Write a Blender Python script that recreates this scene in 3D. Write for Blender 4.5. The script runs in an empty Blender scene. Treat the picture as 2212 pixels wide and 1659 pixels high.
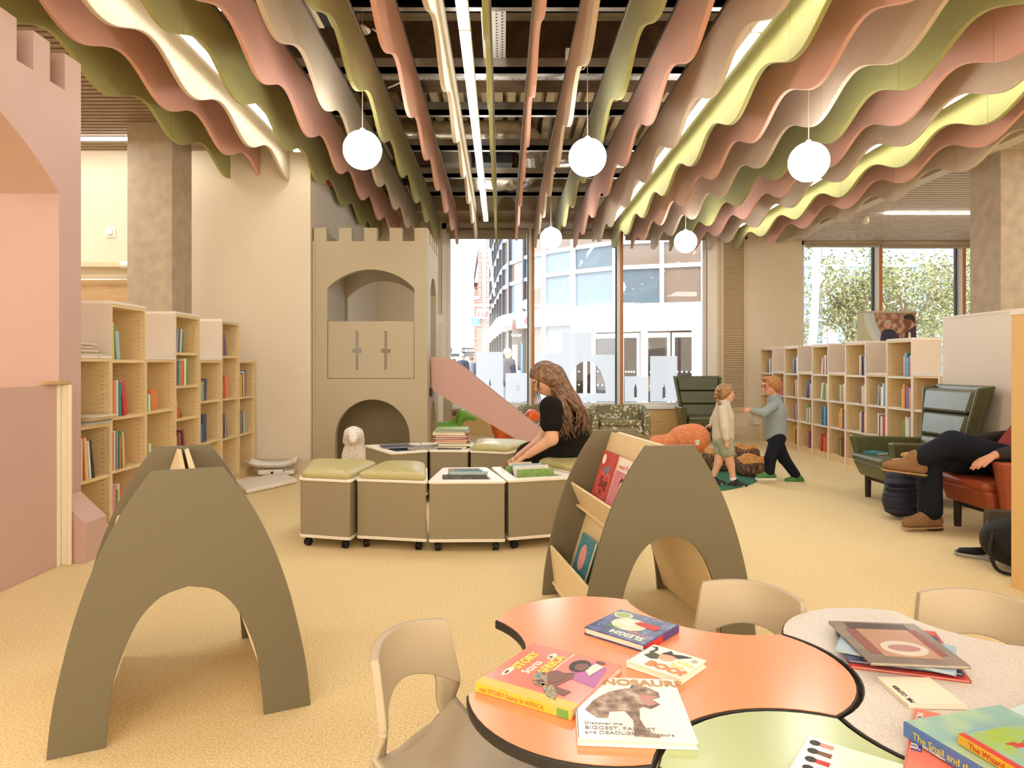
import bpy, bmesh, math, random
import numpy as np
from mathutils import Vector, Matrix
from mathutils.geometry import interpolate_bezier

random.seed(7)
RNG = np.random.default_rng(11)
SC = bpy.context.scene
COL = SC.collection

# ------------------------------------------------------------------ camera
FPX, CX, CY, CAMH = 1500.0, 1085.0, 790.0, 1.2      # focal length in pixels, principal point, eye height
cam_d = bpy.data.cameras.new('camera')
cam_d.sensor_width = 36.0
cam_d.lens = FPX / 2212 * 36.0
cam_d.shift_x = (1106.0 - CX) / 2212
cam_d.shift_y = (CY - 829.5) / 2212
cam_d.clip_start = 0.02
cam_d.clip_end = 200
cam = bpy.data.objects.new('camera', cam_d)
cam.location = (0, 0, CAMH)
cam.rotation_euler = (math.pi / 2, 0, 0)
COL.objects.link(cam)
SC.camera = cam

# ------------------------------------------------------------------ world, sun, lamps, exposure
SC.view_settings.view_transform = 'Standard'
SC.view_settings.look = 'None'
SC.view_settings.gamma = 1.0
SC.view_settings.use_curve_mapping = False
SC.view_settings.exposure = 0.08
SC.cycles.use_denoising = True
SC.cycles.max_bounces = 8
SC.cycles.diffuse_bounces = 5
SC.cycles.transparent_max_bounces = 16
SC.cycles.sample_clamp_indirect = 6.0
SC.cycles.caustics_reflective = False
SC.cycles.caustics_refractive = False

world = bpy.data.worlds.new('sky')
world.use_nodes = True
SC.world = world
wn = world.node_tree
bg = wn.nodes['Background']
bg.inputs['Color'].default_value = (0.90, 0.95, 1.0, 1)
bg.inputs['Strength'].default_value = 6.5

def add_light(name, kind, loc, energy, color=(1, 1, 1), rot=(0, 0, 0), **kw):
    d = bpy.data.lights.new(name, kind)
    d.energy = energy
    d.color = color
    for k, v in kw.items():
        setattr(d, k, v)
    o = bpy.data.objects.new(name, d)
    o.location = loc
    o.rotation_euler = rot
    COL.objects.link(o)
    return o

WARM = (1.0, 0.97, 0.90)
sun = add_light('sun', 'SUN', (0, -5, 12), 2.2, (1, 0.96, 0.9), rot=(math.radians(38), math.radians(-22), 0), angle=0.01)
# added area lights outside the view, an even overhead fill for the room
for i, (lx, ly) in enumerate([(-3.6, -1.2), (-1.0, -1.6), (1.6, -1.6), (4.2, -1.2), (-4.6, 2.6), (6.0, 2.4), (6.2, 5.4), (-4.6, 6.2)]):
    add_light('overhead_fill_light', 'AREA', (lx, ly, 3.45), 50, WARM, shape='RECTANGLE', size=1.4, size_y=1.4)
# added broad fill behind the camera, brightens the faces turned toward it
add_light('rear_fill_light', 'AREA', (0.5, -2.9, 1.9), 420, (1, 0.985, 0.95), rot=(-math.pi / 2, 0, 0), shape='RECTANGLE', size=12.0, size_y=2.6)
LINE_EMIT, GLOBE_EMIT = 21.0, 26.0

# ------------------------------------------------------------------ pixel helpers (measurements off the photograph)
def W(px, py, Y):
    return Vector(((px - CX) / FPX * Y, Y, CAMH - (py - CY) / FPX * Y))

def G(px, py, z=0.0):
    Y = (CAMH - z) * FPX / (py - CY)
    return Vector(((px - CX) / FPX * Y, Y, z))

# ------------------------------------------------------------------ materials
def lin(c):
    if isinstance(c, str):
        c = [int(c[i:i + 2], 16) / 255 for i in (0, 2, 4)]
    return tuple(x / 12.92 if x <= 0.04045 else ((x + 0.055) / 1.055) ** 2.4 for x in c)

MATS = {}
def mat(name, col, rough=0.5, spec=0.5, metal=0.0, noise=0.0, nscale=60.0, bump=0.0, bscale=None, coat=0.0, sheen=0.0, stretch=None, emit=0.0, detail=3.0):
    if name in MATS:
        return MATS[name]
    m = bpy.data.materials.new(name)
    m.use_nodes = True
    nt = m.node_tree
    b = nt.nodes['Principled BSDF']
    c = lin(col)
    b.inputs['Base Color'].default_value = (*c, 1)
    b.inputs['Roughness'].default_value = rough
    b.inputs['Specular IOR Level'].default_value = spec
    b.inputs['Metallic'].default_value = metal
    b.inputs['Coat Weight'].default_value = coat
    b.inputs['Sheen Weight'].default_value = sheen
    if emit:
        b.inputs['Emission Color'].default_value = (*c, 1)
        b.inputs['Emission Strength'].default_value = emit
    if noise or bump:
        tc = nt.nodes.new('ShaderNodeTexCoord')
        mp = nt.nodes.new('ShaderNodeMapping')
        nt.links.new(tc.outputs['Object'], mp.inputs['Vector'])
        if stretch:
            mp.inputs['Scale'].default_value = stretch
        nz = nt.nodes.new('ShaderNodeTexNoise')
        nz.inputs['Scale'].default_value = nscale
        nz.inputs['Detail'].default_value = detail
        nt.links.new(mp.outputs['Vector'], nz.inputs['Vector'])
        if noise:
            r = nt.nodes.new('ShaderNodeValToRGB')
            r.color_ramp.elements[0].position = 0.3
            r.color_ramp.elements[1].position = 0.7
            r.color_ramp.elements[0].color = (*[x * (1 - noise) for x in c], 1)
            r.color_ramp.elements[1].color = (*[min(1, x * (1 + noise)) for x in c], 1)
            nt.links.new(nz.outputs['Fac'], r.inputs['Fac'])
            nt.links.new(r.outputs['Color'], b.inputs['Base Color'])
        if bump:
            bn = nt.nodes.new('ShaderNodeBump')
            bn.inputs['Strength'].default_value = bump
            bn.inputs['Distance'].default_value = 0.004
            if bscale:
                n2 = nt.nodes.new('ShaderNodeTexNoise')
                n2.inputs['Scale'].default_value = bscale
                nt.links.new(mp.outputs['Vector'], n2.inputs['Vector'])
                nt.links.new(n2.outputs['Fac'], bn.inputs['Height'])
            else:
                nt.links.new(nz.outputs['Fac'], bn.inputs['Height'])
            nt.links.new(bn.outputs['Normal'], b.inputs['Normal'])
    MATS[name] = m
    return m

def emission(name, col, s):
    m = bpy.data.materials.new(name)
    m.use_nodes = True
    nt = m.node_tree
    nt.nodes.remove(nt.nodes['Principled BSDF'])
    e = nt.nodes.new('ShaderNodeEmission')
    e.inputs['Color'].default_value = (*col, 1)
    e.inputs['Strength'].default_value = s
    nt.links.new(e.outputs[0], nt.nodes['Material Output'].inputs['Surface'])
    return m

def glass(name, tint=(1, 1, 1), refl=0.05, rough=0.0):
    m = bpy.data.materials.new(name)
    m.use_nodes = True
    nt = m.node_tree
    nt.nodes.remove(nt.nodes['Principled BSDF'])
    t = nt.nodes.new('ShaderNodeBsdfTransparent')
    t.inputs['Color'].default_value = (*tint, 1)
    g = nt.nodes.new('ShaderNodeBsdfGlossy')
    g.inputs['Roughness'].default_value = rough
    lw = nt.nodes.new('ShaderNodeFresnel')
    lw.inputs['IOR'].default_value = 1.3 + refl * 3
    mx = nt.nodes.new('ShaderNodeMixShader')
    nt.links.new(lw.outputs[0], mx.inputs[0])
    nt.links.new(t.outputs[0], mx.inputs[1])
    nt.links.new(g.outputs[0], mx.inputs[2])
    nt.links.new(mx.outputs[0], nt.nodes['Material Output'].inputs['Surface'])
    return m

def frosted(name):
    m = bpy.data.materials.new(name)
    m.use_nodes = True
    nt = m.node_tree
    nt.nodes.remove(nt.nodes['Principled BSDF'])
    tr = nt.nodes.new('ShaderNodeBsdfTransparent')
    tr.inputs['Color'].default_value = (0.9, 0.92, 0.95, 1)
    tl = nt.nodes.new('ShaderNodeBsdfTranslucent')
    tl.inputs['Color'].default_value = (0.93, 0.95, 0.97, 1)
    df = nt.nodes.new('ShaderNodeBsdfDiffuse')
    df.inputs['Color'].default_value = (0.75, 0.76, 0.78, 1)
    a = nt.nodes.new('ShaderNodeMixShader')
    a.inputs[0].default_value = 0.12
    nt.links.new(tl.outputs[0], a.inputs[1])
    nt.links.new(df.outputs[0], a.inputs[2])
    b = nt.nodes.new('ShaderNodeMixShader')
    b.inputs[0].default_value = 0.82
    nt.links.new(tr.outputs[0], b.inputs[1])
    nt.links.new(a.outputs[0], b.inputs[2])
    nt.links.new(b.outputs[0], nt.nodes['Material Output'].inputs['Surface'])
    return m

def ramp_mat(name, tex, cols, rough=0.6, scale=20.0, stretch=None, bump=0.0, spec=0.4, coords='Object', rnd=1.0, sheen=0.0):
    """two- or three-colour procedural pattern; tex = 'NOISE' | 'VORONOI' | 'WAVE'"""
    if name in MATS:
        return MATS[name]
    m = bpy.data.materials.new(name)
    m.use_nodes = True
    nt = m.node_tree
    b = nt.nodes['Principled BSDF']
    b.inputs['Roughness'].default_value = rough
    b.inputs['Specular IOR Level'].default_value = spec
    b.inputs['Sheen Weight'].default_value = sheen
    tc = nt.nodes.new('ShaderNodeTexCoord')
    mp = nt.nodes.new('ShaderNodeMapping')
    nt.links.new(tc.outputs[coords], mp.inputs['Vector'])
    if stretch:
        mp.inputs['Scale'].default_value = stretch
    if tex == 'NOISE':
        t = nt.nodes.new('ShaderNodeTexNoise')
        t.inputs['Detail'].default_value = 4
        out = t.outputs['Fac']
    elif tex == 'VORONOI':
        t = nt.nodes.new('ShaderNodeTexVoronoi')
        t.inputs['Randomness'].default_value = rnd
        out = t.outputs['Distance']
    else:
        t = nt.nodes.new('ShaderNodeTexWave')
        t.inputs['Distortion'].default_value = 3
        t.inputs['Detail'].default_value = 2
        out = t.outputs['Fac']
    t.inputs['Scale'].default_value = scale
    nt.links.new(mp.outputs['Vector'], t.inputs['Vector'])
    r = nt.nodes.new('ShaderNodeValToRGB')
    els = r.color_ramp.elements
    while len(els) < len(cols):
        els.new(0.5)
    for e, (p, c) in zip(els, cols):
        e.position = p
        e.color = (*lin(c), 1)
    nt.links.new(out, r.inputs['Fac'])
    nt.links.new(r.outputs['Color'], b.inputs['Base Color'])
    if bump:
        bn = nt.nodes.new('ShaderNodeBump')
        bn.inputs['Strength'].default_value = bump
        bn.inputs['Distance'].default_value = 0.01
        nt.links.new(out, bn.inputs['Height'])
        nt.links.new(bn.outputs['Normal'], b.inputs['Normal'])
    MATS[name] = m
    return m

# ------------------------------------------------------------------ mesh helpers
class MB:
    """collects shapes; build() links them as ONE mesh object"""
    def __init__(s):
        s.v, s.f, s.mi = [], [], []
        s.cur = 0
    def add(s, vs, fs, mi=None):
        o = len(s.v)
        s.v += [tuple(v) for v in vs]
        s.f += [tuple(i + o for i in f) for f in fs]
        s.mi += [s.cur if mi is None else mi] * len(fs)
        return s
    def box(s, x0, x1, y0, y1, z0, z1, M=None, mi=None):
        x0, x1 = min(x0, x1), max(x0, x1)
        y0, y1 = min(y0, y1), max(y0, y1)
        z0, z1 = min(z0, z1), max(z0, z1)
        vs = [Vector(p) for p in ((x0, y0, z0), (x1, y0, z0), (x1, y1, z0), (x0, y1, z0), (x0, y0, z1), (x1, y0, z1), (x1, y1, z1), (x0, y1, z1))]
        if M is not None:
            vs = [M @ v for v in vs]
        return s.add(vs, [(3, 2, 1, 0), (4, 5, 6, 7), (0, 1, 5, 4), (1, 2, 6, 5), (2, 3, 7, 6), (3, 0, 4, 7)], mi)
    def hexa(s, bottom, top, mi=None):
        n = len(bottom)
        fs = [tuple(range(n))[::-1], tuple(range(n, 2 * n))] + [(i, (i + 1) % n, n + (i + 1) % n, n + i) for i in range(n)]
        return s.add(list(bottom) + list(top), fs, mi)
    def prism(s, poly, z0, z1, M=None, mi=None):
        b = [Vector((p[0], p[1], z0)) for p in poly]
        t = [Vector((p[0], p[1], z1)) for p in poly]
        if M is not None:
            b = [M @ v for v in b]
            t = [M @ v for v in t]
        return s.hexa(b, t, mi)
    def tube(s, pts, r, n=8, caps=True, mi=None):
        pts = [Vector(p) for p in pts]
        rs = r if isinstance(r, (list, tuple)) else [r] * len(pts)
        vs, fs = [], []
        prev = None
        for i, p in enumerate(pts):
            d = (pts[min(i + 1, len(pts) - 1)] - pts[max(i - 1, 0)]).normalized()
            if prev is None:
                u = d.orthogonal().normalized()
            else:
                u = (prev - d * prev.dot(d))
                u = u.normalized() if u.length > 1e-6 else d.orthogonal().normalized()
            prev = u
            w = d.cross(u)
            for k in range(n):
                a = 2 * math.pi * k / n
                vs.append(p + (u * math.cos(a) + w * math.sin(a)) * rs[i])
        for i in range(len(pts) - 1):
            for k in range(n):
                fs.append((i * n + k, i * n + (k + 1) % n, (i + 1) * n + (k + 1) % n, (i + 1) * n + k))
        if caps:
            fs.append(tuple(range(n))[::-1])
            fs.append(tuple(range((len(pts) - 1) * n, len(pts) * n)))
        return s.add(vs, fs, mi)
    def lathe(s, prof, n=24, M=None, mi=None):
        """profile of (r, z), revolved about z"""
        vs, fs = [], []
        for r, z in prof:
            for k in range(n):
                a = 2 * math.pi * k / n
                vs.append(Vector((r * math.cos(a), r * math.sin(a), z)))
        if M is not None:
            vs = [M @ v for v in vs]
        for i in range(len(prof) - 1):
            for k in range(n):
                fs.append((i * n + k, i * n + (k + 1) % n, (i + 1) * n + (k + 1) % n, (i + 1) * n + k))
        fs.append(tuple(range(n))[::-1])
        fs.append(tuple(range((len(prof) - 1) * n, len(prof) * n)))
        return s.add(vs, fs, mi)
    def sphere(s, c, r, n=24, m=12, M=None, mi=None, squash=(1, 1, 1)):
        prof = []
        vs, fs = [], []
        for i in range(m + 1):
            t = math.pi * i / m
            for k in range(n):
                a = 2 * math.pi * k / n
                v = Vector((r * math.sin(t) * math.cos(a) * squash[0], r * math.sin(t) * math.sin(a) * squash[1], -r * math.cos(t) * squash[2]))
                if M is not None:
                    v = M @ v
                vs.append(v + Vector(c))
        for i in range(m):
            for k in range(n):
                fs.append((i * n + k, i * n + (k + 1) % n, (i + 1) * n + (k + 1) % n, (i + 1) * n + k))
        return s.add(vs, fs, mi)
    def grid(s, rows, closed=False, mi=None):
        n = len(rows[0])
        vs = [p for r in rows for p in r]
        fs = []
        for i in range(len(rows) - 1):
            for k in range(n if closed else n - 1):
                fs.append((i * n + k, i * n + (k + 1) % n, (i + 1) * n + (k + 1) % n, (i + 1) * n + k))
        return s.add(vs, fs, mi)
    def build(s, name, m=None, parent=None, smooth=False, bevel=0.0, seg=2, sub=0, solid=0.0, loc=None, M=None, merge=False):
        me = bpy.data.meshes.new(name)
        me.from_pydata(s.v, [], s.f)
        for mm in (m if isinstance(m, (list, tuple)) else [m]):
            if mm is not None:
                me.materials.append(mm)
        if any(s.mi):
            me.polygons.foreach_set('material_index', s.mi)
        if merge:
            bm = bmesh.new()
            bm.from_mesh(me)
            bmesh.ops.remove_doubles(bm, verts=bm.verts, dist=1e-5)
            bmesh.ops.recalc_face_normals(bm, faces=bm.faces)
            bm.to_mesh(me)
            bm.free()
        if smooth:
            me.polygons.foreach_set('use_smooth', [True] * len(me.polygons))
        me.update()
        o = bpy.data.objects.new(name, me)
        COL.objects.link(o)
        if parent is not None:
            o.parent = parent
        if loc is not None:
            o.location = loc
        if M is not None:
            o.matrix_local = M
        if solid:
            md = o.modifiers.new('solid', 'SOLIDIFY')
            md.thickness = solid
            md.offset = 0
        if bevel:
            md = o.modifiers.new('bevel', 'BEVEL')
            md.width = bevel
            md.segments = seg
            md.limit_method = 'ANGLE'
            md.angle_limit = math.radians(35)
            if seg > 1 or smooth:
                me.polygons.foreach_set('use_smooth', [True] * len(me.polygons))
                md2 = o.modifiers.new('wn', 'WEIGHTED_NORMAL')
                md2.keep_sharp = False
        if sub:
            md = o.modifiers.new('sub', 'SUBSURF')
            md.levels = sub
            md.render_levels = sub
        return o

def basis(o, u, v, n=None):
    """matrix: local x -> u, y -> v, z -> n, origin o"""
    u, v = Vector(u), Vector(v)
    n = Vector(n) if n is not None else u.cross(v).normalized()
    return Matrix(((u.x, v.x, n.x, o[0]), (u.y, v.y, n.y, o[1]), (u.z, v.z, n.z, o[2]), (0, 0, 0, 1)))

def plate(name, outer, holes, t, m, M, parent=None, bevel=0.0):
    """flat board cut to an outline with holes; local xy outline, thickness t along +z, placed by M"""
    cu = bpy.data.curves.new(name, 'CURVE')
    cu.dimensions = '2D'
    cu.fill_mode = 'BOTH'
    cu.extrude = t / 2 - bevel
    cu.bevel_depth = bevel
    cu.bevel_resolution = 1
    cu.offset = -bevel
    for poly in [outer] + list(holes):
        sp = cu.splines.new('POLY')
        sp.points.add(len(poly) - 1)
        for p, q in zip(sp.points, poly):
            p.co = (q[0], q[1], 0, 1)
        sp.use_cyclic_u = True
    tmp = bpy.data.objects.new('tmp', cu)
    me = bpy.data.meshes.new_from_object(tmp)
    bpy.data.objects.remove(tmp)
    bpy.data.curves.remove(cu)
    me.name = name
    me.transform(M @ Matrix.Translation((0, 0, t / 2)))
    if M.determinant() < 0:
        me.flip_normals()
    me.materials.clear()
    me.materials.append(m)
    me.polygons.foreach_set('use_smooth', [False] * len(me.polygons))
    o = bpy.data.objects.new(name, me)
    COL.objects.link(o)
    if parent is not None:
        o.parent = parent
    return o

def thing(name, label, cat, loc=(0, 0, 0), rotz=0.0, group=None):
    o = bpy.data.objects.new(name, None)
    o.empty_display_size = 0.05
    o.location = loc
    o.rotation_euler = (0, 0, rotz)
    COL.objects.link(o)
    return tag(o, label, cat, group)

def tag(o, label, cat, group=None, kind=None):
    o['label'] = label
    if cat:
        o['category'] = cat
    if group:
        o['group'] = group
    if kind:
        o['kind'] = kind
    return o

def struct(o, label=None):
    o['kind'] = 'structure'
    if label:
        o['label'] = label
    return o

def copy_tree(o, parent=None):
    c = o.copy()
    COL.objects.link(c)
    if parent is not None:
        c.parent = parent
    for ch in list(o.children):
        copy_tree(ch, c)
    return c

def text(name, s, parent, M, size, m, align='LEFT', ext=0.0006, spacing=1.0, bold=0.0):
    cu = bpy.data.curves.new(name, 'FONT')
    cu.body = s
    cu.size = size
    cu.extrude = ext
    cu.align_x = align
    cu.offset = bold
    cu.space_line = spacing
    cu.resolution_u = 3
    tmp = bpy.data.objects.new('tmp', cu)
    me = bpy.data.meshes.new_from_object(tmp)
    bpy.data.objects.remove(tmp)
    me.transform(M)
    if M.determinant() < 0:
        me.flip_normals()
    me.materials.clear()
    me.materials.append(m)
    o = bpy.data.objects.new(name, me)
    COL.objects.link(o)
    o.parent = parent
    return o

def smooth_pts(pts, n=6, closed=False):
    """Catmull-Rom through 2D/3D points"""
    P = [Vector(p) for p in pts]
    N = len(P)
    out = []
    for i in range(N if closed else N - 1):
        a = P[(i - 1) % N] if closed or i else P[0]
        b, c = P[i], P[(i + 1) % N]
        d = P[(i + 2) % N] if closed or i + 2 < N else P[-1]
        for k in range(n):
            t = k / n
            out.append(0.5 * ((2 * b) + (c - a) * t + (2 * a - 5 * b + 4 * c - d) * t * t + (3 * b - a - 3 * c + d) * t ** 3))
    if not closed:
        out.append(P[-1])
    return out

# ------------------------------------------------------------------ signed-distance bodies -> one continuous skin (surface nets)
def sdf_obj(name, prims, h, k, m, parent=None, relax=2, cuts=()):
    """prims: ('cap', a, b, ra, rb) | ('ell', c, (rx,ry,rz)[, Matrix3]) ; smooth union with radius k; cuts: (point, normal) keep n.(x-p)<0"""
    lo, hi = np.full(3, 1e9), np.full(3, -1e9)
    for p in prims:
        if p[0] == 'cap':
            for c, r in ((p[1], p[3]), (p[2], p[4])):
                c = np.array(c, float)
                lo, hi = np.minimum(lo, c - r), np.maximum(hi, c + r)
        else:
            c, r = np.array(p[1], float), max(p[2])
            lo, hi = np.minimum(lo, c - r), np.maximum(hi, c + r)
    lo -= 3 * h + k
    hi += 3 * h + k
    n = np.ceil((hi - lo) / h).astype(int) + 1
    F = np.full(n, 1.0, np.float32)
    for p in prims:
        if p[0] == 'cap':
            a, b = np.array(p[1], float), np.array(p[2], float)
            l2 = np.minimum(a - p[3], b - p[4])
            h2 = np.maximum(a + p[3], b + p[4])
        else:
            c = np.array(p[1], float)
            r = max(p[2])
            l2, h2 = c - r, c + r
        i0 = np.maximum(0, np.floor((l2 - k * 1.5 - 2 * h - lo) / h).astype(int))
        i1 = np.minimum(n, np.ceil((h2 + k * 1.5 + 2 * h - lo) / h).astype(int) + 1)
        ax = [lo[j] + h * np.arange(i0[j], i1[j]) for j in range(3)]
        X, Yy, Z = np.meshgrid(*ax, indexing='ij')
        Q = np.stack([X, Yy, Z], -1)
        if p[0] == 'cap':
            ab = b - a
            t = np.clip(((Q - a) @ ab) / max(1e-12, ab @ ab), 0, 1)
            d = np.linalg.norm(Q - a - t[..., None] * ab, axis=-1) - (p[3] + (p[4] - p[3]) * t)
        else:
            Q = Q - c
            if len(p) > 3:
                Q = Q @ np.array(p[3])
            R = np.array(p[2], float)
            k0 = np.linalg.norm(Q / R, axis=-1)
            k1 = np.linalg.norm(Q / R ** 2, axis=-1) + 1e-9
            d = k0 * (k0 - 1) / k1
        sl = tuple(slice(i0[j], i1[j]) for j in range(3))
        A = F[sl]
        kk = p[5] if p[0] == 'cap' and len(p) > 5 else k
        hh = np.clip(0.5 + 0.5 * (A - d) / kk, 0, 1)
        F[sl] = A + (d - A) * hh - kk * hh * (1 - hh)
    for pt, nr in cuts:
        ax = [lo[j] + h * np.arange(n[j]) for j in range(3)]
        nr = np.array(nr, float) / np.linalg.norm(nr)
        D = (ax[0][:, None, None] - pt[0]) * nr[0] + (ax[1][None, :, None] - pt[1]) * nr[1] + (ax[2][None, None, :] - pt[2]) * nr[2]
        F = np.maximum(F, D)
    V, Fc = surface_nets(F, lo, h)
    me = bpy.data.meshes.new(name)
    me.from_pydata(V.tolist(), [], Fc.tolist())
    me.materials.append(m)
    me.polygons.foreach_set('use_smooth', [True] * len(me.polygons))
    me.update()
    o = bpy.data.objects.new(name, me)
    COL.objects.link(o)
    if parent is not None:
        o.parent = parent
    if relax:
        md = o.modifiers.new('relax', 'SMOOTH')
        md.iterations = relax
        md.factor = 0.5
    return o

def surface_nets(F, lo, h):
    S = F < 0
    nx, ny, nz = F.shape
    C = np.zeros((nx - 1, ny - 1, nz - 1), np.uint8)
    offs = [(i, j, k) for i in (0, 1) for j in (0, 1) for k in (0, 1)]
    for i, j, k in offs:
        C += S[i:nx - 1 + i, j:ny - 1 + j, k:nz - 1 + k]
    act = np.argwhere((C > 0) & (C < 8))
    idx = np.full(C.shape, -1, np.int64)
    idx[tuple(act.T)] = np.arange(len(act))
    acc = np.zeros((len(act), 3))
    cnt = np.zeros(len(act))
    for a in offs:
        for ax in range(3):
            if a[ax]:
                continue
            b = list(a)
            b[ax] = 1
            A = F[act[:, 0] + a[0], act[:, 1] + a[1], act[:, 2] + a[2]]
            B = F[act[:, 0] + b[0], act[:, 1] + b[1], act[:, 2] + b[2]]
            cr = (A < 0) != (B < 0)
            t = np.where(cr, A / np.where(cr, A - B, 1), 0)
            P = np.array(a, float)[None] + np.zeros((len(act), 3))
            P[:, ax] += t
            acc[cr] += P[cr]
            cnt[cr] += 1
    V = lo + h * (act + acc / cnt[:, None])
    faces = []
    for ax in range(3):
        o1, o2 = [(1, 2), (2, 0), (0, 1)][ax]
        sl0 = [slice(None)] * 3
        sl1 = [slice(None)] * 3
        sl0[ax] = slice(0, -1)
        sl1[ax] = slice(1, None)
        E = np.argwhere(S[tuple(sl0)] != S[tuple(sl1)])
        ok = (E[:, o1] > 0) & (E[:, o2] > 0) & (E[:, o1] < F.shape[o1] - 1) & (E[:, o2] < F.shape[o2] - 1)
        E = E[ok]
        def cell(d1, d2):
            Q = E.copy()
            Q[:, o1] -= d1
            Q[:, o2] -= d2
            return idx[tuple(Q.T)]
        q = np.stack([cell(1, 1), cell(0, 1), cell(0, 0), cell(1, 0)], 1)
        flip = ~S[tuple(E.T)]
        q[flip] = q[flip][:, ::-1]
        faces.append(q)
    Fc = np.concatenate(faces)
    return V, Fc[(Fc >= 0).all(1)]

def ordinal(n):
    return ['first', 'second', 'third', 'fourth', 'fifth', 'sixth', 'seventh', 'eighth', 'ninth', 'tenth', 'eleventh', 'twelfth', 'thirteenth',
            'fourteenth', 'fifteenth', 'sixteenth', 'seventeenth', 'eighteenth', 'nineteenth', 'twentieth', 'twenty-first', 'twenty-second',
            'twenty-third', 'twenty-fourth'][n]
# ================================================================== ROOM SHELL
YW = 12.0                                   # inner face of the window wall
YL = 7.83                                   # front wall on the castle-tower side
M_floor = ramp_mat('carpet', 'NOISE', [(0.30, 'caae76'), (0.5, 'dfc896'), (0.68, 'ecdbb0')], rough=0.95, scale=130, bump=0.25, spec=0.1, sheen=0.1)
M_wall = mat('warm_wall_paint', 'e2d5c0', 0.7, 0.3, noise=0.015, nscale=3)
M_wallw = mat('white_wall_paint', 'dcd6cb', 0.7, 0.3)
M_skirt = mat('skirting_paint', 'd6c8b0', 0.55, 0.4)
M_conc = mat('raw_concrete', 'b0a18d', 0.85, 0.25, noise=0.12, nscale=9, bump=0.3, bscale=60, detail=10)
M_soffit = mat('old_soffit', 'b8a482', 0.9, 0.2, noise=0.25, nscale=4, bump=0.4, bscale=30, detail=8)
M_beam = mat('brown_beam', '6b543e', 0.9, 0.2, noise=0.3, nscale=6, bump=0.4, bscale=30, detail=8)
M_white = mat('white_paint', 'f2eee6', 0.45, 0.4)
M_frame = mat('window_frame_white', 'e6e4e0', 0.4, 0.5)
M_wood = ramp_mat('oak_veneer', 'NOISE', [(0.3, 'b8976d'), (0.7, 'c9aa82')], rough=0.45, scale=6, stretch=(1, 1, 14), spec=0.4)
M_woodh = ramp_mat('oak_veneer_flat', 'NOISE', [(0.3, 'd2aa70'), (0.7, 'e2bf8a')], rough=0.45, scale=5, stretch=(1, 1, 9), spec=0.4)
M_mull = mat('mullion_shaded_side', 'b9793f', 0.45, 0.5)  # brown strip for the mullion's shaded side, shade put into its colour
M_gasket = mat('dark_gasket', '33343a', 0.5, 0.4)
M_black = mat('black_plastic', '141312', 0.45, 0.5)
M_slatdark = mat('slat_ceiling_void', '2c2520', 0.9, 0.1)
M_slat = ramp_mat('timber_slat', 'NOISE', [(0.3, '8d7864'), (0.7, 'a18c76')], rough=0.6, scale=4, stretch=(1, 12, 12))
M_slatw = mat('pale_slat', 'c9bdb0', 0.6, 0.3)
M_glass = glass('window_glass', refl=0.05)
M_frost = frosted('frosted_film')
M_alu = mat('galvanised_steel', 'b9b2a8', 0.38, 0.5, metal=0.85, noise=0.08, nscale=10)
M_foil = mat('silver_duct_foil', 'd8cfc0', 0.3, 0.6, metal=0.9, noise=0.1, nscale=8, bump=0.9, bscale=14)

def bx(name, m, x0, x1, y0, y1, z0, z1, parent=None, bevel=0.0):
    return MB().box(x0, x1, y0, y1, z0, z1).build(name, m, parent, bevel=bevel)

struct(bx('floor', M_floor, -7, 9, -3, YW + 0.3, -0.12, 0.0))
struct(bx('ceiling', M_soffit, -7, 9, -3, YW + 0.3, 4.75, 4.9))
struct(bx('wall_back', M_wall, -7, 9, -3.15, -3, 0, 4.75))
struct(bx('wall_left', M_wall, -7.15, -7, -3, YL, 0, 4.75))
struct(bx('wall_right', M_wall, 9, 9.15, -3, YW, 0, 4.75))
struct(bx('wall_front', M_wall, -7, -2.163, YL, YL + 0.15, 0, 4.75))
struct(bx('wall_return', M_wallw, -2.31, -2.16, YL + 0.15, YW + 0.3, 0, 4.75))
# window wall with two openings
wx0, wx1, wz0, wz1 = -0.96, 3.54, 0.50, 3.56
vx0, vx1, vz0, vz1 = 5.18, 8.6, 0.55, 3.36
mb = MB()
mb.box(-2.16, wx0, YW, YW + 0.3, 0, 4.75)
mb.box(wx1, vx0, YW, YW + 0.3, 0, 4.75)
mb.box(vx1, 9, YW, YW + 0.3, 0, 4.75)
mb.box(wx0, wx1, YW, YW + 0.3, wz1, 4.75)
mb.box(vx0, vx1, YW, YW + 0.3, vz1, 4.75)
mb.box(wx0, wx1, YW, YW + 0.3, 0, wz0 - 0.05)
mb.box(vx0, vx1, YW, YW + 0.3, 0, vz0 - 0.05)
struct(mb.build('wall_window', M_wall))
struct(bx('baseboard_front', M_skirt, -7, -2.16, YL - 0.015, YL, 0, 0.157))
struct(bx('baseboard_window', M_skirt, wx1, vx0, YW - 0.015, YW, 0, 0.157))
struct(bx('trim_1', M_woodh, wx0, 3.3, YW - 0.02, YW, 0, wz0 - 0.06), 'oak veneer panel under the large window')

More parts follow.
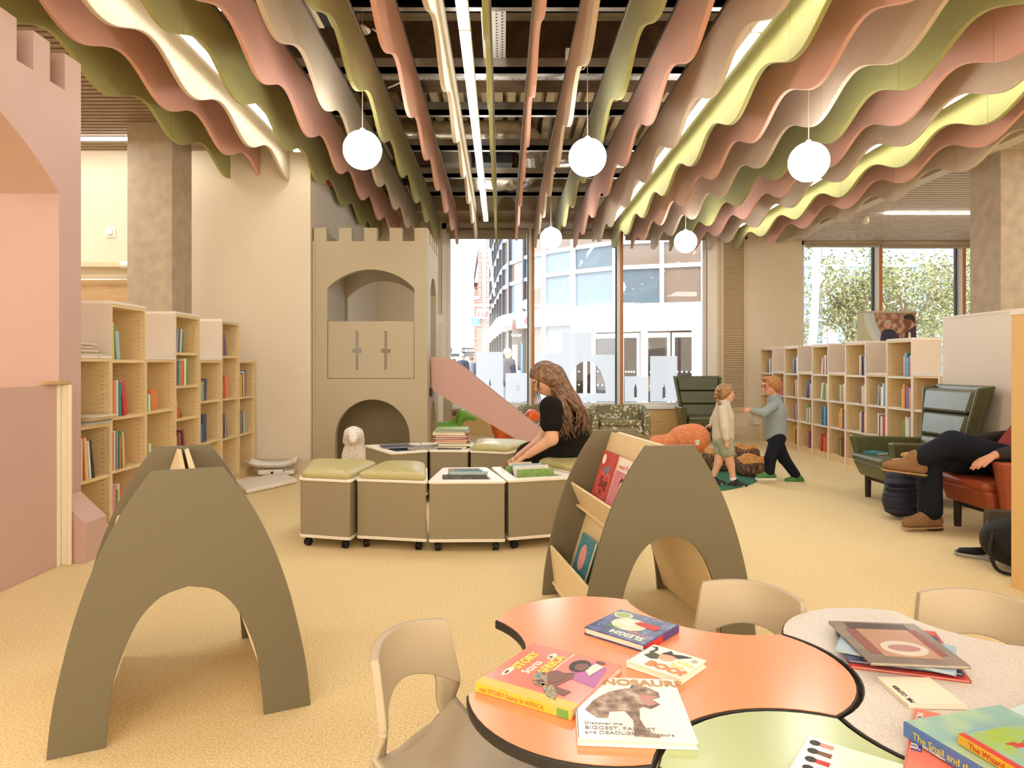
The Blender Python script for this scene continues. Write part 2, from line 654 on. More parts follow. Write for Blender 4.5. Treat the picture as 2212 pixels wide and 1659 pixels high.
def window(name, x0, x1, z0, z1, mulls, label):
    w = thing(name, label, None)
    struct(w)
    del w['label']
    w['label'] = label
    y0, y1 = YW + 0.06, YW + 0.16
    fr = MB()
    fr.box(x0, x0 + 0.06, y0, y1, z0, z1).box(x1 - 0.06, x1, y0, y1, z0, z1).box(x0, x1, y0, y1, z1 - 0.06, z1).box(x0, x1, y0, y1, z0, z0 + 0.06)
    fr.build('window_frame', M_frame, w)
    edges = [x0 + 0.06] + [m for m in mulls] + [x1 - 0.06]
    for mx in mulls:
        b = MB()
        b.box(mx - 0.045, mx + 0.005, YW - 0.02, YW + 0.12, z0, z1)
        b.box(mx - 0.065, mx - 0.045, YW + 0.06, YW + 0.12, z0, z1, mi=1)
        b.box(mx + 0.005, mx + 0.055, YW - 0.03, YW + 0.12, z0, z1 - 0.02, mi=2)
        b.build('mullion', [M_frame, M_gasket, M_mull], w)
    for a, b_ in zip(edges[:-1], edges[1:]):
        MB().box(a + 0.01, b_ - 0.01, YW + 0.10, YW + 0.112, z0 + 0.05, z1 - 0.05).build('pane', M_glass, w)
    MB().box(x0 - 0.02, x1 + 0.02, YW - 0.05, YW + 0.06, z0 - 0.05, z0).build('sill', M_white, w, bevel=0.006)
    return w

w1 = window('window_1', wx0, wx1, wz0, wz1, [0.5, 1.88 + 0.15], 'tall shopfront window with mullions brown on the shaded side and frosted castle film')
w2 = window('window_2', vx0, vx1, vz0, vz1, [6.5, 7.94], 'window above the library bookcases with mullions brown on the shaded side')
# window reveals (white linings)
struct(bx('trim_2', M_white, wx1 - 0.001, wx1 + 0.16, YW - 0.03, YW, wz0, wz1), 'white lining beside the large window')
struct(bx('trim_3', M_white, wx0 - 0.08, wx0 + 0.001, YW - 0.03, YW, wz0 - 0.05, wz1 + 0.1), 'white lining on the tower side of the large window')
struct(bx('trim_4', M_white, wx0 - 0.08, wx1 + 0.16, YW - 0.03, YW, wz1, wz1 + 0.1), 'white lining over the large window')
# roller blinds
def blind(x0, x1, z, drop, label, r=0.045):
    t = thing('roller_blind', label, 'blind', (0, 0, 0), group=None)
    MB().tube([(x0, YW - 0.06, z), (x1, YW - 0.06, z)], r, 14).build('roller', M_blind, t, smooth=True)
    MB().box(x0 + 0.02, x1 - 0.02, YW - 0.035, YW - 0.031, z - drop, z).build('fabric', M_blind, t)
    MB().box(x0 + 0.02, x1 - 0.02, YW - 0.042, YW - 0.024, z - drop - 0.02, z - drop).build('bottom_bar', M_blind, t)
M_blind = mat('blind_fabric', 'b9ac9c', 0.8, 0.2)
M_blindw = M_blind
blind(wx0 + 0.02, 0.44, 3.52, 0.12, 'beige roller blind at the head of the tower-side pane')
blind(0.56, 1.96, 3.50, 0.10, 'beige roller blind at the head of the middle pane')
blind(2.10, wx1 - 0.02, 3.48, 0.10, 'beige roller blind at the head of the pane beside the louvred grille')
blind(vx0 + 0.02, 6.50, 3.34, 0.08, 'white roller blind over the bookcase window, nearer the louvred grille', 0.06)
blind(6.52, vx1 - 0.4, 3.32, 0.08, 'white roller blind over the bookcase window, nearer the concrete column', 0.06)

# frosted castle film on the panes
def fx(px): return (px - CX) / 125.0
def fz(py): return CAMH - (py - CY) / 125.0
def film(outer, holes=()):
    o = plate('frosted_film', [(fx(a), fz(b)) for a, b in outer], [[(fx(a), fz(b)) for a, b in h] for h in holes], 0.002, M_frost,
              basis((0, YW + 0.096, 0), (1, 0, 0), (0, 0, 1)), w1)
    return o
def slit(x, y0, y1, w=3):
    return [(x, y0), (x + w, y0 + 12), (x + w, y1), (x - w, y1), (x - w, y0 + 12)]
film([(1028, 760), (1087, 760), (1087, 868), (1028, 868)], [slit(1058, 818, 834, 2)])
film([(1092, 806), (1140, 806), (1140, 868), (1092, 868)], [slit(1119, 824, 845)])
arch = [(1268 + 42 * math.cos(a), 850 - 70 * math.sin(a)) for a in np.linspace(0, math.pi, 20)]
film([(1160, 764), (1215, 764), (1215, 718), (1279, 718), (1279, 766), (1333, 766), (1333, 868), (1160, 868)], [arch])
film([(1351, 813), (1403, 813), (1403, 868), (1351, 868)], [slit(1375, 828, 862)])
film([(1407, 769), (1466, 769), (1466, 868), (1407, 868)], [slit(1437, 828, 862)])

# louvred grille
t = thing('louvred_grille', 'cream wall grille of fine horizontal louvres beside the large window', 'grille')
gx0, gx1, gz0, gz1 = fx(1555), fx(1613), fz(888), fz(510)
M_cream = mat('cream_metal', 'd8c6a6', 0.5, 0.4)
mb = MB()
mb.box(gx0, gx0 + 0.06, YW - 0.03, YW, gz0, gz1).box(gx1 - 0.06, gx1, YW - 0.03, YW, gz0, gz1)
mb.box(gx0, gx1, YW - 0.03, YW, gz0, gz0 + 0.06).box(gx0, gx1, YW - 0.03, YW, gz1 - 0.06, gz1)
mb.build('grille_frame', M_cream, t)
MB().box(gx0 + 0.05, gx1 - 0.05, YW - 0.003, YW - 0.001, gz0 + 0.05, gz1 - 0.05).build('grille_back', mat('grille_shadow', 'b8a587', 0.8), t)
mb = MB()
n = 96
for i in range(n):
    z = gz0 + 0.07 + (gz1 - gz0 - 0.14) * i / (n - 1)
    mb.add([(gx0 + 0.06, YW - 0.026, z - 0.006), (gx1 - 0.06, YW - 0.026, z - 0.006), (gx1 - 0.06, YW - 0.006, z + 0.010), (gx0 + 0.06, YW - 0.006, z + 0.010)], [(0, 1, 2, 3)])
o = mb.build('louvres', M_cream, t)
o['kind'] = 'stuff'

# concrete columns
struct(bx('column_1', M_conc, -3.73, -3.28, 6.9, 7.34, 0, 3.7, bevel=0.008), 'raw concrete column behind the picture book cases')
struct(bx('column_2', M_conc, 4.88, 5.36, 6.8, 7.25, 0, 3.9, bevel=0.008), 'raw concrete column behind the cream partition')

# slatted ceilings: dark void panel + every slat
def slat_ceiling(name, x0, x1, y0, y1, z, pitch, w, m, label):
    c = MB().box(x0, x1, y0, y1, z + 0.05, z + 0.10).build(name, M_slatdark)
    struct(c, label)
    me = None
    k = 0
    y = y0 + 0.01
    while y + w < y1:
        if me is None:
            s = MB().box(x0, x1, 0, w, z, z + 0.05).build('slat', m, c)
            me = s.data
        else:
            s = bpy.data.objects.new('slat', me)
            COL.objects.link(s)
            s.parent = c
        s.location = (0, y, 0)
        y += pitch
    return c
slat_ceiling('ceiling_slats', -6.9, -3.30, 4.6, YL - 0.005, 3.62, 0.088, 0.056, M_slat, 'timber slat ceiling behind the pink castle')
slat_ceiling('ceiling_slats', 4.90, 8.95, 6.4, YW - 0.2, 3.32, 0.105, 0.07, M_slatw, 'pale slat ceiling in front of the bookcase window')
struct(bx('trim_5', M_white, 4.75, 9, YW - 0.2, YW - 0.001, 3.36, 3.5), 'white bulkhead over the bookcase window')
struct(bx('trim_6', M_wallw, 4.74, 4.90, 6.2, YW - 0.01, 3.31, 4.75), 'bulkhead edge of the pale slat ceiling')

# ================================================================== BAFFLES
felt = {'sage green': mat('felt_green', 'a19f64', 0.95, 0.15, noise=0.10, nscale=160, sheen=0.15),
        'salmon pink': mat('felt_pink', 'd9a694', 0.95, 0.15, noise=0.06, nscale=160, sheen=0.15),
        'oatmeal': mat('felt_oatmeal', 'cebca4', 0.95, 0.15, noise=0.06, nscale=160, sheen=0.15)}
PH = [.52, .82, .55, .62, .20, .72, .28, .82, .25, .60, .32, .94, .32, .86, .25, .80, .04, .80, .00, .72, .03, .66, .00, .74]
SEQ = ['sage green', 'salmon pink', 'oatmeal']
LAM = 1.2
TILT = -0.026                              # the raft hangs slightly out of level
TH = 0.034
for i in range(24):
    x = -3.07 + 0.33 * i
    cname = SEQ[i % 3]
    yend = YL - 0.03 if i < 3 else (YW - 0.12 - (0.03 * (i % 3)))
    if i >= 21:
        yend = YW - 0.12 - 0.4 * (i - 20)
    zo = TILT * x
    t = thing('ceiling_baffle', '%s wavy felt ceiling baffle, %s counted from the pink castle' % (cname, ordinal(i)), 'baffle', (x, 0, 0), group='wavy felt ceiling baffles')
    y = 1.6 + 0.5 * ((i * 7) % 4)
    ztop = 3.70 + zo
    first = True
    while y < yend - 0.05:
        y2 = min(y + 2.4, yend)
        if yend - y2 < 0.5:
            y2 = yend
        nst = max(4, int((y2 - y) / 0.06))
        rows = []
        for k in range(nst + 1):
            yy = y + (y2 - y - (0.004 if y2 < yend else 0)) * k / nst
            u = 2 * math.pi * (yy - PH[i]) / LAM
            zb = 3.215 + zo + 0.085 * (1 - math.cos(u))
            e = 0.005
            rows.append([Vector((TH / 2, yy, ztop)), Vector((TH / 2, yy, zb + e)), Vector((TH / 2 - e, yy, zb)), Vector((-TH / 2 + e, yy, zb)),
                         Vector((-TH / 2, yy, zb + e)), Vector((-TH / 2, yy, ztop))])
        mb = MB()
        mb.grid(rows, closed=True)
        mb.add(rows[0], [(0, 1, 2, 3, 4, 5)])
        mb.add(rows[-1], [(5, 4, 3, 2, 1, 0)])
        o = mb.build('felt_board', felt[cname], t)
        y = y2
    MB().box(-0.024, 0.024, 1.6, yend, ztop, ztop + 0.03).build('hanging_rail', M_alu, t)

# ================================================================== LINEAR LIGHTS, GLOBES
M_line = emission('led_diffuser', (1.0, 0.97, 0.90), LINE_EMIT)
M_globe = emission('opal_globe', (1.0, 0.975, 0.93), GLOBE_EMIT)
M_body = mat('white_luminaire_body', 'e9e4da', 0.4)
M_lineup = emission('uplight_fill_glow', (1.0, 0.96, 0.88), 13.0)  # added upward glow, lifts the ceiling void and the baffle tops
def linear_light(x, z, y0, y1, label, n=2, w=0.065):
    t = thing('linear_light', label, 'light', (x, 0, z), group='linear lights between the baffles')
    L = (y1 - y0) / n
    for k in range(n):
        a, b = y0 + k * L, y0 + (k + 1) * L - 0.02
        MB().box(-w / 2 - 0.006, w / 2 + 0.006, a, b, 0.004, 0.08).build('light_housing', M_body, t)
        MB().box(-w / 2, w / 2, a + 0.01, b - 0.01, 0, 0.006).build('diffuser', M_line, t)
        MB().box(-w / 2, w / 2, a + 0.01, b - 0.01, 0.080, 0.084).build('uplight_fill', M_lineup, t)
    return t
linear_light(-2.235, 3.53, 1.6, 7.6, 'linear light between the third and fourth baffles counted from the pink castle')
linear_light(-0.255, 3.46, 1.6, 10.9, 'long linear light hanging in the middle of the baffles', 3)
linear_light(1.725, 3.46, 1.6, 11.0, 'linear light between the fifteenth and sixteenth baffles from the pink castle', 3)
linear_light(3.705, 3.38, 1.6, 11.0, 'linear light near the concrete column side of the baffles', 3)
t = thing('linear_light', 'slim linear light set in the timber slat ceiling', 'light', (-4.6, 7.38, 3.60))
MB().box(-2.2, 1.25, -0.03, 0.03, 0.0, 0.03).build('diffuser', emission('led_diffuser_soft', (1.0, 0.94, 0.84), 22.0), t)
t = thing('linear_light', 'slim linear light set in the pale slat ceiling', 'light', (6.9, 9.6, 3.30))
MB().box(-1.6, 1.8, -0.03, 0.03, 0.0, 0.03).build('diffuser', bpy.data.materials['led_diffuser_soft'], t)

M_cord = mat('cream_cable', 'd8c8ae', 0.6)
for px, py, Y, r, lab in [(783, 324, 5.5, .152, 'opal globe pendant nearest the pink castle'), (1269, 340, 5.5, .148, 'opal globe pendant in front of the middle of the baffles, larger'),
                          (1747, 350, 5.36, .150, 'opal globe pendant nearest the concrete column'), (1190, 515, 9.57, .150, 'opal globe pendant hanging before the middle window pane'),
                          (1481, 522, 9.4, .150, 'opal globe pendant hanging before the window near the louvred grille')]:
    c = W(px, py, Y)
    t = thing('globe_pendant', lab, 'lamp', c, group='opal globe pendants')
    mb = MB()
    mb.sphere((0, 0, 0), r, 40, 24)
    mb.build('globe', M_globe, t, smooth=True)
    MB().lathe([(0.0, r * 0.97), (0.022, r * 0.97), (0.02, r + 0.015), (0.004, r + 0.03)], 12).build('globe_cap', M_white, t, smooth=True)
    zt = 3.86 - c.z
    MB().tube([(0, 0, r + 0.02), (0, 0, zt)], 0.0035, 6).build('cord', M_cord, t)
    MB().tube([(0, 0, zt + 0.02), (0, 0, (4.25 if Y < 5.75 else 4.62) - c.z)], 0.005, 6).build('hanger_rod', M_alu, t)
    MB().lathe([(0.062, zt - 0.012), (0.066, zt), (0.03, zt + 0.03)], 20).build('ceiling_rose', M_white, t, smooth=True)

# ================================================================== CEILING SERVICES above the baffles
for k, y in enumerate([4.35, 5.18, 6.35, 7.40, 8.60, 9.85, 10.9]):
    o = MB().box(-2.9, 4.7, y - 0.03, y + 0.03, 3.86, 3.92).box(-2.9, 4.7, y - 0.03, y - 0.025, 3.86, 4.0).build('support_channel', M_alu)
    tag(o, 'galvanised ceiling channel carrying the baffles, %s from the window wall' % ordinal(6 - k), 'channel', 'galvanised ceiling channels')
# concrete down-stand beams and lighter deck between
struct(bx('beam_1', M_beam, -3.2, 4.8, 5.15, 5.75, 4.25, 4.75), 'rough brown downstand beam nearest the camera')
struct(bx('beam_2', M_beam, -3.2, 4.8, 7.15, 7.75, 4.25, 4.75), 'rough brown downstand beam in the middle')
struct(bx('void_block', mat('dark_void', '15110e', 0.9), -3.2, 4.8, 5.75, 6.5, 4.5, 4.75), 'black block standing for the dark ceiling void between beams')  # solid block; the darkness of the gap is put into its colour
struct(bx('beam_4', mat('ceiling_edge', 'b7a488', 0.8), -2.15, 4.72, 11.2, 11.98, 3.70, 4.75), 'plastered bulkhead over the large window')
# ribbed deck
mb = MB()
for k in range(46):
    x = -2.9 + k * 0.165
    mb.box(x, x + 0.10, 7.75, 11.2, 4.62, 4.75)
o = mb.build('ceiling_deck', mat('cream_deck', 'c9b48c', 0.85, noise=0.15, nscale=6))
struct(o, 'ribbed cream metal deck')
# perforated cable trays
M_hole = mat('tray_slot', '4a4038', 0.8)
def tray(x0, x1, y0, y1, z, label, along='x'):
    t = thing('cable_tray', label, 'cable tray')
    MB().box(x0, x1, y0, y1, z, z + 0.004).box(x0, x1, y0, y0 + 0.004, z, z + 0.05).box(x0, x1, y1 - 0.004, y1, z, z + 0.05).build('tray', mat('tray_metal', 'd9d6d0', 0.45, metal=0.3), t)
    mb = MB()
    if along == 'x':
        n = int((x1 - x0) / 0.055)
        for r in range(5):
            y = y0 + 0.03 + (y1 - y0 - 0.06) * r / 4
            for k in range(n):
                if (k // 2) % 3 == 2:
                    continue
                x = x0 + 0.02 + k * 0.055 + (0.027 if r % 2 else 0)
                mb.add([(x, y - 0.005, z - 0.001), (x, y + 0.005, z - 0.001), (x + 0.033, y + 0.005, z - 0.001), (x + 0.033, y - 0.005, z - 0.001)], [(0, 1, 2, 3)])
    else:
        n = int((y1 - y0) / 0.05)
        for r in range(4):
            x = x0 + 0.03 + (x1 - x0 - 0.06) * r / 3
            for k in range(n):
                y = y0 + 0.02 + k * 0.05 + (0.025 if r % 2 else 0)
                mb.add([(x - 0.008, y, z - 0.001), (x - 0.008, y + 0.02, z - 0.001), (x + 0.008, y + 0.02, z - 0.001), (x + 0.008, y, z - 0.001)], [(0, 1, 2, 3)])
    o = mb.build('tray_slots', M_hole, t)
    o['kind'] = 'stuff'
tray(-2.9, 4.6, 6.50, 6.86, 4.02, 'perforated cable tray crossing the ceiling behind the channels')
tray(-0.17, 0.03, 4.3, 6.5, 4.00, 'short perforated cable tray running toward the window', 'y')
# foil ducts
def duct(pts, r, label, wob=0.08):
    P = smooth_pts(pts, 8)
    rs = [r * (1 + wob * math.sin(i * 2.1) * 0.5 + wob * RNG.uniform(-0.5, 0.5)) for i in range(len(P))]
    t = thing('foil_duct', label, 'duct', (0, 0, 0), 0, 'silver foil ducts')
    MB().tube(P, rs, 14).build('duct_sleeve', M_foil, t, smooth=True)
    for q in (P[len(P) // 5], P[len(P) * 4 // 5]):
        zt = 4.25 if q.y < 5.75 else (4.62 if 7.75 < q.y < 11.2 else 4.75)
        MB().tube([q, (q.x, q.y, zt)], 0.006, 6).build('hanger_rod', M_alu, t)
duct([(-1.35, 9.3, 4.30), (-0.6, 9.3, 4.27), (0.0, 9.35, 4.30), (0.30, 9.5, 4.30), (0.40, 9.9, 4.26), (0.40, 10.5, 4.2), (0.2, 10.85, 4.12), (-0.5, 10.9, 4.12)], 0.20, 'wrapped silver foil duct bending above the middle of the baffles')
duct([(0.78, 10.25, 4.22), (1.4, 10.2, 4.22), (2.2, 10.25, 4.18), (3.4, 10.3, 4.18)], 0.17, 'silver foil duct running toward the concrete column side')
duct([(-2.1, 10.2, 4.15), (-1.5, 10.4, 4.1), (-1.0, 10.5, 4.1)], 0.12, 'short silver foil duct near the castle tower')
duct([(-1.0, 4.75, 4.2), (0.3, 4.72, 4.22), (0.9, 4.7, 4.3)], 0.06, 'thin foil wrapped pipe nearest the camera')
# fan coil unit
t = thing('fan_coil_unit', 'grey and black fan coil unit above the middle of the baffles', 'air unit')
bx('unit_casing', mat('unit_grey', 'b8b2a6', 0.5, metal=0.3), -0.92, -0.45, 9.75, 10.5, 4.05, 4.45, t, 0.01)
bx('unit_box', M_black, -0.40, 0.14, 9.75, 10.5, 4.05, 4.45, t, 0.01)
# slot diffusers
def diffuser(x0, x1, y0, y1, z, label):
    t = thing('slot_diffuser', label, 'air diffuser', group='white slot air diffusers')
    MB().box(x0, x1, y0, y1, z + 0.01, z + 0.06).build('diffuser_box', M_black, t)
    n = 4
    for k in range(n):
        x = x0 + (x1 - x0 - 0.045) * k / (n - 1)
        MB().box(x, x + 0.045, y0, y1, z, z + 0.012).build('diffuser_blade', M_cream, t)
diffuser(-1.63, -1.26, 4.40, 5.35, 3.80, 'white slot air diffuser nearest the camera')
diffuser(-1.62, -1.26, 7.75, 8.75, 3.80, 'white slot air diffuser behind the globe nearest the castle')
diffuser(-1.62, -1.26, 10.05, 11.05, 3.80, 'white slot air diffuser over the castle tower')
# conduits and flex
for (pts, r, lab) in [([(0.98, 7.78, 4.5), (0.92, 8.5, 4.5), (0.80, 10.9, 4.5)], 0.018, 'thin steel conduit beside the middle globe'),
                      ([(-0.9, 7.2, 4.2), (-0.86, 8.2, 4.2)], 0.02, 'short steel conduit over the green baffle')]:
    tag(MB().tube(pts, r, 8).build('conduit', M_alu, smooth=True), lab, 'conduit')
cab = smooth_pts([(-1.03, 5.5, 3.87), (-0.85, 5.65, 3.80), (-0.75, 5.8, 3.76), (-0.72, 5.9, 3.80), (-0.85, 6.1, 3.72), (-1.02, 6.2, 3.68)], 5)
tag(MB().tube(cab, 0.007, 6).build('power_cable', M_cord, smooth=True), 'cream flex looping from the globe pendant nearest the castle', 'cable')
t = thing('ceiling_socket', 'white plug socket hanging from the cable tray', 'socket', (0.62, 6.3, 3.98))
bx('socket_body', M_white, -0.05, 0.05, -0.04, 0.04, 0, 0.09, t, 0.008)
MB().tube(smooth_pts([(0, 0, 0), (0.03, 0.02, -0.06), (0.12, 0.02, -0.08), (0.16, 0.0, 0.05)], 5), 0.008, 6).build('socket_lead', M_white, t, smooth=True)
M_red = mat('red_plastic', 'b5262b', 0.4)
o = MB().lathe([(0.055, 0), (0.055, 0.03), (0.045, 0.07), (0.02, 0.085)], 20, M=Matrix.Translation((-2.16, 8.6, 3.48)) @ Matrix.Rotation(math.pi / 2, 4, 'Y')).build('fire_sounder', M_red, smooth=True)
tag(o, 'red fire alarm sounder on the white wall behind the castle tower', 'alarm')
# wall fittings
t = thing('wall_sensor', 'small white sensor box on the cream wall beside the concrete column', 'sensor', W(240, 502, YL) )
bx('back_plate', M_white, -0.055, 0.055, -0.012, 0, -0.06, 0.06, t, 0.004)
bx('sensor_body', M_white, -0.03, 0.03, -0.04, -0.012, -0.03, 0.035, t, 0.006)
def socket(px, py, label, m):
    c = W(px, py, YW)
    t = thing('wall_socket', label, 'socket', (c.x, YW - 0.021, c.z))
    bx('socket_plate', m, -0.073, 0.073, -0.01, 0, -0.043, 0.043, t, 0.004)
    mb = MB()
    for sx in (-0.036, 0.036):
        mb.box(sx - 0.004, sx + 0.004, -0.0115, -0.01, 0.008, 0.022).box(sx - 0.016, sx - 0.006, -0.0115, -0.01, -0.015, -0.009).box(sx + 0.006, sx + 0.016, -0.0115, -0.01, -0.015, -0.009)
    mb.build('socket_slots', M_black, t)
socket(986, 893, 'dark metal double wall socket on the oak panel under the window', mat('dark_nickel', '6f6a58', 0.4, metal=0.5))
socket(1634, 911, 'white double wall socket beside the library bookcases', M_white)
t = thing('dome_sensor', 'small white sensor under the pale slat ceiling', 'sensor', W(1870, 476, 9.75))
MB().lathe([(0.03, -0.05), (0.045, -0.02), (0.045, 0.02), (0.03, 0.06)], 16).build('sensor_body', M_white, t, smooth=True)
# projector screen rail and oak panel on the cream wall
t = thing('screen_cassette', 'white roller screen cassette on an oak wall panel behind the column', 'projector screen')
p0, p1 = W(120, 640, YL), W(285, 566, YL)
YL2 = YL - .004
bx('oak_panel', M_wood, p0.x, p1.x, YL - 0.02, YL2, 0.9, W(0, 600, YL).z, t)
bx('screen_case', M_cream, p0.x, p1.x, YL - 0.10, YL - 0.02, W(0, 580, YL).z, W(0, 567, YL).z, t, 0.01)
MB().tube([W(120, 604, YL - 0.08), W(285, 604, YL - 0.08)], 0.012, 8).build('screen_bar', M_white, t, smooth=True)
MB().tube([W(262, 572, YL - 0.12), W(285, 572, YL - 0.12)], 0.04, 12).build('screen_motor', M_white, t, smooth=True)
# ================================================================== PINK CASTLE (near the camera, on the bookcase side)
M_pink = mat('pink_laminate', 'c9aaa2', 0.42, 0.4, noise=0.01, nscale=3)
M_pinkd = M_pink
castle = thing('castle_wall', 'pink castle play wall with battlements and an arched opening beside the picture book cases', 'play castle', (-2.70, 0, 0))
ye = 4.45
# outline in (Y, z): battlements cut into the top, arched doorway
top, notch = 3.13, 2.90
def zt(px, py): return CAMH - (py - CY) / FPX * (2.70 * FPX / (CX - px))
def yy(px): return 2.70 * FPX / (CX - px)
out = [(ye, 0), (ye, top)]
for a, b in [(140, 108), (72, 36)]:
    out += [(yy(a), top), (yy(a), notch), (yy(b), notch), (yy(b), top)]
y = yy(36)
step = 0.155
while y > 1.3:
    y -= step * 1.1
    out += [(y, top), (y, notch), (y - step, notch), (y - step, top)]
    y -= step
out += [(0.9, top), (0.9, 0)]
a0, a1, zs, za = 4.23, 1.75, 2.25, 2.72
cc = (a0 + a1) / 2
R = ((a0 - cc) ** 2 + (za - zs) ** 2) / (2 * (za - zs))
th = math.asin((a0 - cc) / R)
arc = [(cc + R * math.sin(t), za - R + R * math.cos(t)) for t in np.linspace(th, -th, 24)]
hole = [(a0, 0.002)] + arc + [(a1, 0.002)]
out2 = [p for p in out if p[0] != 0.9] + []
# one-piece face with the doorway open to the floor
out3 = [(ye, 0), ] + out[1:-2] + [(0.9, top), (0.9, 0), (a1, 0)] + arc[::-1] + [(a0, 0)]
Mw = basis((-0.45, 0, 0), (0, 1, 0), (0, 0, 1), (1, 0, 0))
plate('wall_face', out3, [], 0.45, M_pink, Mw, castle)
# half-height gate, cream finger guard, plywood latch
gate = thing('castle_gate', 'half height pink castle gate with cream hinge guard', 'gate', (-2.66, 0, 0))
yg = yy(113)
bx('gate_panel', M_pink, -0.022, 0.0, 2.3, yg - 0.0, 0.0, 1.085, gate, 0.003)
prof = [(-0.036, 0.0), (-0.01, 0.010), (0.02, 0.011), (0.045, 0.004), (0.058, 0.0), (0.064, 0.012), (0.058, 0.032), (-0.036, 0.032)]
M_guard = mat('cream_finger_guard', 'f3e6cf', 0.45, 0.4)
MB().prism([(a, yg + 0.004 + b) for a, b in prof], 0.0, 1.085).build('hinge_guard', M_guard, gate, smooth=False, bevel=0.004)
MB().box(-0.005, 0.008, yg - 0.02, yg + 0.004, 0, 1.085).build('guard_strip', M_white, gate)
MB().prism([(0.06 + .05 * math.cos(a) - .07, yg + 0.0 + .12 * math.sin(a) - .02) for a in np.linspace(0, 2 * math.pi, 20)[:-1]], 1.087, 1.109).build('plywood_latch', M_wood, gate, bevel=0.003)
# sloping pink stop box on the floor
sb = thing('stop_box', 'small pink box with a sloping lid at the foot of the pink castle', 'box', (-2.695, 0, 0))
mb = MB()
b = [(0, 4.215, 0), (0.165, 4.215, 0), (0.165, 4.44, 0), (0, 4.44, 0)]
tt = [(0, 4.215, 0.40), (0.165, 4.215, 0.243), (0.165, 4.44, 0.243), (0, 4.44, 0.40)]
mb.hexa(b, tt)
mb.build('box_shell', M_pink, sb, bevel=0.003)

# ================================================================== CASTLE TOWER with slide
M_tower = mat('tower_paint', 'b6aa90', 0.5, 0.35, noise=0.01, nscale=3)
TY0, TY1 = 7.90, 9.20
TX0, TX1 = -2.145, -0.853
tower = thing('castle_tower', 'beige play castle tower with battlements, arched windows and a pink slide', 'play castle', ((TX0 + TX1) / 2, TY0, 0))
tw = TX1 - TX0
sx = lambda px: (px - CX) / FPX * TY0 - (TX0 + TX1) / 2
sz = lambda py: CAMH - (py - CY) / FPX * TY0
zt_, zn_ = sz(492), sz(521)
def battle(x0, x1, n, zt_, zn_, first=True):
    """top outline of n merlons from x1 down to x0"""
    m = (x1 - x0) / (2 * n - 1)
    pts = []
    x = x1
    for k in range(n):
        pts += [(x, zt_), (x - m, zt_)]
        if k < n - 1:
            pts += [(x - m, zn_), (x - 2 * m, zn_)]
        x -= 2 * m
    return pts
hw = tw / 2
front_out = [(hw, 0)] + battle(-hw, hw, 5, zt_, zn_) + [(-hw, 0)]
# window + balustrade opening in one hole
ax0, ax1, asp, aap, wbot, bbot = sx(707), sx(895), sz(623), sz(582), sz(694), sz(818)
def seg_arch(x0, x1, zs, za, n=20):
    c = (x0 + x1) / 2
    R = ((x1 - c) ** 2 + (za - zs) ** 2) / (2 * (za - zs))
    t = math.asin(min(1, (x1 - c) / R))
    return [(c + R * math.sin(a), za - R + R * math.cos(a)) for a in np.linspace(t, -t, n)]
win = [(ax1, bbot), ] + seg_arch(ax0, ax1, asp, aap) + [(ax0, bbot)]
dx0, dx1, dsp, dap = sx(724), sx(885), sz(945), sz(863)
door = [(dx1, 0.0)] + [((dx0 + dx1) / 2 + (dx1 - dx0) / 2 * math.cos(a), dsp + (dap - dsp) * math.sin(a)) for a in np.linspace(0, math.pi, 26)] + [(dx0, 0.0)]
front = [(hw, 0)] + battle(-hw, hw, 5, zt_, zn_) + [(-hw, 0)] + door[::-1]
TT = 0.10
plate('front_wall', front, [win], TT, M_tower, basis((0, TT, 0), (1, 0, 0), (0, 0, 1), (0, -1, 0)), tower)
# balustrade panel with two cross-shaped slits
def cross(px, py, w, h, cw):
    x, z = sx(px), sz(py)
    a, b, c, d = 0.016, h / 2, cw / 2, 0.024
    z2 = sz(758)
    return [(x - a, z - b), (x + a, z - b), (x + a, z2 - d), (x + c, z2 - d), (x + c, z2 + d), (x + a, z2 + d), (x + a, z + b), (x - a, z + b), (x - a, z2 + d), (x - c, z2 + d), (x - c, z2 - d), (x - a, z2 - d)]
g = 0.006
plate('balustrade_panel', [(ax0 + g, bbot + g), (ax1 - g, bbot + g), (ax1 - g, wbot), (ax0 + g, wbot)],
      [cross(771, 757, 0, sz(715) - sz(799), 0.105), cross(833, 757, 0, sz(715) - sz(799), 0.105)], 0.03, M_tower,
      basis((0, 0.04, 0), (1, 0, 0), (0, 0, 1), (0, -1, 0)), tower)
# side walls: the slide side has an arched opening at deck height
D = TY1 - TY0
deck = 0.95
so = [(D, 0)] + battle(TT + .001, D, 5, zt_, zn_) + [(TT + .001, 0)]
sarch = [(1.02, deck)] + seg_arch(0.36, 1.02, 2.10, 2.28, 14) + [(0.36, deck)]
sdoor = [(1.0, 0.0)] + [(0.68 + 0.32 * math.cos(a), 0.45 + 0.32 * math.sin(a)) for a in np.linspace(0, math.pi, 16)] + [(0.36, 0.0)]
so2 = [(D, 0)] + battle(TT + .001, D, 5, zt_, zn_) + [(TT + .001, 0)] + sdoor[::-1]
plate('side_wall', so2, [sarch], 0.08, M_tower, basis((hw - 0.08, 0, 0), (0, 1, 0), (0, 0, 1), (1, 0, 0)), tower)
plate('side_wall', so, [], 0.08, M_tower, basis((-hw, 0, 0), (0, 1, 0), (0, 0, 1), (1, 0, 0)), tower)
bw = [(hw - .081, 0)] + battle(-hw + .081, hw - .081, 4, zt_, zn_) + [(-hw + .081, 0)]
bwin = [(0.40, 1.10)] + seg_arch(-0.54, 0.40, 2.09, 2.32) + [(-0.54, 1.10)]
plate('rear_wall', bw, [bwin], 0.06, M_tower, basis((0, D - 0.001, 0), (1, 0, 0), (0, 0, 1), (0, -1, 0)), tower)
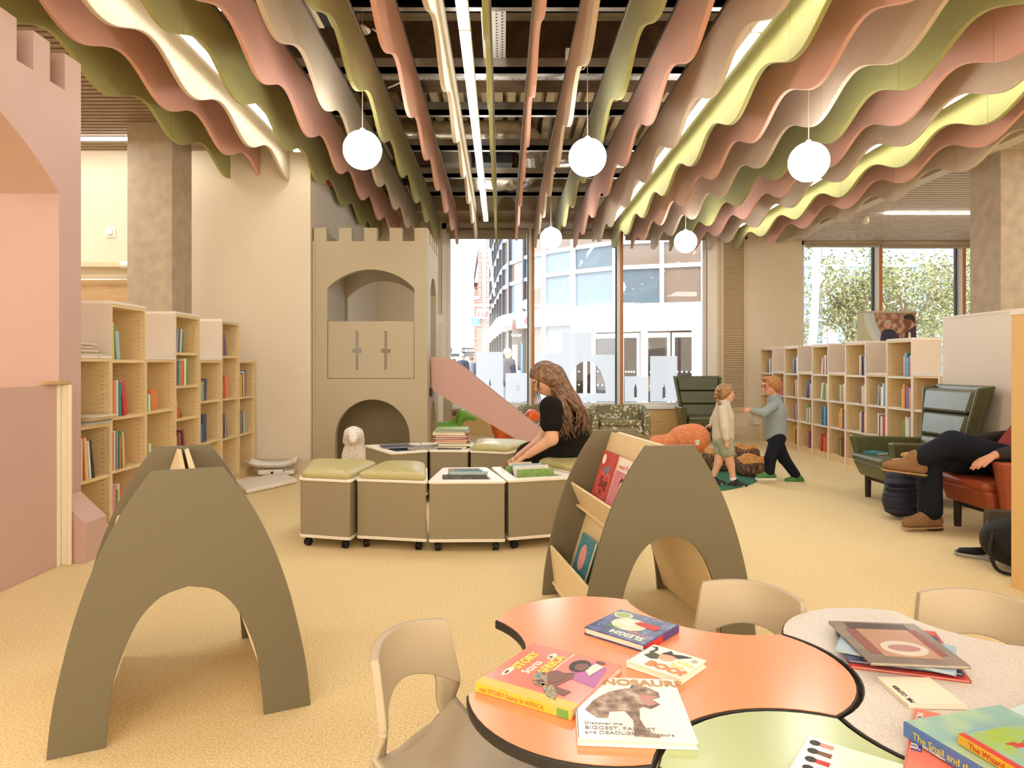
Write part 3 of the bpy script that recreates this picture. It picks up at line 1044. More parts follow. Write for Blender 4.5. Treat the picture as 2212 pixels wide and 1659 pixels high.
bx('deck_board', M_tower, -hw + 0.081, hw - 0.081, TT, D - 0.061, deck - 0.05, deck, tower)
bx('corner_trim', M_tower, -hw - 0.012, -hw + 0.02, -0.012, 0.0, 0, zn_, tower)
# slide
M_slide = mat('slide_pink', 'c9a199', 0.42, 0.4)
SY0, SY1 = 8.22, 8.74
slide = thing('slide', 'pink play slide running down from the castle tower', 'slide', (TX1 + 0.002, SY0, 0))
fxx = lambda px: (px - CX) / FPX * SY0 - TX1 - 0.002
fzz = lambda py: CAMH - (py - CY) / FPX * SY0
topc = smooth_pts([(fxx(931), fzz(771)), (fxx(950), fzz(771)), (fxx(972), fzz(776)), (fxx(1000), fzz(793)), (fxx(1030), fzz(818))], 5)
topc += [Vector((fxx(1165), fzz(926))), Vector((fxx(1225), fzz(974))), Vector((fxx(1262), fzz(992))), Vector((fxx(1275), 0.0))]
low = [Vector((fxx(1218), 0.0)), Vector((fxx(1145), fzz(966))), Vector((fxx(933), fzz(843)))]
prof = [(p.x, p.y) for p in topc] + [(p.x, p.y) for p in low]
prof = [(max(0.0, a), b) for a, b in prof][::-1]
plate('side_panel', prof, [], 0.035, M_slide, basis((0, 0.035, 0), (1, 0, 0), (0, 0, 1), (0, -1, 0)), slide)
plate('side_panel', prof, [], 0.035, M_slide, basis((0, SY1 - SY0, 0), (1, 0, 0), (0, 0, 1), (0, -1, 0)), slide)
bed = smooth_pts([(0.0, 0.95), (0.15, 0.95), (0.35, 0.88), (1.45, 0.22), (1.65, 0.14), (1.80, 0.12)], 4)
rows = [[Vector((p.x, 0.036, p.y)), Vector((p.x, SY1 - SY0 - 0.036, p.y))] for p in bed]
MB().grid(rows).build('slide_bed', mat('slide_bed_grey', 'c9c2b8', 0.25, 0.5), slide, solid=0.02)
tag(bx('slide_bracket', M_black, TX1 + 0.001, TX1 + 0.028, 8.12, 8.21, 0.84, 0.93), 'small black bracket where the slide meets the tower', 'bracket')
# white panel with slots behind the tower
t = thing('slotted_panel', 'tall narrow white panel with two slots behind the castle tower', 'panel')
px0, px1 = W(946, 0, 11.2).x, W(957, 0, 11.2).x
bx('panel_board', M_white, px0, px1, 11.2, 11.24, 0, W(0, 680, 11.2).z, t)
MB().box(px0 + .02, px0 + .03, 11.198, 11.2, 1.0, 1.9).box(px1 - .03, px1 - .02, 11.198, 11.2, 1.0, 1.9).build('panel_slots', mat('slot_grey', 'c9c4bb', .6), t)
bx('trim_7', M_tower, -1.02, -0.86, 11.6, 11.98, 0, 0.95)['kind'] = 'structure'

# ================================================================== BOOKCASES
M_maple = ramp_mat('maple_board', 'NOISE', [(0.3, 'dfc594'), (0.7, 'e6d0a4')], rough=0.45, scale=5, stretch=(3, 3, 12), spec=0.4)
M_greige = mat('greige_laminate', 'd3c6b8', 0.5, 0.4)
M_edge = mat('white_edge', 'e8e1d8', 0.5, 0.4)
M_pin = mat('pin_hole', '2a1c10', 0.9)
def bookcase(label, w, h, shelves, loc, rotz, depth=0.30, group=None, cap=True, white=False):
    t = thing('bookcase', label, 'bookcase', loc, rotz, group)
    S = 0.018
    bx('side_panel', M_greige if cap else M_maple, 0, 0.004, 0, depth, 0, h - 0.02, t) if cap else None
    bx('side_panel', M_greige, w - 0.004, w, 0, depth, 0, h - 0.02, t) if cap else None
    bx('upright', M_maple, 0.004, S, 0, depth, 0, h - 0.02, t)
    bx('upright', M_maple, w - S, w - 0.004, 0, depth, 0, h - 0.02, t)
    if white:
        bx('edge_strip', M_edge, 0.0, S, -0.002, 0, 0.0, h, t)
        bx('edge_strip', M_edge, w - S, w, -0.002, 0, 0.0, h, t)
    bx('top_panel', M_edge, 0, w, 0, depth, h - 0.02, h, t)
    bx('head_rail', M_maple, S, w - S, 0.004, depth, h - 0.042, h - 0.021, t)
    bx('back_panel', M_maple, S, w - S, depth - 0.012, depth - 0.002, 0.06, h - 0.042, t)
    for z in [0.09] + list(shelves):
        bx('shelf', M_edge if white and z > 0.1 else M_maple, S + 0.001, w - S - 0.001, 0.006, depth - 0.013, z - 0.024, z, t)
    bx('plinth', M_maple, S, w - S, 0.012, 0.028, 0, 0.065, t)
    mb = MB()
    for xs, d in ((S, 1), (w - S, -1)):
        for yv in (0.05, depth - 0.07):
            z = 0.2
            while z < h - 0.1:
                if min(abs(z - q) for q in list(shelves) + [9]) > 0.03:
                    x = xs + d * 0.0006
                    mb.add([(x, yv - 0.003, z - 0.003), (x, yv + 0.003, z - 0.003), (x, yv + 0.003, z + 0.003), (x, yv - 0.003, z + 0.003)], [(0, 1, 2, 3)])
                z += 0.032
    o = mb.build('pin_holes', M_pin, t)
    o['kind'] = 'stuff'
    return t

CASES = []
# row beside the pink castle: front plane X = -2.76 facing +X; local x runs along +Y
lb = [4.44, 4.90, 5.38, 5.865, 6.34, 6.84, 7.29, 7.76]
LS = [1.27, 1.66, 1.27, 1.66, 1.27, 1.66, 1.27]
LSH = [[.44, .80], [.455, .835, 1.245], [.45, .845], [.45, .75, 1.03, 1.315], [.49, .875], [.48, .875, 1.30], [.48, .87]]
LNAME = ['low case touching pink castle', 'tall case nearest pink castle', 'second low case from pink castle', 'second tall case from pink castle', 'third low case from pink castle', 'tall case nearest castle tower', 'low case nearest castle tower']
for i in range(7):
    w = lb[i + 1] - lb[i]
    kind = 'tall' if LS[i] > 1.5 else 'low'
    t = bookcase('maple bookcase of picture books, ' + LNAME[i], w - 0.002, LS[i], LSH[i], (-2.76, lb[i], 0), math.pi / 2, group='picture book cases')
    CASES.append((t, w - 0.002, LS[i], LSH[i], LNAME[i], 'L'))
# row under the far window: front plane X = 4.15 facing -X; local x runs along -Y
rb = [11.16, 10.66, 10.22, 9.74, 9.30, 8.84, 8.40, 7.93, 7.50, 7.03, 6.59]
RNAME = ['tall case nearest window wall', 'low case nearest window wall', 'second tall case from window wall', 'second low case from window wall', 'third tall case from window wall',
         'third low case from window wall', 'fourth tall case from window wall', 'fourth low case from window wall', 'tall case behind green armchair', 'low case behind green armchair']
for i in range(10):
    w = rb[i] - rb[i + 1]
    tall = i % 2 == 0
    h = (1.485 if tall else 1.12)
    sh = [.43, .76, 1.09] if tall else [.43, .76]
    t = bookcase('maple bookcase with pale edges, ' + RNAME[i], w - 0.002, h, sh, (4.15, rb[i], 0), -math.pi / 2, group='library bookcases', white=True)
    CASES.append((t, w - 0.002, h, sh, RNAME[i], 'R'))

# ------------------------------------------------------------------ books on the shelves
PAL = {'red': 'c23a32', 'orange': 'e07b36', 'yellow': 'e5bf3d', 'green': '6f9a3d', 'blue': '2f5f9e', 'navy': '28335e', 'teal': '2a7f8c', 'white': 'e9e4da', 'cream': 'dccba6',
       'black': '26221f', 'brown': '74482f', 'pink': 'd77f93', 'purple': '5d4586', 'grey': '8d8a86', 'pale blue': '9bbcd0', 'maroon': '7c2434'}
def book_mat(c):
    return ramp_mat('cover_' + c.replace(' ', '_'), 'NOISE', [(0.42, PAL[c]), (0.62, tuple(min(1, v * 0.8 + 0.16) for v in [int(PAL[c][i:i + 2], 16) / 255 for i in (0, 2, 4)]))], rough=0.35, scale=9, stretch=(4, 4, 6), spec=0.5)
M_pages = mat('page_block', 'efe6d2', 0.8, 0.2)
def book_mb(th, d, h):
    """upright book: spine on the front (y=0), thickness along x, height along z"""
    c = min(0.003, th * 0.2)
    mb = MB()
    mb.box(0, c, 0, d, 0, h).box(th - c, th, 0, d, 0, h).box(c, th - c, 0, c, 0, h)
    mb.box(c, th - c, c, d - 0.004, 0.003, h - 0.003, mi=1)
    return mb
ORDW = ['first', 'second', 'third', 'fourth', 'fifth', 'sixth', 'seventh', 'eighth', 'ninth', 'tenth', 'eleventh']
def place_books(case, comp_name, z, hmax, w, spec, side, depth=0.30, from_near=True):
    """spec: list of (colour, thickness, height, depth, lean degrees); packed from the near upright"""
    t, cw, label_case, grp = case
    Mc = t.matrix_world.copy() if False else Matrix.Translation(t.location) @ Matrix.Rotation(t.rotation_euler[2], 4, 'Z')
    x = 0.022
    for k, (c, th, h, d, lean) in enumerate(spec):
        h = min(h, hmax - 0.012)
        a = math.radians(lean)
        shift = h * math.sin(abs(a))
        if x + th + shift > cw - 0.022:
            break
        b = book_mb(th, d, h).build('book', [book_mat(c), M_pages])
        if side == 'L':
            R = Matrix.Translation((x + (shift if lean < 0 else 0), -0.004 + 0.010 * random.random(), z + 0.001)) @ Matrix.Rotation(a, 4, 'Y')
            if lean < 0:
                pass
            if lean > 0:
                R = Matrix.Translation((x, R.translation.y, z + 0.001 + th * math.sin(a))) @ Matrix.Rotation(a, 4, 'Y')
            else:
                R = Matrix.Translation((x + shift, R.translation.y, z + 0.001)) @ Matrix.Rotation(a, 4, 'Y')
        else:
            # packed against the far-side upright in local x (near the camera)
            xr = cw - x - th
            if lean > 0:
                R = Matrix.Translation((xr - shift, -0.004 + 0.010 * random.random(), z + 0.001 + th * math.sin(a))) @ Matrix.Rotation(a, 4, 'Y')
            else:
                R = Matrix.Translation((xr, -0.004 + 0.010 * random.random(), z + 0.001)) @ Matrix.Rotation(a, 4, 'Y')
        b.matrix_world = Mc @ R
        tag(b, '%s book, %s on %s shelf, %s' % (c, ORDW[min(k, 10)], comp_name, label_case), 'book', grp)
        x += th * math.cos(a) + shift * (1 if k == len(spec) - 1 else 0.15) + 0.001
cols = list(PAL)
def rnd_spec(n, hmin, hmax, thmin=.010, thmax=.03, pal=None, leanlast=True):
    out = []
    for k in range(n):
        c = random.choice(pal or cols)
        out.append([c, random.uniform(thmin, thmax), random.uniform(hmin, hmax), random.uniform(.16, .23), 0])
    return out
SN = ['bottom', 'lower', 'middle', 'upper', 'top']
def shelf_levels(sh, h):
    z = [0.09] + list(sh)
    tops = [q - 0.024 for q in sh] + [h - 0.042]
    return list(zip(z, tops))
Lspec = {
    (0, 1): [('navy', .02, .28, .2, 0), ('grey', .014, .27, .22, 0), ('cream', .03, .29, .22, 0), ('white', .01, .28, .22, 0), ('teal', .012, .30, .2, 0), ('white', .012, .28, .2, 0), ('orange', .014, .29, .22, -4), ('cream', .022, .28, .2, -5), ('white', .02, .26, .2, -7), ('black', .025, .26, .2, -10)],
    (0, 2): [('grey', .012, .25, .2, 0), ('green', .02, .27, .2, -6)],
    (1, 0): [('pink', .03, .25, .2, 0), ('pink', .015, .25, .2, 0), ('green', .02, .22, .2, 0), ('white', .015, .26, .2, 0), ('red', .02, .24, .2, 0), ('orange', .02, .2, .2, 0)],
    (1, 1): [('red', .012, .27, .2, 0), ('white', .012, .28, .2, 0), ('cream', .014, .28, .2, 0), ('grey', .02, .28, .2, 0), ('navy', .014, .28, .2, 0), ('teal', .01, .26, .2, 0), ('orange', .012, .24, .2, 0), ('green', .016, .27, .2, -3), ('white', .012, .26, .2, -4), ('orange', .015, .26, .2, -7)],
    (1, 2): [('orange', .03, .26, .23, 0), ('grey', .008, .27, .22, 0), ('pale blue', .008, .26, .2, 0), ('white', .012, .26, .22, 0), ('cream', .01, .25, .2, 0), ('teal', .008, .25, .2, 0), ('teal', .022, .24, .2, 0), ('red', .05, .25, .23, -9)],
    (1, 3): [('cream', .014, .26, .2, -2), ('green', .012, .25, .2, -5), ('pale blue', .04, .2, .2, -6)],
    (2, 2): [], (2, 1): [('green', .02, .14, .14, 0), ('white', .014, .14, .14, -3), ('white', .014, .14, .14, -5), ('green', .014, .14, .14, -8)],
    (3, 4): [('blue', .016, .2, .2, 4), ('white', .012, .2, .2, 4), ('navy', .012, .2, .2, 4), ('grey', .014, .2, .2, 4), ('white', .010, .2, .2, 5), ('teal', .02, .2, .2, 0), ('teal', .012, .2, .2, 0), ('purple', .012, .19, .2, 0), ('green', .014, .19, .2, 0)],
    (3, 3): [('purple', .012, .21, .2, 0), ('blue', .016, .2, .2, 0), ('teal', .014, .2, .2, 0), ('green', .02, .21, .2, 0), ('pale blue', .012, .21, .2, 0), ('orange', .03, .21, .2, 0), ('navy', .008, .21, .2, 0), ('red', .018, .21, .2, 0), ('white', .04, .23, .2, 0), ('green', .03, .225, .2, 0)],
    (3, 2): [('cream', .010, .15, .2, 0), ('red', .014, .13, .2, -8), ('orange', .012, .10, .18, -12), ('brown', .02, .09, .2, -30)],
    (3, 1): [('orange', .02, .15, .2, 0), ('brown', .03, .18, .2, -2), ('grey', .03, .17, .2, -4), ('maroon', .03, .20, .2, -12)],
    (4, 2): [('pale blue', .014, .16, .18, -3), ('yellow', .014, .17, .18, -3), ('grey', .03, .19, .2, 0), ('navy', .045, .2, .2, 3)],
    (4, 1): [('teal', .012, .17, .2, 5), ('blue', .016, .17, .2, 7), ('navy', .09, .26, .22, 0)],
    (5, 3): [('maroon', .02, .21, .2, 0), ('red', .014, .2, .2, -2), ('purple', .022, .21, .2, -3), ('blue', .014, .2, .2, -8)],
    (5, 2): [('pink', .014, .16, .2, 0), ('red', .04, .23, .2, 0), ('orange', .05, .22, .22, -5)],
    (5, 1): [('navy', .03, .24, .2, 0), ('maroon', .03, .22, .2, -2), ('yellow', .01, .2, .2, -2), ('blue', .018, .2, .2, -5), ('pale blue', .012, .2, .2, -7)],
    (6, 2): [('maroon', .014, .22, .24, 0), ('yellow', .03, .24, .24, 0), ('black', .03, .25, .24, 0), ('white', .03, .27, .25, 0), ('red', .02, .25, .25, 0), ('green', .016, .26, .26, 0), ('blue', .02, .28, .28, 0)],
    (6, 1): [('brown', .03, .25, .22, 0), ('white', .012, .24, .24, 0), ('black', .03, .24, .24, -3), ('pale blue', .06, .23, .27, -5)],
}
for ci, (t, w, h, sh, nm, side) in enumerate(CASES):
    lv = shelf_levels(sh, h)
    for li, (z, zt2) in enumerate(lv):
        hm = zt2 - z
        cn = 'lowest' if li == 0 else ('top' if li == len(lv) - 1 else ['', 'second lowest', 'third lowest', 'fourth lowest'][li])
        if side == 'L':
            sp = Lspec.get((ci, li))
            if (ci, li) == (2, 2) or not sp:
                sp = None
            if (ci, li) == (2, 1):
                place_books((t, w, nm, 'picture books'), cn, z, hm, w, Lspec[(2, 1)], 'L')
                continue
            if sp:
                place_books((t, w, nm, 'picture books'), cn, z, hm, w, sp, 'L')
            elif (ci, li) == (2, 2):
                place_books((t, w, nm, 'picture books'), cn, z, hm, w, [('green', .016, .13, .14, 0), ('white', .014, .13, .14, 0), ('white', .014, .13, .14, -3), ('green', .014, .13, .14, -6), ('orange', .10, .16, .14, 0)], 'L')
        else:
            n = random.choice([4, 4, 5, 5])
            pal = random.choice([cols, ['red', 'orange', 'white', 'navy', 'black'], ['blue', 'teal', 'white', 'pale blue', 'grey'], ['green', 'brown', 'cream', 'maroon', 'white'], ['red', 'orange', 'yellow', 'maroon', 'blue']])
            sp = rnd_spec(n, .19, .25, .022, .040, pal)
            if random.random() < .4:
                sp[-1][4] = -random.uniform(4, 10) * -1
            place_books((t, w, nm, 'library books'), cn, z, hm, w, sp, 'R')

# loose stack on the low case beside the pink castle, and the flat pile inside it
def flat_book(c, x0, x1, y0, y1, z, th, label, grp, rot=0.0):
    cxm, cym = (x0 + x1) / 2, (y0 + y1) / 2
    k = min(0.0025, th * 0.22)
    X, Y_ = (x1 - x0) / 2, (y1 - y0) / 2
    mb = MB()
    mb.box(-X, X, -Y_, Y_, 0, k).box(-X, X, -Y_, Y_, th - k, th).box(-X, -X + k, -Y_, Y_, k, th - k)
    mb.box(-X + k, X - 0.004, -Y_ + 0.003, Y_ - 0.003, k, th - k, mi=1)
    o = mb.build('book', [book_mat(c), M_pages], loc=(cxm, cym, z + 0.0005))
    o.rotation_euler[2] = rot
    tag(o, label, 'book', grp)
    return o
z = 1.27
for k, (c, th, dx, dy) in enumerate([('cream', .012, .02, 0), ('green', .008, .03, .02), ('pink', .02, 0, .0), ('brown', .026, -.02, -.05), ('white', .012, .01, .01)]):
    flat_book(c, -2.98 + dx * .3, -2.78 + dx * .3, 4.50 + dy, 4.80 + dy, z, th, '%s book, %s up in the pile on top of low case by pink castle' % (c, ORDW[k]), 'pile on the low case', 0.1 * (k - 2))
    z += th + 0.001
z = 0.801
for k, (c, th) in enumerate([('white', .008), ('pale blue', .01), ('green', .006), ('red', .006), ('cream', .010), ('yellow', .006), ('white', .008)]):
    flat_book(c, -2.97 + .008 * k, -2.745 + .008 * k, 4.585, 4.865, z, th, 'thin %s book lying flat, %s up in the pile inside low castle-side case' % (c, ORDW[k]), 'flat pile in the low case', 0.0)
    z += th + 0.001
# ================================================================== BOOK EASELS (arched display stands)
M_olive = mat('olive_laminate', '6d6550', 0.42, 0.4, noise=0.015, nscale=4)
M_birch = mat('pale_birch_board', 'e6d0a4', 0.4, 0.4, noise=0.02, nscale=5)
half_out = [(0.394, 0.0), (0.384, 0.11), (0.365, 0.225), (0.32, 0.42), (0.257, 0.602), (0.182, 0.752), (0.108, 0.86)]
half_in = [(0.237, 0.0), (0.229, 0.10), (0.215, 0.20), (0.185, 0.30), (0.142, 0.39), (0.080, 0.452), (0.0, 0.475)]
so_ = [(p.x, p.y) for p in smooth_pts(half_out, 4)]
si_ = [(p.x, p.y) for p in smooth_pts(half_in, 4)]
EASEL = so_ + [(-a, b) for a, b in so_[::-1]] + [(-a, b) for a, b in si_] + [(a, b) for a, b in si_[:-1][::-1]]
ED = 0.76
def easel(label, p, ang):
    """p = middle of the near arch on the floor; local x along the arch, local +y toward the far arch"""
    t = thing('book_easel', label, 'display stand', p, ang, 'arched book display stands')
    T = 0.018
    for y in (0.0, ED - T):
        plate('arch_panel', EASEL, [], T, M_olive, basis((0, y + T, 0), (1, 0, 0), (0, 0, 1), (0, -1, 0)), t, bevel=0.0015)
    for s in (-1, 1):
        # leaning back board from the crest to the foot, with a shelf lip and a middle rail
        def P(x, z): return (s * x, z)
        def board(name, a, b, th, y0=T + .001, y1=ED - T - .001):
            a, b = Vector(a), Vector(b)
            d = (b - a).normalized()
            n = Vector((d.y, -d.x)) * th
            q = [a, b, b + n, a + n]
            o = MB().hexa([(s * v.x, y0, v.y) for v in q], [(s * v.x, y1, v.y) for v in q]).build(name, M_birch, t, bevel=0.002)
            return o
        board('back_board', (0.022, 0.85), (0.285, 0.03), 0.018)
        board('upper_lip', (0.245, 0.585), (0.19, 0.46), 0.012)
        board('upper_ledge', (0.215, 0.462), (0.160, 0.455), 0.012)
        board('lower_lip', (0.355, 0.26), (0.33, 0.03), 0.012)
        board('lower_ledge', (0.345, 0.06), (0.285, 0.055), 0.012)
    return t
ea = easel('olive arched book stand nearest the camera, standing before the pink castle', (-1.031, 2.281, 0), math.radians(26))
angB = math.radians(9)
eb = easel('olive arched book stand in front of the seated woman, holding picture books', (0.58 + 0.116 + 0.02, 3.69 - 0.731, 0), angB)
# books standing on the second easel (its side facing the bins, local -x)
def easel_book(z0, y0, w, h, th, c, label, lower, texts=()):
    """a book leaning on the back board; local frame of eb"""
    Mb = Matrix.Translation(eb.location) @ Matrix.Rotation(angB, 4, 'Z')
    d = Vector((0.263, 0, 0.82)).normalized()         # along the board, going up, on the -x side (x grows toward the crest)
    n = Vector((-d.z, 0, d.x))                        # outward
    base = Vector((-0.285 if lower else -0.155, 0, 0.075 if lower else 0.475))
    # shift the base onto the board
    tt = (base.z - 0.03) / 0.82
    bxx = -0.285 + 0.263 * tt
    o0 = Vector((bxx, y0, base.z)) + n * (0.021 + z0)
    M = Mb @ basis(o0, (0, -1, 0), d, n)
    t = thing('book', label, 'book', (0, 0, 0), 0, 'picture books on the book stand')
    t.matrix_world = M
    MB().box(0, w, 0, h, 0, 0.002).box(0, w, 0, h, th - 0.002, th).box(0, 0.002, 0, h, 0.002, th - 0.002).build('cover', book_mat(c), t)
    MB().box(0.002, w - 0.003, 0.003, h - 0.003, 0.002, th - 0.002).build('page_block', M_pages, t)
    return t, th
M_ink = mat('ink_black', '241f1d', 0.5)
M_paper = mat('paper_white', 'f1ece2', 0.6, 0.3)
M_redink = mat('ink_red', 'c8332c', 0.45)
M_lav = mat('ink_lavender', '7d7391', 0.5)
M_pinkink = mat('ink_pink', 'e39a92', 0.5)
def disc(name, parent, x, y, rx, ry, z, m, rot=0.0, n=24):
    pts = [(x + rx * math.cos(a) * math.cos(rot) - ry * math.sin(a) * math.sin(rot), y + rx * math.cos(a) * math.sin(rot) + ry * math.sin(a) * math.cos(rot)) for a in np.linspace(0, 2 * math.pi, n + 1)[:-1]]
    return MB().prism(pts, z, z + 0.0004).build(name, m, parent)
def poly(name, parent, pts, z, m):
    return MB().prism(pts, z, z + 0.0004).build(name, m, parent)
def line(name, parent, pts, w, z, m):
    P = [Vector((p[0], p[1])) for p in pts]
    L, Rr = [], []
    for i, p in enumerate(P):
        d = (P[min(i + 1, len(P) - 1)] - P[max(0, i - 1)]).normalized()
        n = Vector((-d.y, d.x)) * w / 2
        L.append(p + n)
        Rr.append(p - n)
    mb = MB()
    mb.grid([[Vector((a.x, a.y, z)), Vector((b.x, b.y, z))] for a, b in zip(L, Rr)])
    return mb.build(name, m, parent)
T2 = lambda x, y, z=0.0: Matrix.Translation((x, y, z))
t, th = easel_book(0.0, 0.66, 0.235, 0.295, 0.012, 'red', 'red picture book titled Slug in Love on the book stand', False)
z = th + 0.0002
heart = [(0.118 + 0.082 * (16 * math.sin(a) ** 3) / 16, 0.115 + 0.095 * (13 * math.cos(a) - 5 * math.cos(2 * a) - 2 * math.cos(3 * a) - math.cos(4 * a)) / 16) for a in np.linspace(0, 2 * math.pi, 40)]
line('heart_outline', t, heart, 0.005, z, M_pinkink)
poly('slug_picture', t, [(0.075, 0.205), (0.09, 0.225), (0.12, 0.215), (0.15, 0.235), (0.172, 0.225), (0.168, 0.20), (0.13, 0.182), (0.095, 0.186)], z, M_lav)
text('title', 'Slug', t, T2(0.07, 0.115, z), 0.075, M_ink)
text('title', 'in', t, T2(0.105, 0.082, z), 0.035, M_ink)
text('title', 'love', t, T2(0.072, 0.03, z), 0.06, M_ink)
disc('badge', t, 0.045, 0.25, 0.026, 0.026, z, M_paper)
t, th = easel_book(0.0, 0.415, 0.21, 0.29, 0.006, 'pink', 'pink picture book with a girl beside the red book on the stand', False)
z = th + 0.0002
poly('cover_band', t, [(0, 0.225), (0.21, 0.225), (0.21, 0.29), (0, 0.29)], z, M_paper)
text('title', 'sweet Pea', t, T2(0.015, 0.235, z + 0.0005), 0.038, M_redink)
disc('girl_hair', t, 0.11, 0.165, 0.03, 0.034, z, mat('ink_brown', '5a3524', .5))
disc('girl_face', t, 0.112, 0.155, 0.022, 0.026, z + .0005, mat('ink_skin', 'e2b493', .5))
poly('girl_dress', t, [(0.075, 0.06), (0.15, 0.06), (0.13, 0.13), (0.095, 0.13)], z, mat('ink_yellow', 'e5bf3d', .5))
t, th = easel_book(0.0, 0.19, 0.16, 0.28, 0.006, 'yellow', 'yellow picture book mostly hidden by the stand arch', False)
t, th = easel_book(0.0, 0.60, 0.22, 0.285, 0.014, 'teal', 'teal picture book with the word Mermaid low on the stand', True)
z = th + 0.0002
text('title', 'Mermaid', t, T2(0.012, 0.03, z), 0.052, M_paper)
disc('cover_picture', t, 0.10, 0.18, 0.05, 0.065, z, M_pinkink)
t, th = easel_book(0.0, 0.33, 0.19, 0.2, 0.006, 'white', 'white picture book low on the stand, half hidden by the arch', True)

# ================================================================== STORAGE BINS (ring of seat boxes on castors)
M_bin = mat('bin_khaki', '978c73', 0.45, 0.4, noise=0.01, nscale=4)
M_rim = mat('bin_white_rim', 'f0e9dc', 0.4, 0.5)
M_cush = mat('lime_vinyl', 'b8af78', 0.32, 0.5, noise=0.02, nscale=6)
def inset(q, d):
    c = sum((Vector(p) for p in q), Vector((0, 0))) / len(q)
    out = []
    n = len(q)
    for i in range(n):
        a, b, e = Vector(q[i - 1]), Vector(q[i]), Vector(q[(i + 1) % n])
        u = (b - a).normalized()
        v = (e - b).normalized()
        n1, n2 = Vector((-u.y, u.x)), Vector((-v.y, v.x))
        m = (n1 + n2)
        m = m / max(0.2, m.dot(n1)) if m.length else n1
        out.append(b + m * d)
    return out
def rounded(q, r, n=4):
    out = []
    N = len(q)
    for i in range(N):
        a, b, e = Vector(q[i - 1]), Vector(q[i]), Vector(q[(i + 1) % N])
        u, v = (a - b).normalized(), (e - b).normalized()
        p0, p2 = b + u * r, b + v * r
        for k in range(n + 1):
            s = k / n
            out.append((1 - s) ** 2 * p0 + 2 * s * (1 - s) * b + s * s * p2)
    return out
def storage_bin(label, q, lid, bow=None):
    """q: 4 ground corners counter-clockwise; lid = 'cushion' or 'open'"""
    c = sum((Vector(p) for p in q), Vector((0, 0))) / 4
    t = thing('storage_bin', label, 'storage box', (c.x, c.y, 0), 0, 'khaki storage boxes on castors')
    L = [Vector(p) - c for p in q]
    body = rounded(inset(L, 0.006), 0.012)
    outer = rounded(L, 0.03)
    z0, z1 = 0.085, 0.44
    MB().prism(outer, 0.065, 0.085).build('base_board', M_rim, t, bevel=0.004)
    wall_in = rounded(inset(L, 0.028), 0.012)
    mb = MB()
    n = len(body)
    if lid == 'cushion':
        mb.prism(body, z0, z1)
    else:
        vs = [(p.x, p.y, z0) for p in body] + [(p.x, p.y, z1) for p in body] + [(p.x, p.y, z1) for p in wall_in] + [(p.x, p.y, z0 + .02) for p in wall_in]
        fs = []
        for a in range(3):
            fs += [(a * n + i, a * n + (i + 1) % n, (a + 1) * n + (i + 1) % n, (a + 1) * n + i) for i in range(n)]
        fs += [tuple(range(3 * n, 4 * n)), tuple(range(n))[::-1]]
        mb.add(vs, fs)
    mb.build('box_body', M_bin, t)
    rin = rounded(inset(L, 0.075), 0.02)
    rout = rounded(inset(L, -0.004), 0.034)
    n = len(rout)
    vs = []
    for zz, R in ((z1, rout), (z1 + 0.018, rout), (z1 + 0.018, rin), (z1, rin)):
        vs += [(p.x, p.y, zz) for p in R]
    fs = []
    for a in range(4):
        b = (a + 1) % 4
        fs += [(a * n + i, a * n + (i + 1) % n, b * n + (i + 1) % n, b * n + i) for i in range(n)]
    if lid == 'cushion':
        MB().prism(rout, z1, z1 + 0.018).build('lid_rim', M_rim, t, bevel=0.005)
        rows = []
        for f, zz in ((0.004, 0.0), (-0.004, 0.014), (0.0, 0.030), (0.016, 0.043), (0.05, 0.055), (0.10, 0.064), (0.15, 0.069)):
            R = rounded(inset(L, f + 0.012), 0.04 if f < 0.1 else 0.02)
            rows.append([Vector((p.x, p.y, z1 + 0.019 + zz)) for p in R])
        cc_ = Vector((0, 0, z1 + 0.019 + 0.072))
        rows.append([r.lerp(cc_, 0.6) + Vector((0, 0, 0.001)) for r in rows[-1]])
        mb = MB()
        mb.grid(rows, closed=True)
        m = len(rows[-1])
        mb.add(rows[-1], [tuple(range(m))])
        mb.add(rows[0], [tuple(range(m))[::-1]])
        mb.build('seat_cushion', M_cush, t, smooth=True)
    else:
        mb = MB().add(vs, fs)
        mb.build('lid_rim', M_rim, t, bevel=0.005)
    for p in inset(L, 0.055):
        mb = MB()
        M = Matrix.Translation((p.x, p.y, 0.026)) @ Matrix.Rotation(random.uniform(0, 3), 4, 'Z')
        Mx = M @ Matrix.Rotation(math.pi / 2, 4, 'X')
        mb.box(-0.016, 0.02, -0.003, 0.003, 0.0, 0.036, M)
        mb.lathe([(0.014, 0.026), (0.014, 0.039)], 10, M)
        co = mb.build('castor', M_black, t, smooth=False)
        MB().lathe([(0.018, -0.020), (0.026, -0.016), (0.026, -0.004), (0.02, -0.003)], 14, Mx).build('castor_wheel', M_black, co)
        MB().lathe([(0.02, 0.003), (0.026, 0.004), (0.026, 0.016), (0.018, 0.020)], 14, Mx).build('castor_wheel', M_black, co)
    return t
def Q(*p): return [tuple(x) for x in p]
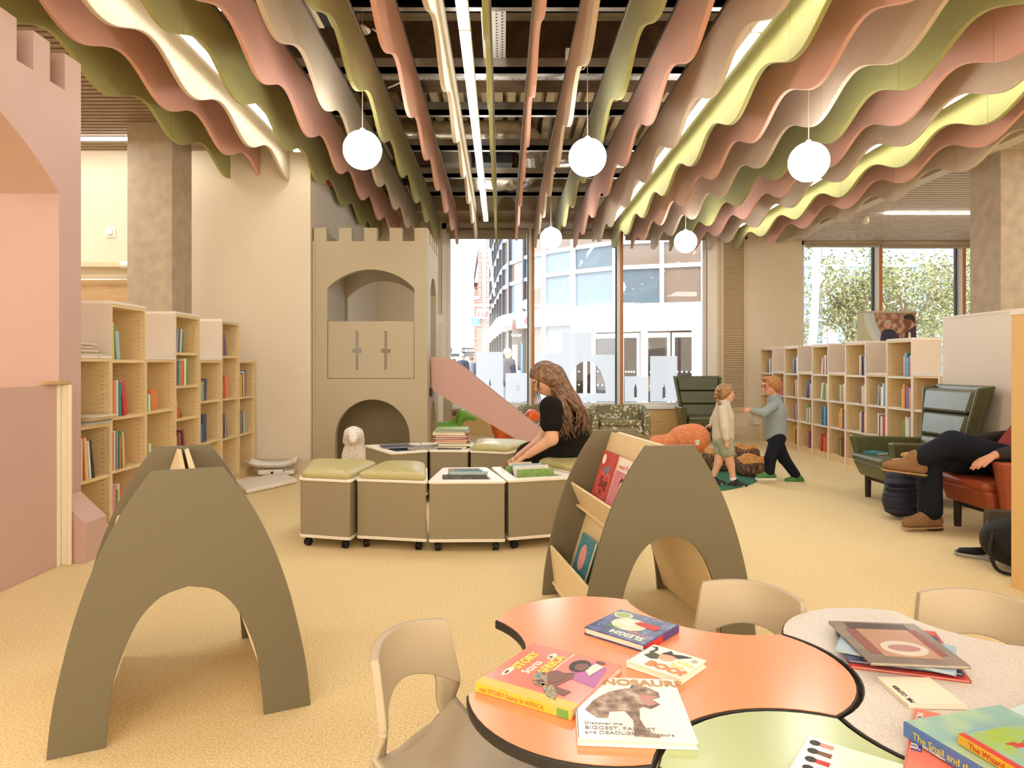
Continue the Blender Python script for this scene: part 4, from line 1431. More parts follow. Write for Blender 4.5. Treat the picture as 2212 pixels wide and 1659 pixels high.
BINS = [
    ('khaki seat box with lime cushion at the end of the front row', Q((-1.345, 4.60), (-.985, 4.50), (-.91, 5.12), (-1.45, 5.22)), 'cushion'),
    ('khaki seat box with lime cushion, second along the front row', Q((-.963, 4.56), (-.483, 4.46), (-.55, 5.06), (-.885, 5.10)), 'cushion'),
    ('khaki open box of picture books in the middle of the front row', Q((-.477, 4.455), (.025, 4.465), (-.115, 5.08), (-.43, 5.06)), 'open'),
    ('khaki open box of books under the woman\'s hand', Q((.035, 4.50), (.53, 4.66), (.22, 5.16), (-.08, 5.09)), 'open'),
    ('khaki seat box with lime cushion under the seated woman', Q((.56, 4.72), (.90, 5.12), (.48, 5.48), (.25, 5.20)), 'cushion'),
    ('khaki open box at the back row end nearest the tower door', Q((-.945, 5.90), (-.648, 6.08), (-.80, 6.68), (-1.29, 6.50)), 'open'),
    ('khaki open box with a book pile in the middle of the back row', Q((-.637, 6.09), (-.295, 6.07), (-.265, 6.68), (-.785, 6.70)), 'open'),
    ('khaki seat box with lime cushion in the back row before the slide', Q((-.283, 6.06), (.05, 5.94), (.28, 6.44), (-.25, 6.68)), 'cushion'),
]
for b in BINS:
    storage_bin(*b)
# books standing in the open boxes
def bin_books(q, n, zb, pal, grp, lab, hmin=.33, hmax=.38, lean=0.25, wmax=1.0):
    a, b, c, d = [Vector(p) for p in q]
    for k in range(n):
        s = 0.16 + 0.66 * k / max(1, n - 1)
        l, r = a.lerp(d, s), b.lerp(c, s)
        u = (r - l).normalized()
        wid = min(((r - l).length - 0.16), wmax)
        mid = l.lerp(r, 0.5) + u * random.uniform(-.02, .02)
        w = wid * random.uniform(.75, .97)
        th = random.uniform(.008, .016)
        h = random.uniform(hmin, hmax)
        cname = pal[k % len(pal)]
        v = Vector((-u.y, u.x))
        o = book_mb(th, w, h).build('book', [book_mat(cname), M_pages])
        up = Vector((v.x * lean, v.y * lean, 1)).normalized()
        xx = Vector((u.x, u.y, 0))
        nn = xx.cross(up).normalized()
        # thickness along nn, width along xx, height along up
        base = Vector((mid.x - u.x * w / 2 - v.x * .05, mid.y - u.y * w / 2 - v.y * .05, zb))
        o.matrix_world = Matrix(((nn.x, xx.x, up.x, base.x), (nn.y, xx.y, up.y, base.y), (nn.z, xx.z, up.z, base.z), (0, 0, 0, 1)))
        tag(o, '%s book standing %s from the front in the %s' % (cname, ORDW[k], lab), 'book', grp)
bin_books(BINS[2][1], 7, .107, ['black', 'cream', 'pale blue', 'teal', 'grey', 'maroon', 'brown'], 'books in the middle box', 'middle front box', .36, .39)
bin_books(BINS[3][1], 8, .107, ['green', 'blue', 'white', 'black', 'pale blue', 'green', 'cream', 'brown'], 'books under the hand', 'box by the woman', .37, .42)
bin_books(BINS[5][1], 4, .107, ['black', 'navy', 'grey', 'black'], 'books in the tower-side box', 'box by the tower', .33, .36)
z = .46
fb = [('white', .014, 0), ('green', .028, .02), ('orange', .018, -.01), ('red', .016, .01), ('maroon', .014, -.02), ('red', .016, 0), ('cream', .03, -.015), ('teal', .012, .01), ('green', .010, .0)]
for k, (c, th, dx) in enumerate(fb):
    flat_book(c, -.60 + dx, -.31 + dx, 6.22, 6.50, z, th, '%s book, %s up in the pile on the back row box' % (c, ORDW[k]), 'pile on the back row box', 0.06 * ((k * 5) % 3 - 1))
    z += th + 0.0015
flat_book('grey', -.86, -.60, 6.12, 6.42, .459, .008, 'grey picture book lying across two back row boxes', 'loose books', 0.2)
flat_book('navy', -1.10, -.83, 6.22, 6.48, .459, .010, 'dark picture book lying on the tower-side box', 'loose books', 0.35)

# ================================================================== CHILDREN'S TABLES
HT = 0.53
K = CAMH - HT
M_edge_blk = mat('black_table_edge', '2b2927', 0.5, 0.4)
M_orange = mat('orange_laminate', 'f59c6d', 0.22, 0.5)
M_lime = mat('lime_laminate', 'b9c995', 0.22, 0.5)
M_speck = ramp_mat('speckled_laminate', 'NOISE', [(0.35, 'c8beb4'), (0.6, 'e2dbd4')], rough=0.25, scale=420, spec=0.5)
HR = 0.622 * K
def hexa_table(label, cx, cy, ang, m):
    """six corners, alternately bulging and hollow sides, so the tables nest"""
    t = thing('play_table', label, 'table', (cx, cy, 0), ang, 'nesting petal tables')
    cor = [Vector((HR * math.cos(math.radians(60 * i)), HR * math.sin(math.radians(60 * i)))) for i in range(6)]
    bul = 0.235 * HR
    pts = []
    for i in range(6):
        a, b = cor[i], cor[(i + 1) % 6]
        mid = (a + b) / 2
        n = mid.normalized()
        s = 1 if i % 2 == 0 else -1
        h = (b - a).length / 2
        Rr = (h * h + bul * bul) / (2 * bul)
        c = mid - n * s * (Rr - bul)
        th = math.asin(h / Rr)
        for k in range(14):
            tt = -th + 2 * th * k / 14
            e = (b - a).normalized()
            pts.append(c + n * s * Rr * math.cos(tt) + e * Rr * math.sin(tt))
    g = 0.006
    rim = inset(pts, g * 0.3)
    top = inset(pts, g)
    MB().prism(rim, HT - 0.024, HT - 0.0015).build('table_edge', M_edge_blk, t, bevel=0.004)
    MB().prism(top, HT - 0.003, HT).build('tabletop', m, t)
    for i in (0, 2, 4):
        n = ((cor[i] + cor[i + 1]) / 2).normalized()
        f = n * HR * 0.72
        mb = MB().tube([(f.x, f.y, 0.02), (f.x, f.y, HT - 0.024)], 0.020, 16)
        mb.lathe([(0.026, 0.0), (0.026, 0.02)], 16, Matrix.Translation((f.x, f.y, 0)))
        mb.lathe([(0.05, HT - 0.032), (0.05, HT - 0.0245)], 16, Matrix.Translation((f.x, f.y, 0)))
        mb.build('leg', M_black, t, smooth=False)
    return t
tc = Vector((0.4617 * K, 2.356 * K))
# side A->B (far) bulges: direction from the centre to its middle
dAB = Vector((0.256, 2.85)) - Vector((0.4617, 2.356))
ang0 = math.atan2(dAB.y, dAB.x) - math.radians(30)
hexa_table('orange petal table with picture books spread on it', tc.x, tc.y, ang0, M_orange)
dCD = math.radians(math.degrees(math.atan2(dAB.y, dAB.x)) - 120)
t2 = tc + Vector((math.cos(dCD), math.sin(dCD))) * (HR * math.sqrt(3) + 0.004)
hexa_table('pale speckled petal table with a pile of picture books', t2.x, t2.y, ang0, M_speck)
dDE = dCD - math.radians(60)
t3 = tc + Vector((math.cos(dDE), math.sin(dDE))) * (HR * math.sqrt(3) + 0.004)
hexa_table('lime green petal table nearest the camera', t3.x, t3.y, ang0, M_lime)

# ------------------------------------------------------------------ books on the tables
def table_book(label, bl, br, tl, th, cover, spine=None, z0=HT, group='picture books on the tables', pages=True):
    """bl = bottom-left of the cover (spine side) in pixels, br, tl likewise; sits on height z0"""
    zt3 = z0 + th + 0.0006
    a, b, c = G(*bl, zt3), G(*br, zt3), G(*tl, zt3)
    u, v = b - a, c - a
    w, h = u.length, v.length
    u.normalize()
    v.normalize()
    sgn = 1 if u.cross(v).z > 0 else -1
    half = (math.pi / 2 - math.acos(max(-1, min(1, u.dot(v))))) / 2      # square up, half of it on either side
    u = Matrix.Rotation(-sgn * half, 3, 'Z') @ u
    v = Matrix.Rotation(sgn * half, 3, 'Z') @ v
    flip = u.cross(v).z < 0
    M = basis((a.x, a.y, z0 + 0.0006), u, v, (0, 0, 1))
    t = thing('book', label, 'book', (0, 0, 0), 0, group)
    t.matrix_world = M
    ct = min(0.0028, th * 0.3)
    mb = MB()
    mb.box(0, w, 0, h, 0, ct).box(0, w, 0, h, th - ct, th)
    mb.build('cover', cover, t, bevel=0.0006)
    MB().box(-0.0015, ct, 0, h, 0.0, th).build('spine', spine or cover, t, bevel=0.001)
    if pages:
        MB().box(ct, w - 0.004, 0.003, h - 0.003, ct, th - ct).build('page_block', M_pages, t)
    return t, w, h, th + 0.0003
M_salm = mat('cover_salmon', 'ea8372', 0.22, 0.5)
M_yell = mat('cover_yellow', 'e2e3b4', 0.25, 0.5)
M_gtag = mat('cover_green_tag', '6fa657', 0.4)
M_brn = mat('print_brown_skin', '7a4630', 0.4)
M_hair = mat('print_dark_hair', '2c1b16', 0.45)
M_purp = mat('print_purple', 'b564a8', 0.4)
M_pat = ramp_mat('print_wrap', 'NOISE', [(0.35, '4e3a34'), (0.5, 'b4a070'), (0.62, '5f7f86')], rough=0.4, scale=60)
M_ylet = mat('print_yellow_letters', 'd7cf52', 0.4)
t, w, h, z = table_book('large salmon picture book titled Our Story Starts in Africa with yellow spine', (1235, 1536), (1367, 1443), (1013, 1484), .018, M_salm, M_yell)
# cover: u from spine to fore-edge, v toward the top edge (photo left)
poly('yellow_strip', t, [(0, 0), (w * .13, 0), (w * .13, h), (0, h)], z, M_yell)
text('title', 'STORY', t, T2(w * .42, h * .80, z + .0005), h * .135, M_ylet, bold=.0012)
text('title', 'Starts', t, T2(w * .38, h * .675, z + .0005), h * .13, M_paper)
text('title', 'AFRICA', t, T2(w * .44, h * .54, z + .0005), h * .135, M_ylet, bold=.0012)
disc('title_bubble', t, w * .34, h * .87, w * .10, h * .035, z, M_paper)
text('title', 'our', t, T2(w * .28, h * .855, z + .0006), h * .05, M_ink)
disc('title_bubble', t, w * .82, h * .67, w * .07, h * .04, z, M_paper)
text('title', 'in', t, T2(w * .78, h * .655, z + .0006), h * .06, M_ink)
line('title_underline', t, [(w * .45, h * .50), (w * .75, h * .515), (w * .98, h * .50)], .003, z, M_paper)
poly('woman_dress', t, [(w * .45, h * .02), (w * .84, h * .08), (w * .92, h * .22), (w * .70, h * .38), (w * .5, h * .3)], z, M_purp)
poly('woman_arm', t, [(w * .18, h * .18), (w * .24, h * .42), (w * .55, h * .42), (w * .62, h * .30), (w * .52, h * .27), (w * .30, h * .33), (w * .28, h * .16)], z + .0003, M_brn)
disc('woman_face', t, w * .46, h * .43, w * .12, h * .085, z + .0006, M_brn, 0.3)
disc('head_wrap', t, w * .35, h * .52, w * .14, h * .07, z + .0008, M_pat, 0.5)
poly('wrap_tail', t, [(w * .28, h * .47), (w * .20, h * .40), (w * .10, h * .30), (w * .08, h * .20), (w * .18, h * .24), (w * .30, h * .36)], z + .0008, M_pat)
disc('child_hair', t, w * .77, h * .33, w * .13, h * .10, z + .0008, M_hair)
disc('child_face', t, w * .75, h * .30, w * .08, h * .068, z + .0011, M_brn)
poly('child_shirt', t, [(w * .62, h * .16), (w * .86, h * .12), (w * .88, h * .22), (w * .72, h * .25)], z + .0011, M_paper)
disc('child_hand', t, w * .93, h * .19, w * .025, h * .05, z + .0011, M_brn)
Ms = basis((-.0017, h * .95, .0045), (0, -1, 0), (0, 0, 1), (-1, 0, 0))
text('spine_title', 'our STORY Starts in AFRICA', t, Ms, .0125, mat('print_orange', 'e0713a', .4))
MB().box(-.0021, -.0015, h * .03, h * .14, .001, .017).build('shelf_tag', M_gtag, t)
M_wcov = mat('cover_white_gloss', 'f3f0ea', 0.2, 0.5)
t, w, h, z = table_book('white dinosaur picture book partly under the salmon Africa book', (1249, 1594), (1503, 1592), (1262, 1462), .014, M_wcov)
M_gold = mat('print_gold', 'b98f5c', .4)
M_dino = ramp_mat('print_dinosaur', 'NOISE', [(0.35, '6a5346'), (0.55, 'a78d7a'), (0.7, 'cdbcae')], rough=.4, scale=45)
text('title', 'DINOSAURS', t, T2(w * .10, h * .86, z), h * .15, M_gold, bold=.0015)
poly('dinosaur_body', t, [(w * .08, h * .42), (w * .18, h * .60), (w * .34, h * .74), (w * .50, h * .80), (w * .62, h * .76), (w * .66, h * .55), (w * .58, h * .46), (w * .56, h * .30), (w * .60, h * .14), (w * .70, h * .07),
                          (w * .70, h * .04), (w * .48, h * .05), (w * .50, h * .28), (w * .44, h * .42), (w * .30, h * .40), (w * .28, h * .30), (w * .18, h * .30)], z, M_dino)
poly('dinosaur_head', t, [(w * .52, h * .78), (w * .56, h * .86), (w * .70, h * .84), (w * .80, h * .74), (w * .80, h * .66), (w * .72, h * .62), (w * .78, h * .54), (w * .68, h * .46), (w * .58, h * .52)], z + .0004, M_dino)
poly('dinosaur_mouth', t, [(w * .60, h * .68), (w * .78, h * .68), (w * .70, h * .60), (w * .75, h * .54), (w * .67, h * .50), (w * .62, h * .58)], z + .0008, mat('print_mouth', 'c58a80', .4))
text('blurb', 'Discover the', t, T2(w * .06, h * .20, z), h * .055, mat('ink_grey', '8b857e', .5))
text('blurb', 'BIGGEST, FASTEST', t, T2(w * .06, h * .13, z), h * .065, MATS['ink_grey'])
text('blurb', 'and DEADLIEST dinosaurs', t, T2(w * .06, h * .065, z), h * .06, MATS['ink_grey'])
M_nite = ramp_mat('cover_night_blue', 'NOISE', [(0.45, '37457f'), (0.66, '5b6aa0')], rough=.22, scale=40, spec=.6)
t, w, h, z = table_book('blue Christmas picture book titled Sleigh with a red and blue spine', (1466, 1350), (1336, 1318), (1384, 1391), .018, M_nite, mat('cover_purple_spine', '4a3c86', .3))
disc('moon', t, w * .55, h * .48, w * .27, h * .24, z, mat('print_cream', 'f0dfc4', .35))
poly('sleigh', t, [(w * .12, h * .36), (w * .16, h * .28), (w * .46, h * .28), (w * .52, h * .40), (w * .40, h * .44), (w * .14, h * .46)], z + .0004, M_redink)
disc('sack', t, w * .60, h * .44, w * .12, h * .11, z + .0004, M_paper)
disc('sticker', t, w * .82, h * .20, w * .12, h * .10, z, mat('print_green', '9db46a', .4))
disc('sticker_ring', t, w * .82, h * .20, w * .15, h * .125, z - .0002, M_paper)
text('title', 'SLEIGH', t, T2(w * .10, h * .80, z), h * .17, M_paper, bold=.0008)
text('title', 'RIDE', t, T2(w * .58, h * .66, z), h * .11, M_gtag)
text('title', 'on a Magical', t, T2(w * .08, h * .70, z), h * .07, M_pinkink)
MB().box(-.0021, -.0015, h * .50, h * .99, .001, .017).build('red_spine_band', M_redink, t)
for k in range(26):
    sx_, sy_ = random.random(), random.random()
    if (sx_ - .55) ** 2 + (sy_ - .48) ** 2 > .09:
        disc('snowflake', t, w * sx_, h * sy_, .0016, .0016, z, M_paper, n=6)
t, w, h, z = table_book('white board book titled Who Says Boo lying near the middle of the orange table', (1354, 1426), (1468, 1466), (1411, 1391), .016, M_wcov)
M_orl = mat('print_orange_letters', 'e8853f', .35)
text('title', 'BOO?', t, T2(w * .30, h * .08, z), h * .30, M_orl, bold=.0025)
text('title', 'Who', t, T2(w * .66, h * .50, z), h * .17, M_ylet)
text('title', 'Says', t, T2(w * .62, h * .34, z), h * .17, M_ylet)
disc('child_face', t, w * .45, h * .60, w * .15, h * .16, z, mat('print_peach', 'e0ab8c', .4))
poly('cat_ears_hat', t, [(w * .30, h * .68), (w * .38, h * .92), (w * .48, h * .80), (w * .62, h * .88), (w * .78, h * .90), (w * .62, h * .68), (w * .48, h * .74)], z + .0004, M_hair)
poly('cat_sleeve', t, [(w * .10, h * .42), (w * .16, h * .66), (w * .30, h * .62), (w * .36, h * .44), (w * .26, h * .36)], z + .0002, mat('print_olive', '4c4f32', .5))
line('cat_tail', t, [(w * .12, h * .6), (w * .16, h * .78), (w * .10, h * .9), (w * .04, h * .86)], .008, z, M_hair)
disc('sticker', t, w * .88, h * .78, w * .055, h * .07, z, mat('ink_light_grey', 'b9b3ad', .4))

# pile on the speckled table, from the bottom up
def M_cov(c): return book_mat(c)
zz = HT
for lab, bl, br, tl, th, c in [
        ('thin red picture book lowest in the speckled table pile', (1838, 1438), (2093, 1463), (1822, 1343), .006, 'red'),
        ('thin blue picture book low in the speckled table pile', (1832, 1425), (2080, 1450), (1812, 1352), .006, 'navy'),
        ('pale blue picture book sticking out of the speckled table pile', (1805, 1401), (2066, 1452), (1830, 1352), .007, 'pale blue')]:
    t, w, h, z = table_book(lab, bl, br, tl, th, M_cov(c), z0=zz)
    zz += th + .0012
t, w, h, z = table_book('brown picture book with a wide open mouth on top of the speckled table pile', (1882, 1431), (2095, 1437), (1797, 1341), .007, ramp_mat('cover_grey_brown', 'NOISE', [(.4, '7f736b'), (.6, '978a80')], rough=.15, scale=8, spec=.6), z0=zz)
poly('face', t, [(w * .22, h * .15), (w * .80, h * .12), (w * .80, h * .80), (w * .22, h * .82)], z, mat('print_tan', 'b98d72', .2))
poly('curtain', t, [(w * .10, h * .2), (w * .22, h * .2), (w * .22, h * .8), (w * .10, h * .8)], z, mat('print_rust', '8a4a40', .2))
poly('curtain', t, [(w * .80, h * .2), (w * .90, h * .2), (w * .90, h * .8), (w * .80, h * .8)], z, MATS['print_rust'])
poly('dark_hair', t, [(w * .16, h * .80), (w * .84, h * .80), (w * .84, h * .95), (w * .16, h * .95)], z + .0002, mat('print_umber', '4a3a33', .2))
disc('mouth', t, w * .52, h * .34, w * .24, h * .17, z + .0004, mat('print_teeth', 'd5cdbd', .2))
disc('mouth_inside', t, w * .52, h * .34, w * .17, h * .08, z + .0008, mat('print_gum', 'b0807a', .2))
t, w, h, z = table_book('small cream picture book with title Mr. Clever on the speckled table', (2088, 1524), (2011, 1463), (1964, 1523), .008, mat('cover_cream_gloss', 'f2e6d2', .25))
text('title', 'MR. CLEVER', t, T2(w * .06, h * .84, z), h * .125, M_ink)
# pile at the corner of the frame
t, w, h, z = table_book('salmon picture book under the thick treasury on the speckled table', (1945, 1697), (2197, 1762), (2014, 1538), .007, mat('cover_coral', 'f0806a', .25))
poly('author_band', t, [(w * .03, h * .42), (w * .14, h * .42), (w * .14, h * .88), (w * .03, h * .88)], z, mat('print_violet', '5f4f94', .4))
text('author', 'JULIA DONALDSON', t, basis((w * .10, h * .44, z + .0005), (0, 1, 0), (-1, 0, 0), (0, 0, 1)), h * .055, M_paper)
zz2 = HT + .009
t, w, h, z = table_book('thick blue treasury titled The Snail and the Whale and Friends', (2195, 1702), (2335, 1612), (2010, 1553), .026, ramp_mat('cover_sea', 'NOISE', [(.42, '8fb9b4'), (.6, 'a9c9a8')], rough=.25, scale=14), mat('cover_royal_blue', '5478b8', .35), z0=zz2)
Ms = basis((-.0017, h * .90, .006), (0, -1, 0), (0, 0, 1), (-1, 0, 0))
text('spine_title', 'The Snail and the Whale and Friends', t, Ms, .017, M_ylet)
text('title', 'The Snail', t, T2(w * .30, h * .62, z), h * .07, mat('print_slate', '4f7fa5', .4))
disc('blue_hill', t, w * .42, h * .60, w * .20, h * .12, z - .0002, mat('print_sky', '7fb2d8', .4))
text('spine_author', 'Julia Donaldson', t, basis((-.0017, h * .80, .001), (0, -1, 0), (0, 0, 1), (-1, 0, 0)), .007, M_paper)
zz3 = zz2 + .027
t, w, h, z = table_book('red picture book titled The Wizard of Oz with a yellow spine', (2250, 1692), (2380, 1612), (2118, 1583), .016, ramp_mat('cover_meadow', 'NOISE', [(.42, '7fb6d9'), (.58, '9cba4e')], rough=.25, scale=7), mat('cover_gold_spine', 'dba92f', .35), z0=zz3)
text('title', 'The Wizard', t, T2(w * .25, h * .60, z), h * .13, M_redink, bold=.0012)
text('title', 'of Oz', t, T2(w * .45, h * .45, z), h * .13, M_redink, bold=.0012)
text('spine_title', 'The Wizard of Oz', t, basis((-.0017, h * .85, .004), (0, -1, 0), (0, 0, 1), (-1, 0, 0)), .013, M_redink)
poly('red_band', t, [(0, 0), (w * .06, 0), (w * .06, h), (0, h)], z, M_redink)
t, w, h, z = table_book('pale blue picture book titled A House for at the edge of the speckled table', (2262, 1600), (2357, 1500), (2152, 1545), .006, mat('cover_mist', 'c6dfe2', .25), z0=zz2)
text('title', 'A House for', t, T2(w * .25, h * .62, z), h * .13, M_redink)
t, w, h, z = table_book('pale picture book with small children printed on it on the lime table', (1668, 1725), (1908, 1800), (1772, 1598), .006, mat('cover_pale_mint', 'e2ead8', .22))
for k in range(4):
    hx, hy = w * (.10 + .02 * k), h * (.92 - .13 * k)
    disc('child_head', t, hx, hy, .009, .009, z, M_hair)
    poly('child_body', t, [(hx + .008, hy - .006), (hx + .03, hy - .008), (hx + .03, hy + .006), (hx + .008, hy + .006)], z, [M_pinkink, M_brn, M_redink, M_lav][k])

# ================================================================== CHILDREN'S CHAIRS
M_poly = mat('beige_polypropylene', 'b7a88f', 0.42, 0.45, noise=0.012, nscale=5)
def build_chair(label, loc, rotz):
    t = thing('school_chair', label, 'chair', loc, rotz, 'beige moulded school chairs')
    # side profile (y back, z up) from the seat front lip to the top of the back
    prof = [(-.17, .283), (-.165, .300), (-.14, .306), (-.05, .300), (.05, .298), (.11, .303), (.145, .318), (.165, .345), (.178, .385), (.187, .43), (.197, .48), (.208, .53), (.215, .565)]
    P = smooth_pts(prof, 4)
    n = len(P)
    U = 18
    seat, back = [], []
    def width(i):
        z = P[i].y
        y = P[i].x
        if y < .12 and z < .32:
            return .165 - .012 * max(0, (-.1 - y) / .07)
        return .165 - .02 * min(1, (z - .31) / .25)
    split = next(i for i in range(n) if P[i].y > .32 and P[i].x > .1)
    def pt(i, u):
        w = width(i)
        y, z = P[i].x, P[i].y
        if i >= split:
            f = min(1.0, (z - .318) / .08)
            y = y - f * .055 * u * u
            if i >= n - 2:
                z = z - .01 * u * u
        else:
            z = z + .010 * u * u - .008 * (1 - u * u) * (1 if y > -.13 else 0)
            if y > .09:
                z += .02 * u * u * (y - .09) / .04
        return Vector((w * u, y, z))
    us = [-1 + 2 * k / U for k in range(U + 1)]
    mb = MB()
    mb.grid([[pt(i, u) for u in us] for i in range(split + 1)])
    mb.build('seat', M_poly, t, smooth=True, solid=0.011)
    # back: two uprights and a curved panel with an arched lower edge
    zs_ = [p.y for p in P[split:]]
    ys_ = [p.x for p in P[split:]]
    def bp(u, z):
        y = float(np.interp(z, zs_, ys_))
        f = min(1.0, max(0.0, (z - .318) / .08))
        return Vector(((.165 - .02 * min(1, (z - .31) / .25)) * u, y - f * .060 * u * u, z - (.014 * u * u if z > .55 else 0)))
    zlow = lambda u: .395 + .055 * max(0.0, 1 - (u / .96) ** 2)
    mb = MB()
    mb.grid([[bp(u, zlow(u) + (.568 - zlow(u)) * q) for u in us] for q in (0, .12, .25, .4, .55, .7, .85, .95, 1.0)])
    mb.build('backrest', M_poly, t, smooth=True, solid=0.020, bevel=.006, seg=2)
    for s_ in (-1, 1):
        mb = MB()
        mb.grid([[bp(s_ * uu, z) for uu in (.66 + .10 * max(0, 1 - (z - .31) / .05), .76, .88, 1.0)] for z in (.312, .33, .35, .37, .39, .41, .43)])
        mb.build('back_upright', M_poly, t, smooth=True, solid=0.014)
    for sx_ in (-1, 1):
        MB().tube([(sx_ * .135, -.125, .296), (sx_ * .148, -.15, .15), (sx_ * .158, -.175, 0.0)], [.021, .018, .014], 12).build('leg', M_poly, t, smooth=True)
        MB().tube([(sx_ * .150, .12, .305), (sx_ * .155, .165, .15), (sx_ * .162, .205, 0.0)], [.021, .018, .014], 12).build('leg', M_poly, t, smooth=True)
        MB().tube([(sx_ * .143, -.12, .278), (sx_ * .152, .12, .285)], .013, 10).build('side_rail', M_poly, t, smooth=True)
    MB().tube([(-.150, .125, .285), (.150, .125, .285)], .011, 10).build('cross_rail', M_poly, t, smooth=True)
    return t
def face_to(dx, dy): return math.atan2(dy, dx) + math.pi / 2
build_chair('beige school chair beside the orange table, nearest the olive stand', (-.075, 1.575, 0), face_to(.88, -.47))
build_chair('beige school chair tucked behind the orange and speckled tables', (.615, 1.865, 0), face_to(-.62, -.79))
build_chair('beige school chair behind the speckled table with the book pile', (1.235, 1.775, 0), face_to(-.50, -.86))
# ================================================================== PARTITION AND YELLOW CASE
M_part = mat('partition_cream', 'e0d4c4', 0.5, 0.35)
t = thing('partition_panel', 'cream partition panel behind the armchairs, taller than the bookcases', 'partition', (4.155, 5.4, 0))
bx('panel_board', M_part, 0, 0.035, -1.3, 1.15, 0, 1.645, t)
bx('top_cap', M_edge, -0.004, 0.039, -1.3, 1.152, 1.645, 1.66, t)
M_ychr = mat('maple_yellow_board', 'dcb877', 0.45, 0.4, noise=0.02, nscale=4)
t = thing('display_case', 'tall maple yellow case end at the edge of the view beside the black rucksack', 'bookcase', (2.76, 3.765, 0))
bx('side_panel', M_ychr, 0, 0.02, -1.0, 0, 0, 1.475, t)
bx('end_panel', M_ychr, 0.02, 0.40, -0.02, 0, 0, 1.475, t)
bx('back_panel', M_ychr, 0.38, 0.40, -1.0, -0.02, 0, 1.475, t)
bx('top_panel', M_edge, -0.004, 0.404, -1.0, 0.004, 1.475, 1.505, t)

# ================================================================== WING ARMCHAIRS
def wing_chair(label, loc, rotz, m, wings=True):
    """facing local -y; seat front at y=-.40, back at y=+.38"""
    t = thing('wing_armchair', label, 'armchair', loc, rotz, 'leather armchairs')
    R3 = 0.03
    # tapering seat block
    b = [(-.24, -.34, .20), (.24, -.34, .20), (.24, .30, .20), (-.24, .30, .20)]
    tp = [(-.27, -.40, .345), (.27, -.40, .345), (.27, .32, .345), (-.27, .32, .345)]
    MB().hexa(b, tp).build('seat_base', m, t, bevel=.03, seg=3)
    MB().box(-.262, .262, -.405, .22, .335, .405).build('seat_cushion', m, t, bevel=.03, seg=4)
    for s in (-1, 1):
        # flared arm: from a narrow foot to a wide top
        q0 = [(s * .262, -.30, .19), (s * .315, -.30, .19), (s * .315, .34, .19), (s * .262, .34, .19)]
        q1 = [(s * .285, -.38, .555), (s * .375, -.38, .555), (s * .375, .38, .53), (s * .285, .38, .53)]
        if s < 0:
            q0, q1 = q0[::-1], q1[::-1]
        MB().hexa(q0, q1).build('arm', m, t, bevel=.02, seg=3)
        for y in (-.27, .26):
            MB().lathe([(.024, 0), (.028, .2)], 14, Matrix.Translation((s * .22, y, 0))).build('leg', M_legdark, t, smooth=False)
    bx('leg_rail', M_legdark, -.22, .22, -.285, -.255, .165, .2, t)
    bx('leg_rail', M_legdark, -.22, .22, .245, .275, .165, .2, t)
    # reclining shell with wings
    def back(z): return .26 + (z - .36) * .22
    zs = [.30, .50, .70, .90, 1.03]
    hw = [.27, .285, .32, .36, .39]
    mb = MB()
    b0 = [(-hw[0], back(.3) + .02, .30), (hw[0], back(.3) + .02, .30), (hw[0], back(.3) + .09, .30), (-hw[0], back(.3) + .09, .30)]
    b1 = [(-hw[4], back(1.03) + .02, 1.03), (hw[4], back(1.03) + .02, 1.03), (hw[4], back(1.03) + .07, 1.03), (-hw[4], back(1.03) + .07, 1.03)]
    mb.hexa(b0, b1)
    mb.build('back_shell', m, t, bevel=.015, seg=3)
    if wings:
        for s in (-1, 1):
            w0 = [(s * .272, back(.5) - .04, .53), (s * .305, back(.5) - .04, .53), (s * .30, back(.5) + .06, .53), (s * .265, back(.5) + .06, .53)]
            w1 = [(s * .352, back(1.03) - .085, 1.01), (s * .392, back(1.03) - .08, 1.01), (s * .385, back(1.03) + .05, 1.03), (s * .34, back(1.03) + .05, 1.03)]
            if s < 0:
                w0, w1 = w0[::-1], w1[::-1]
            MB().hexa(w0, w1).build('wing', m, t, bevel=.014, seg=3)
    for z0, z1, th in ((.385, .57, .085), (.575, .785, .09), (.79, .995, .10)):
        h0 = .250 + (z0 - .385) * .15
        h1 = .250 + (z1 - .385) * .15
        y0, y1 = back(z0) + .02, back(z1) + .02
        MB().hexa([(-h0, y0 - th, z0), (h0, y0 - th, z0), (h0, y0, z0), (-h0, y0, z0)], [(-h1, y1 - th, z1), (h1, y1 - th, z1), (h1, y1, z1), (-h1, y1, z1)]).build('back_cushion', m, t, bevel=.032, seg=4)
    return t
M_legdark = mat('dark_wood_leg', '2a1d16', 0.4, 0.4)
M_gleath = mat('green_leather', '56583a', 0.30, 0.5, noise=0.06, nscale=18, bump=0.08, bscale=240)
M_rleath = mat('tan_red_leather', '9c4a2c', 0.34, 0.5, noise=0.06, nscale=18, bump=0.08, bscale=240)
wing_chair('green leather wing armchair beside the library bookcases, a book on its seat', (3.62, 6.14, 0), -math.pi / 2, M_gleath)
wing_chair('green leather wing armchair standing by the large window', (3.20, 11.15, 0), math.radians(-6), M_gleath)
wing_chair('tan red leather armchair the man sits in', (3.68, 4.98, 0), -math.pi / 2, M_rleath)
c = G(1900, 981, .41)
flat_book('teal', 3.30, 3.42, 6.16, 6.33, .4065, .022, 'small teal paperback lying on the green armchair seat', 'loose books', 0.25)

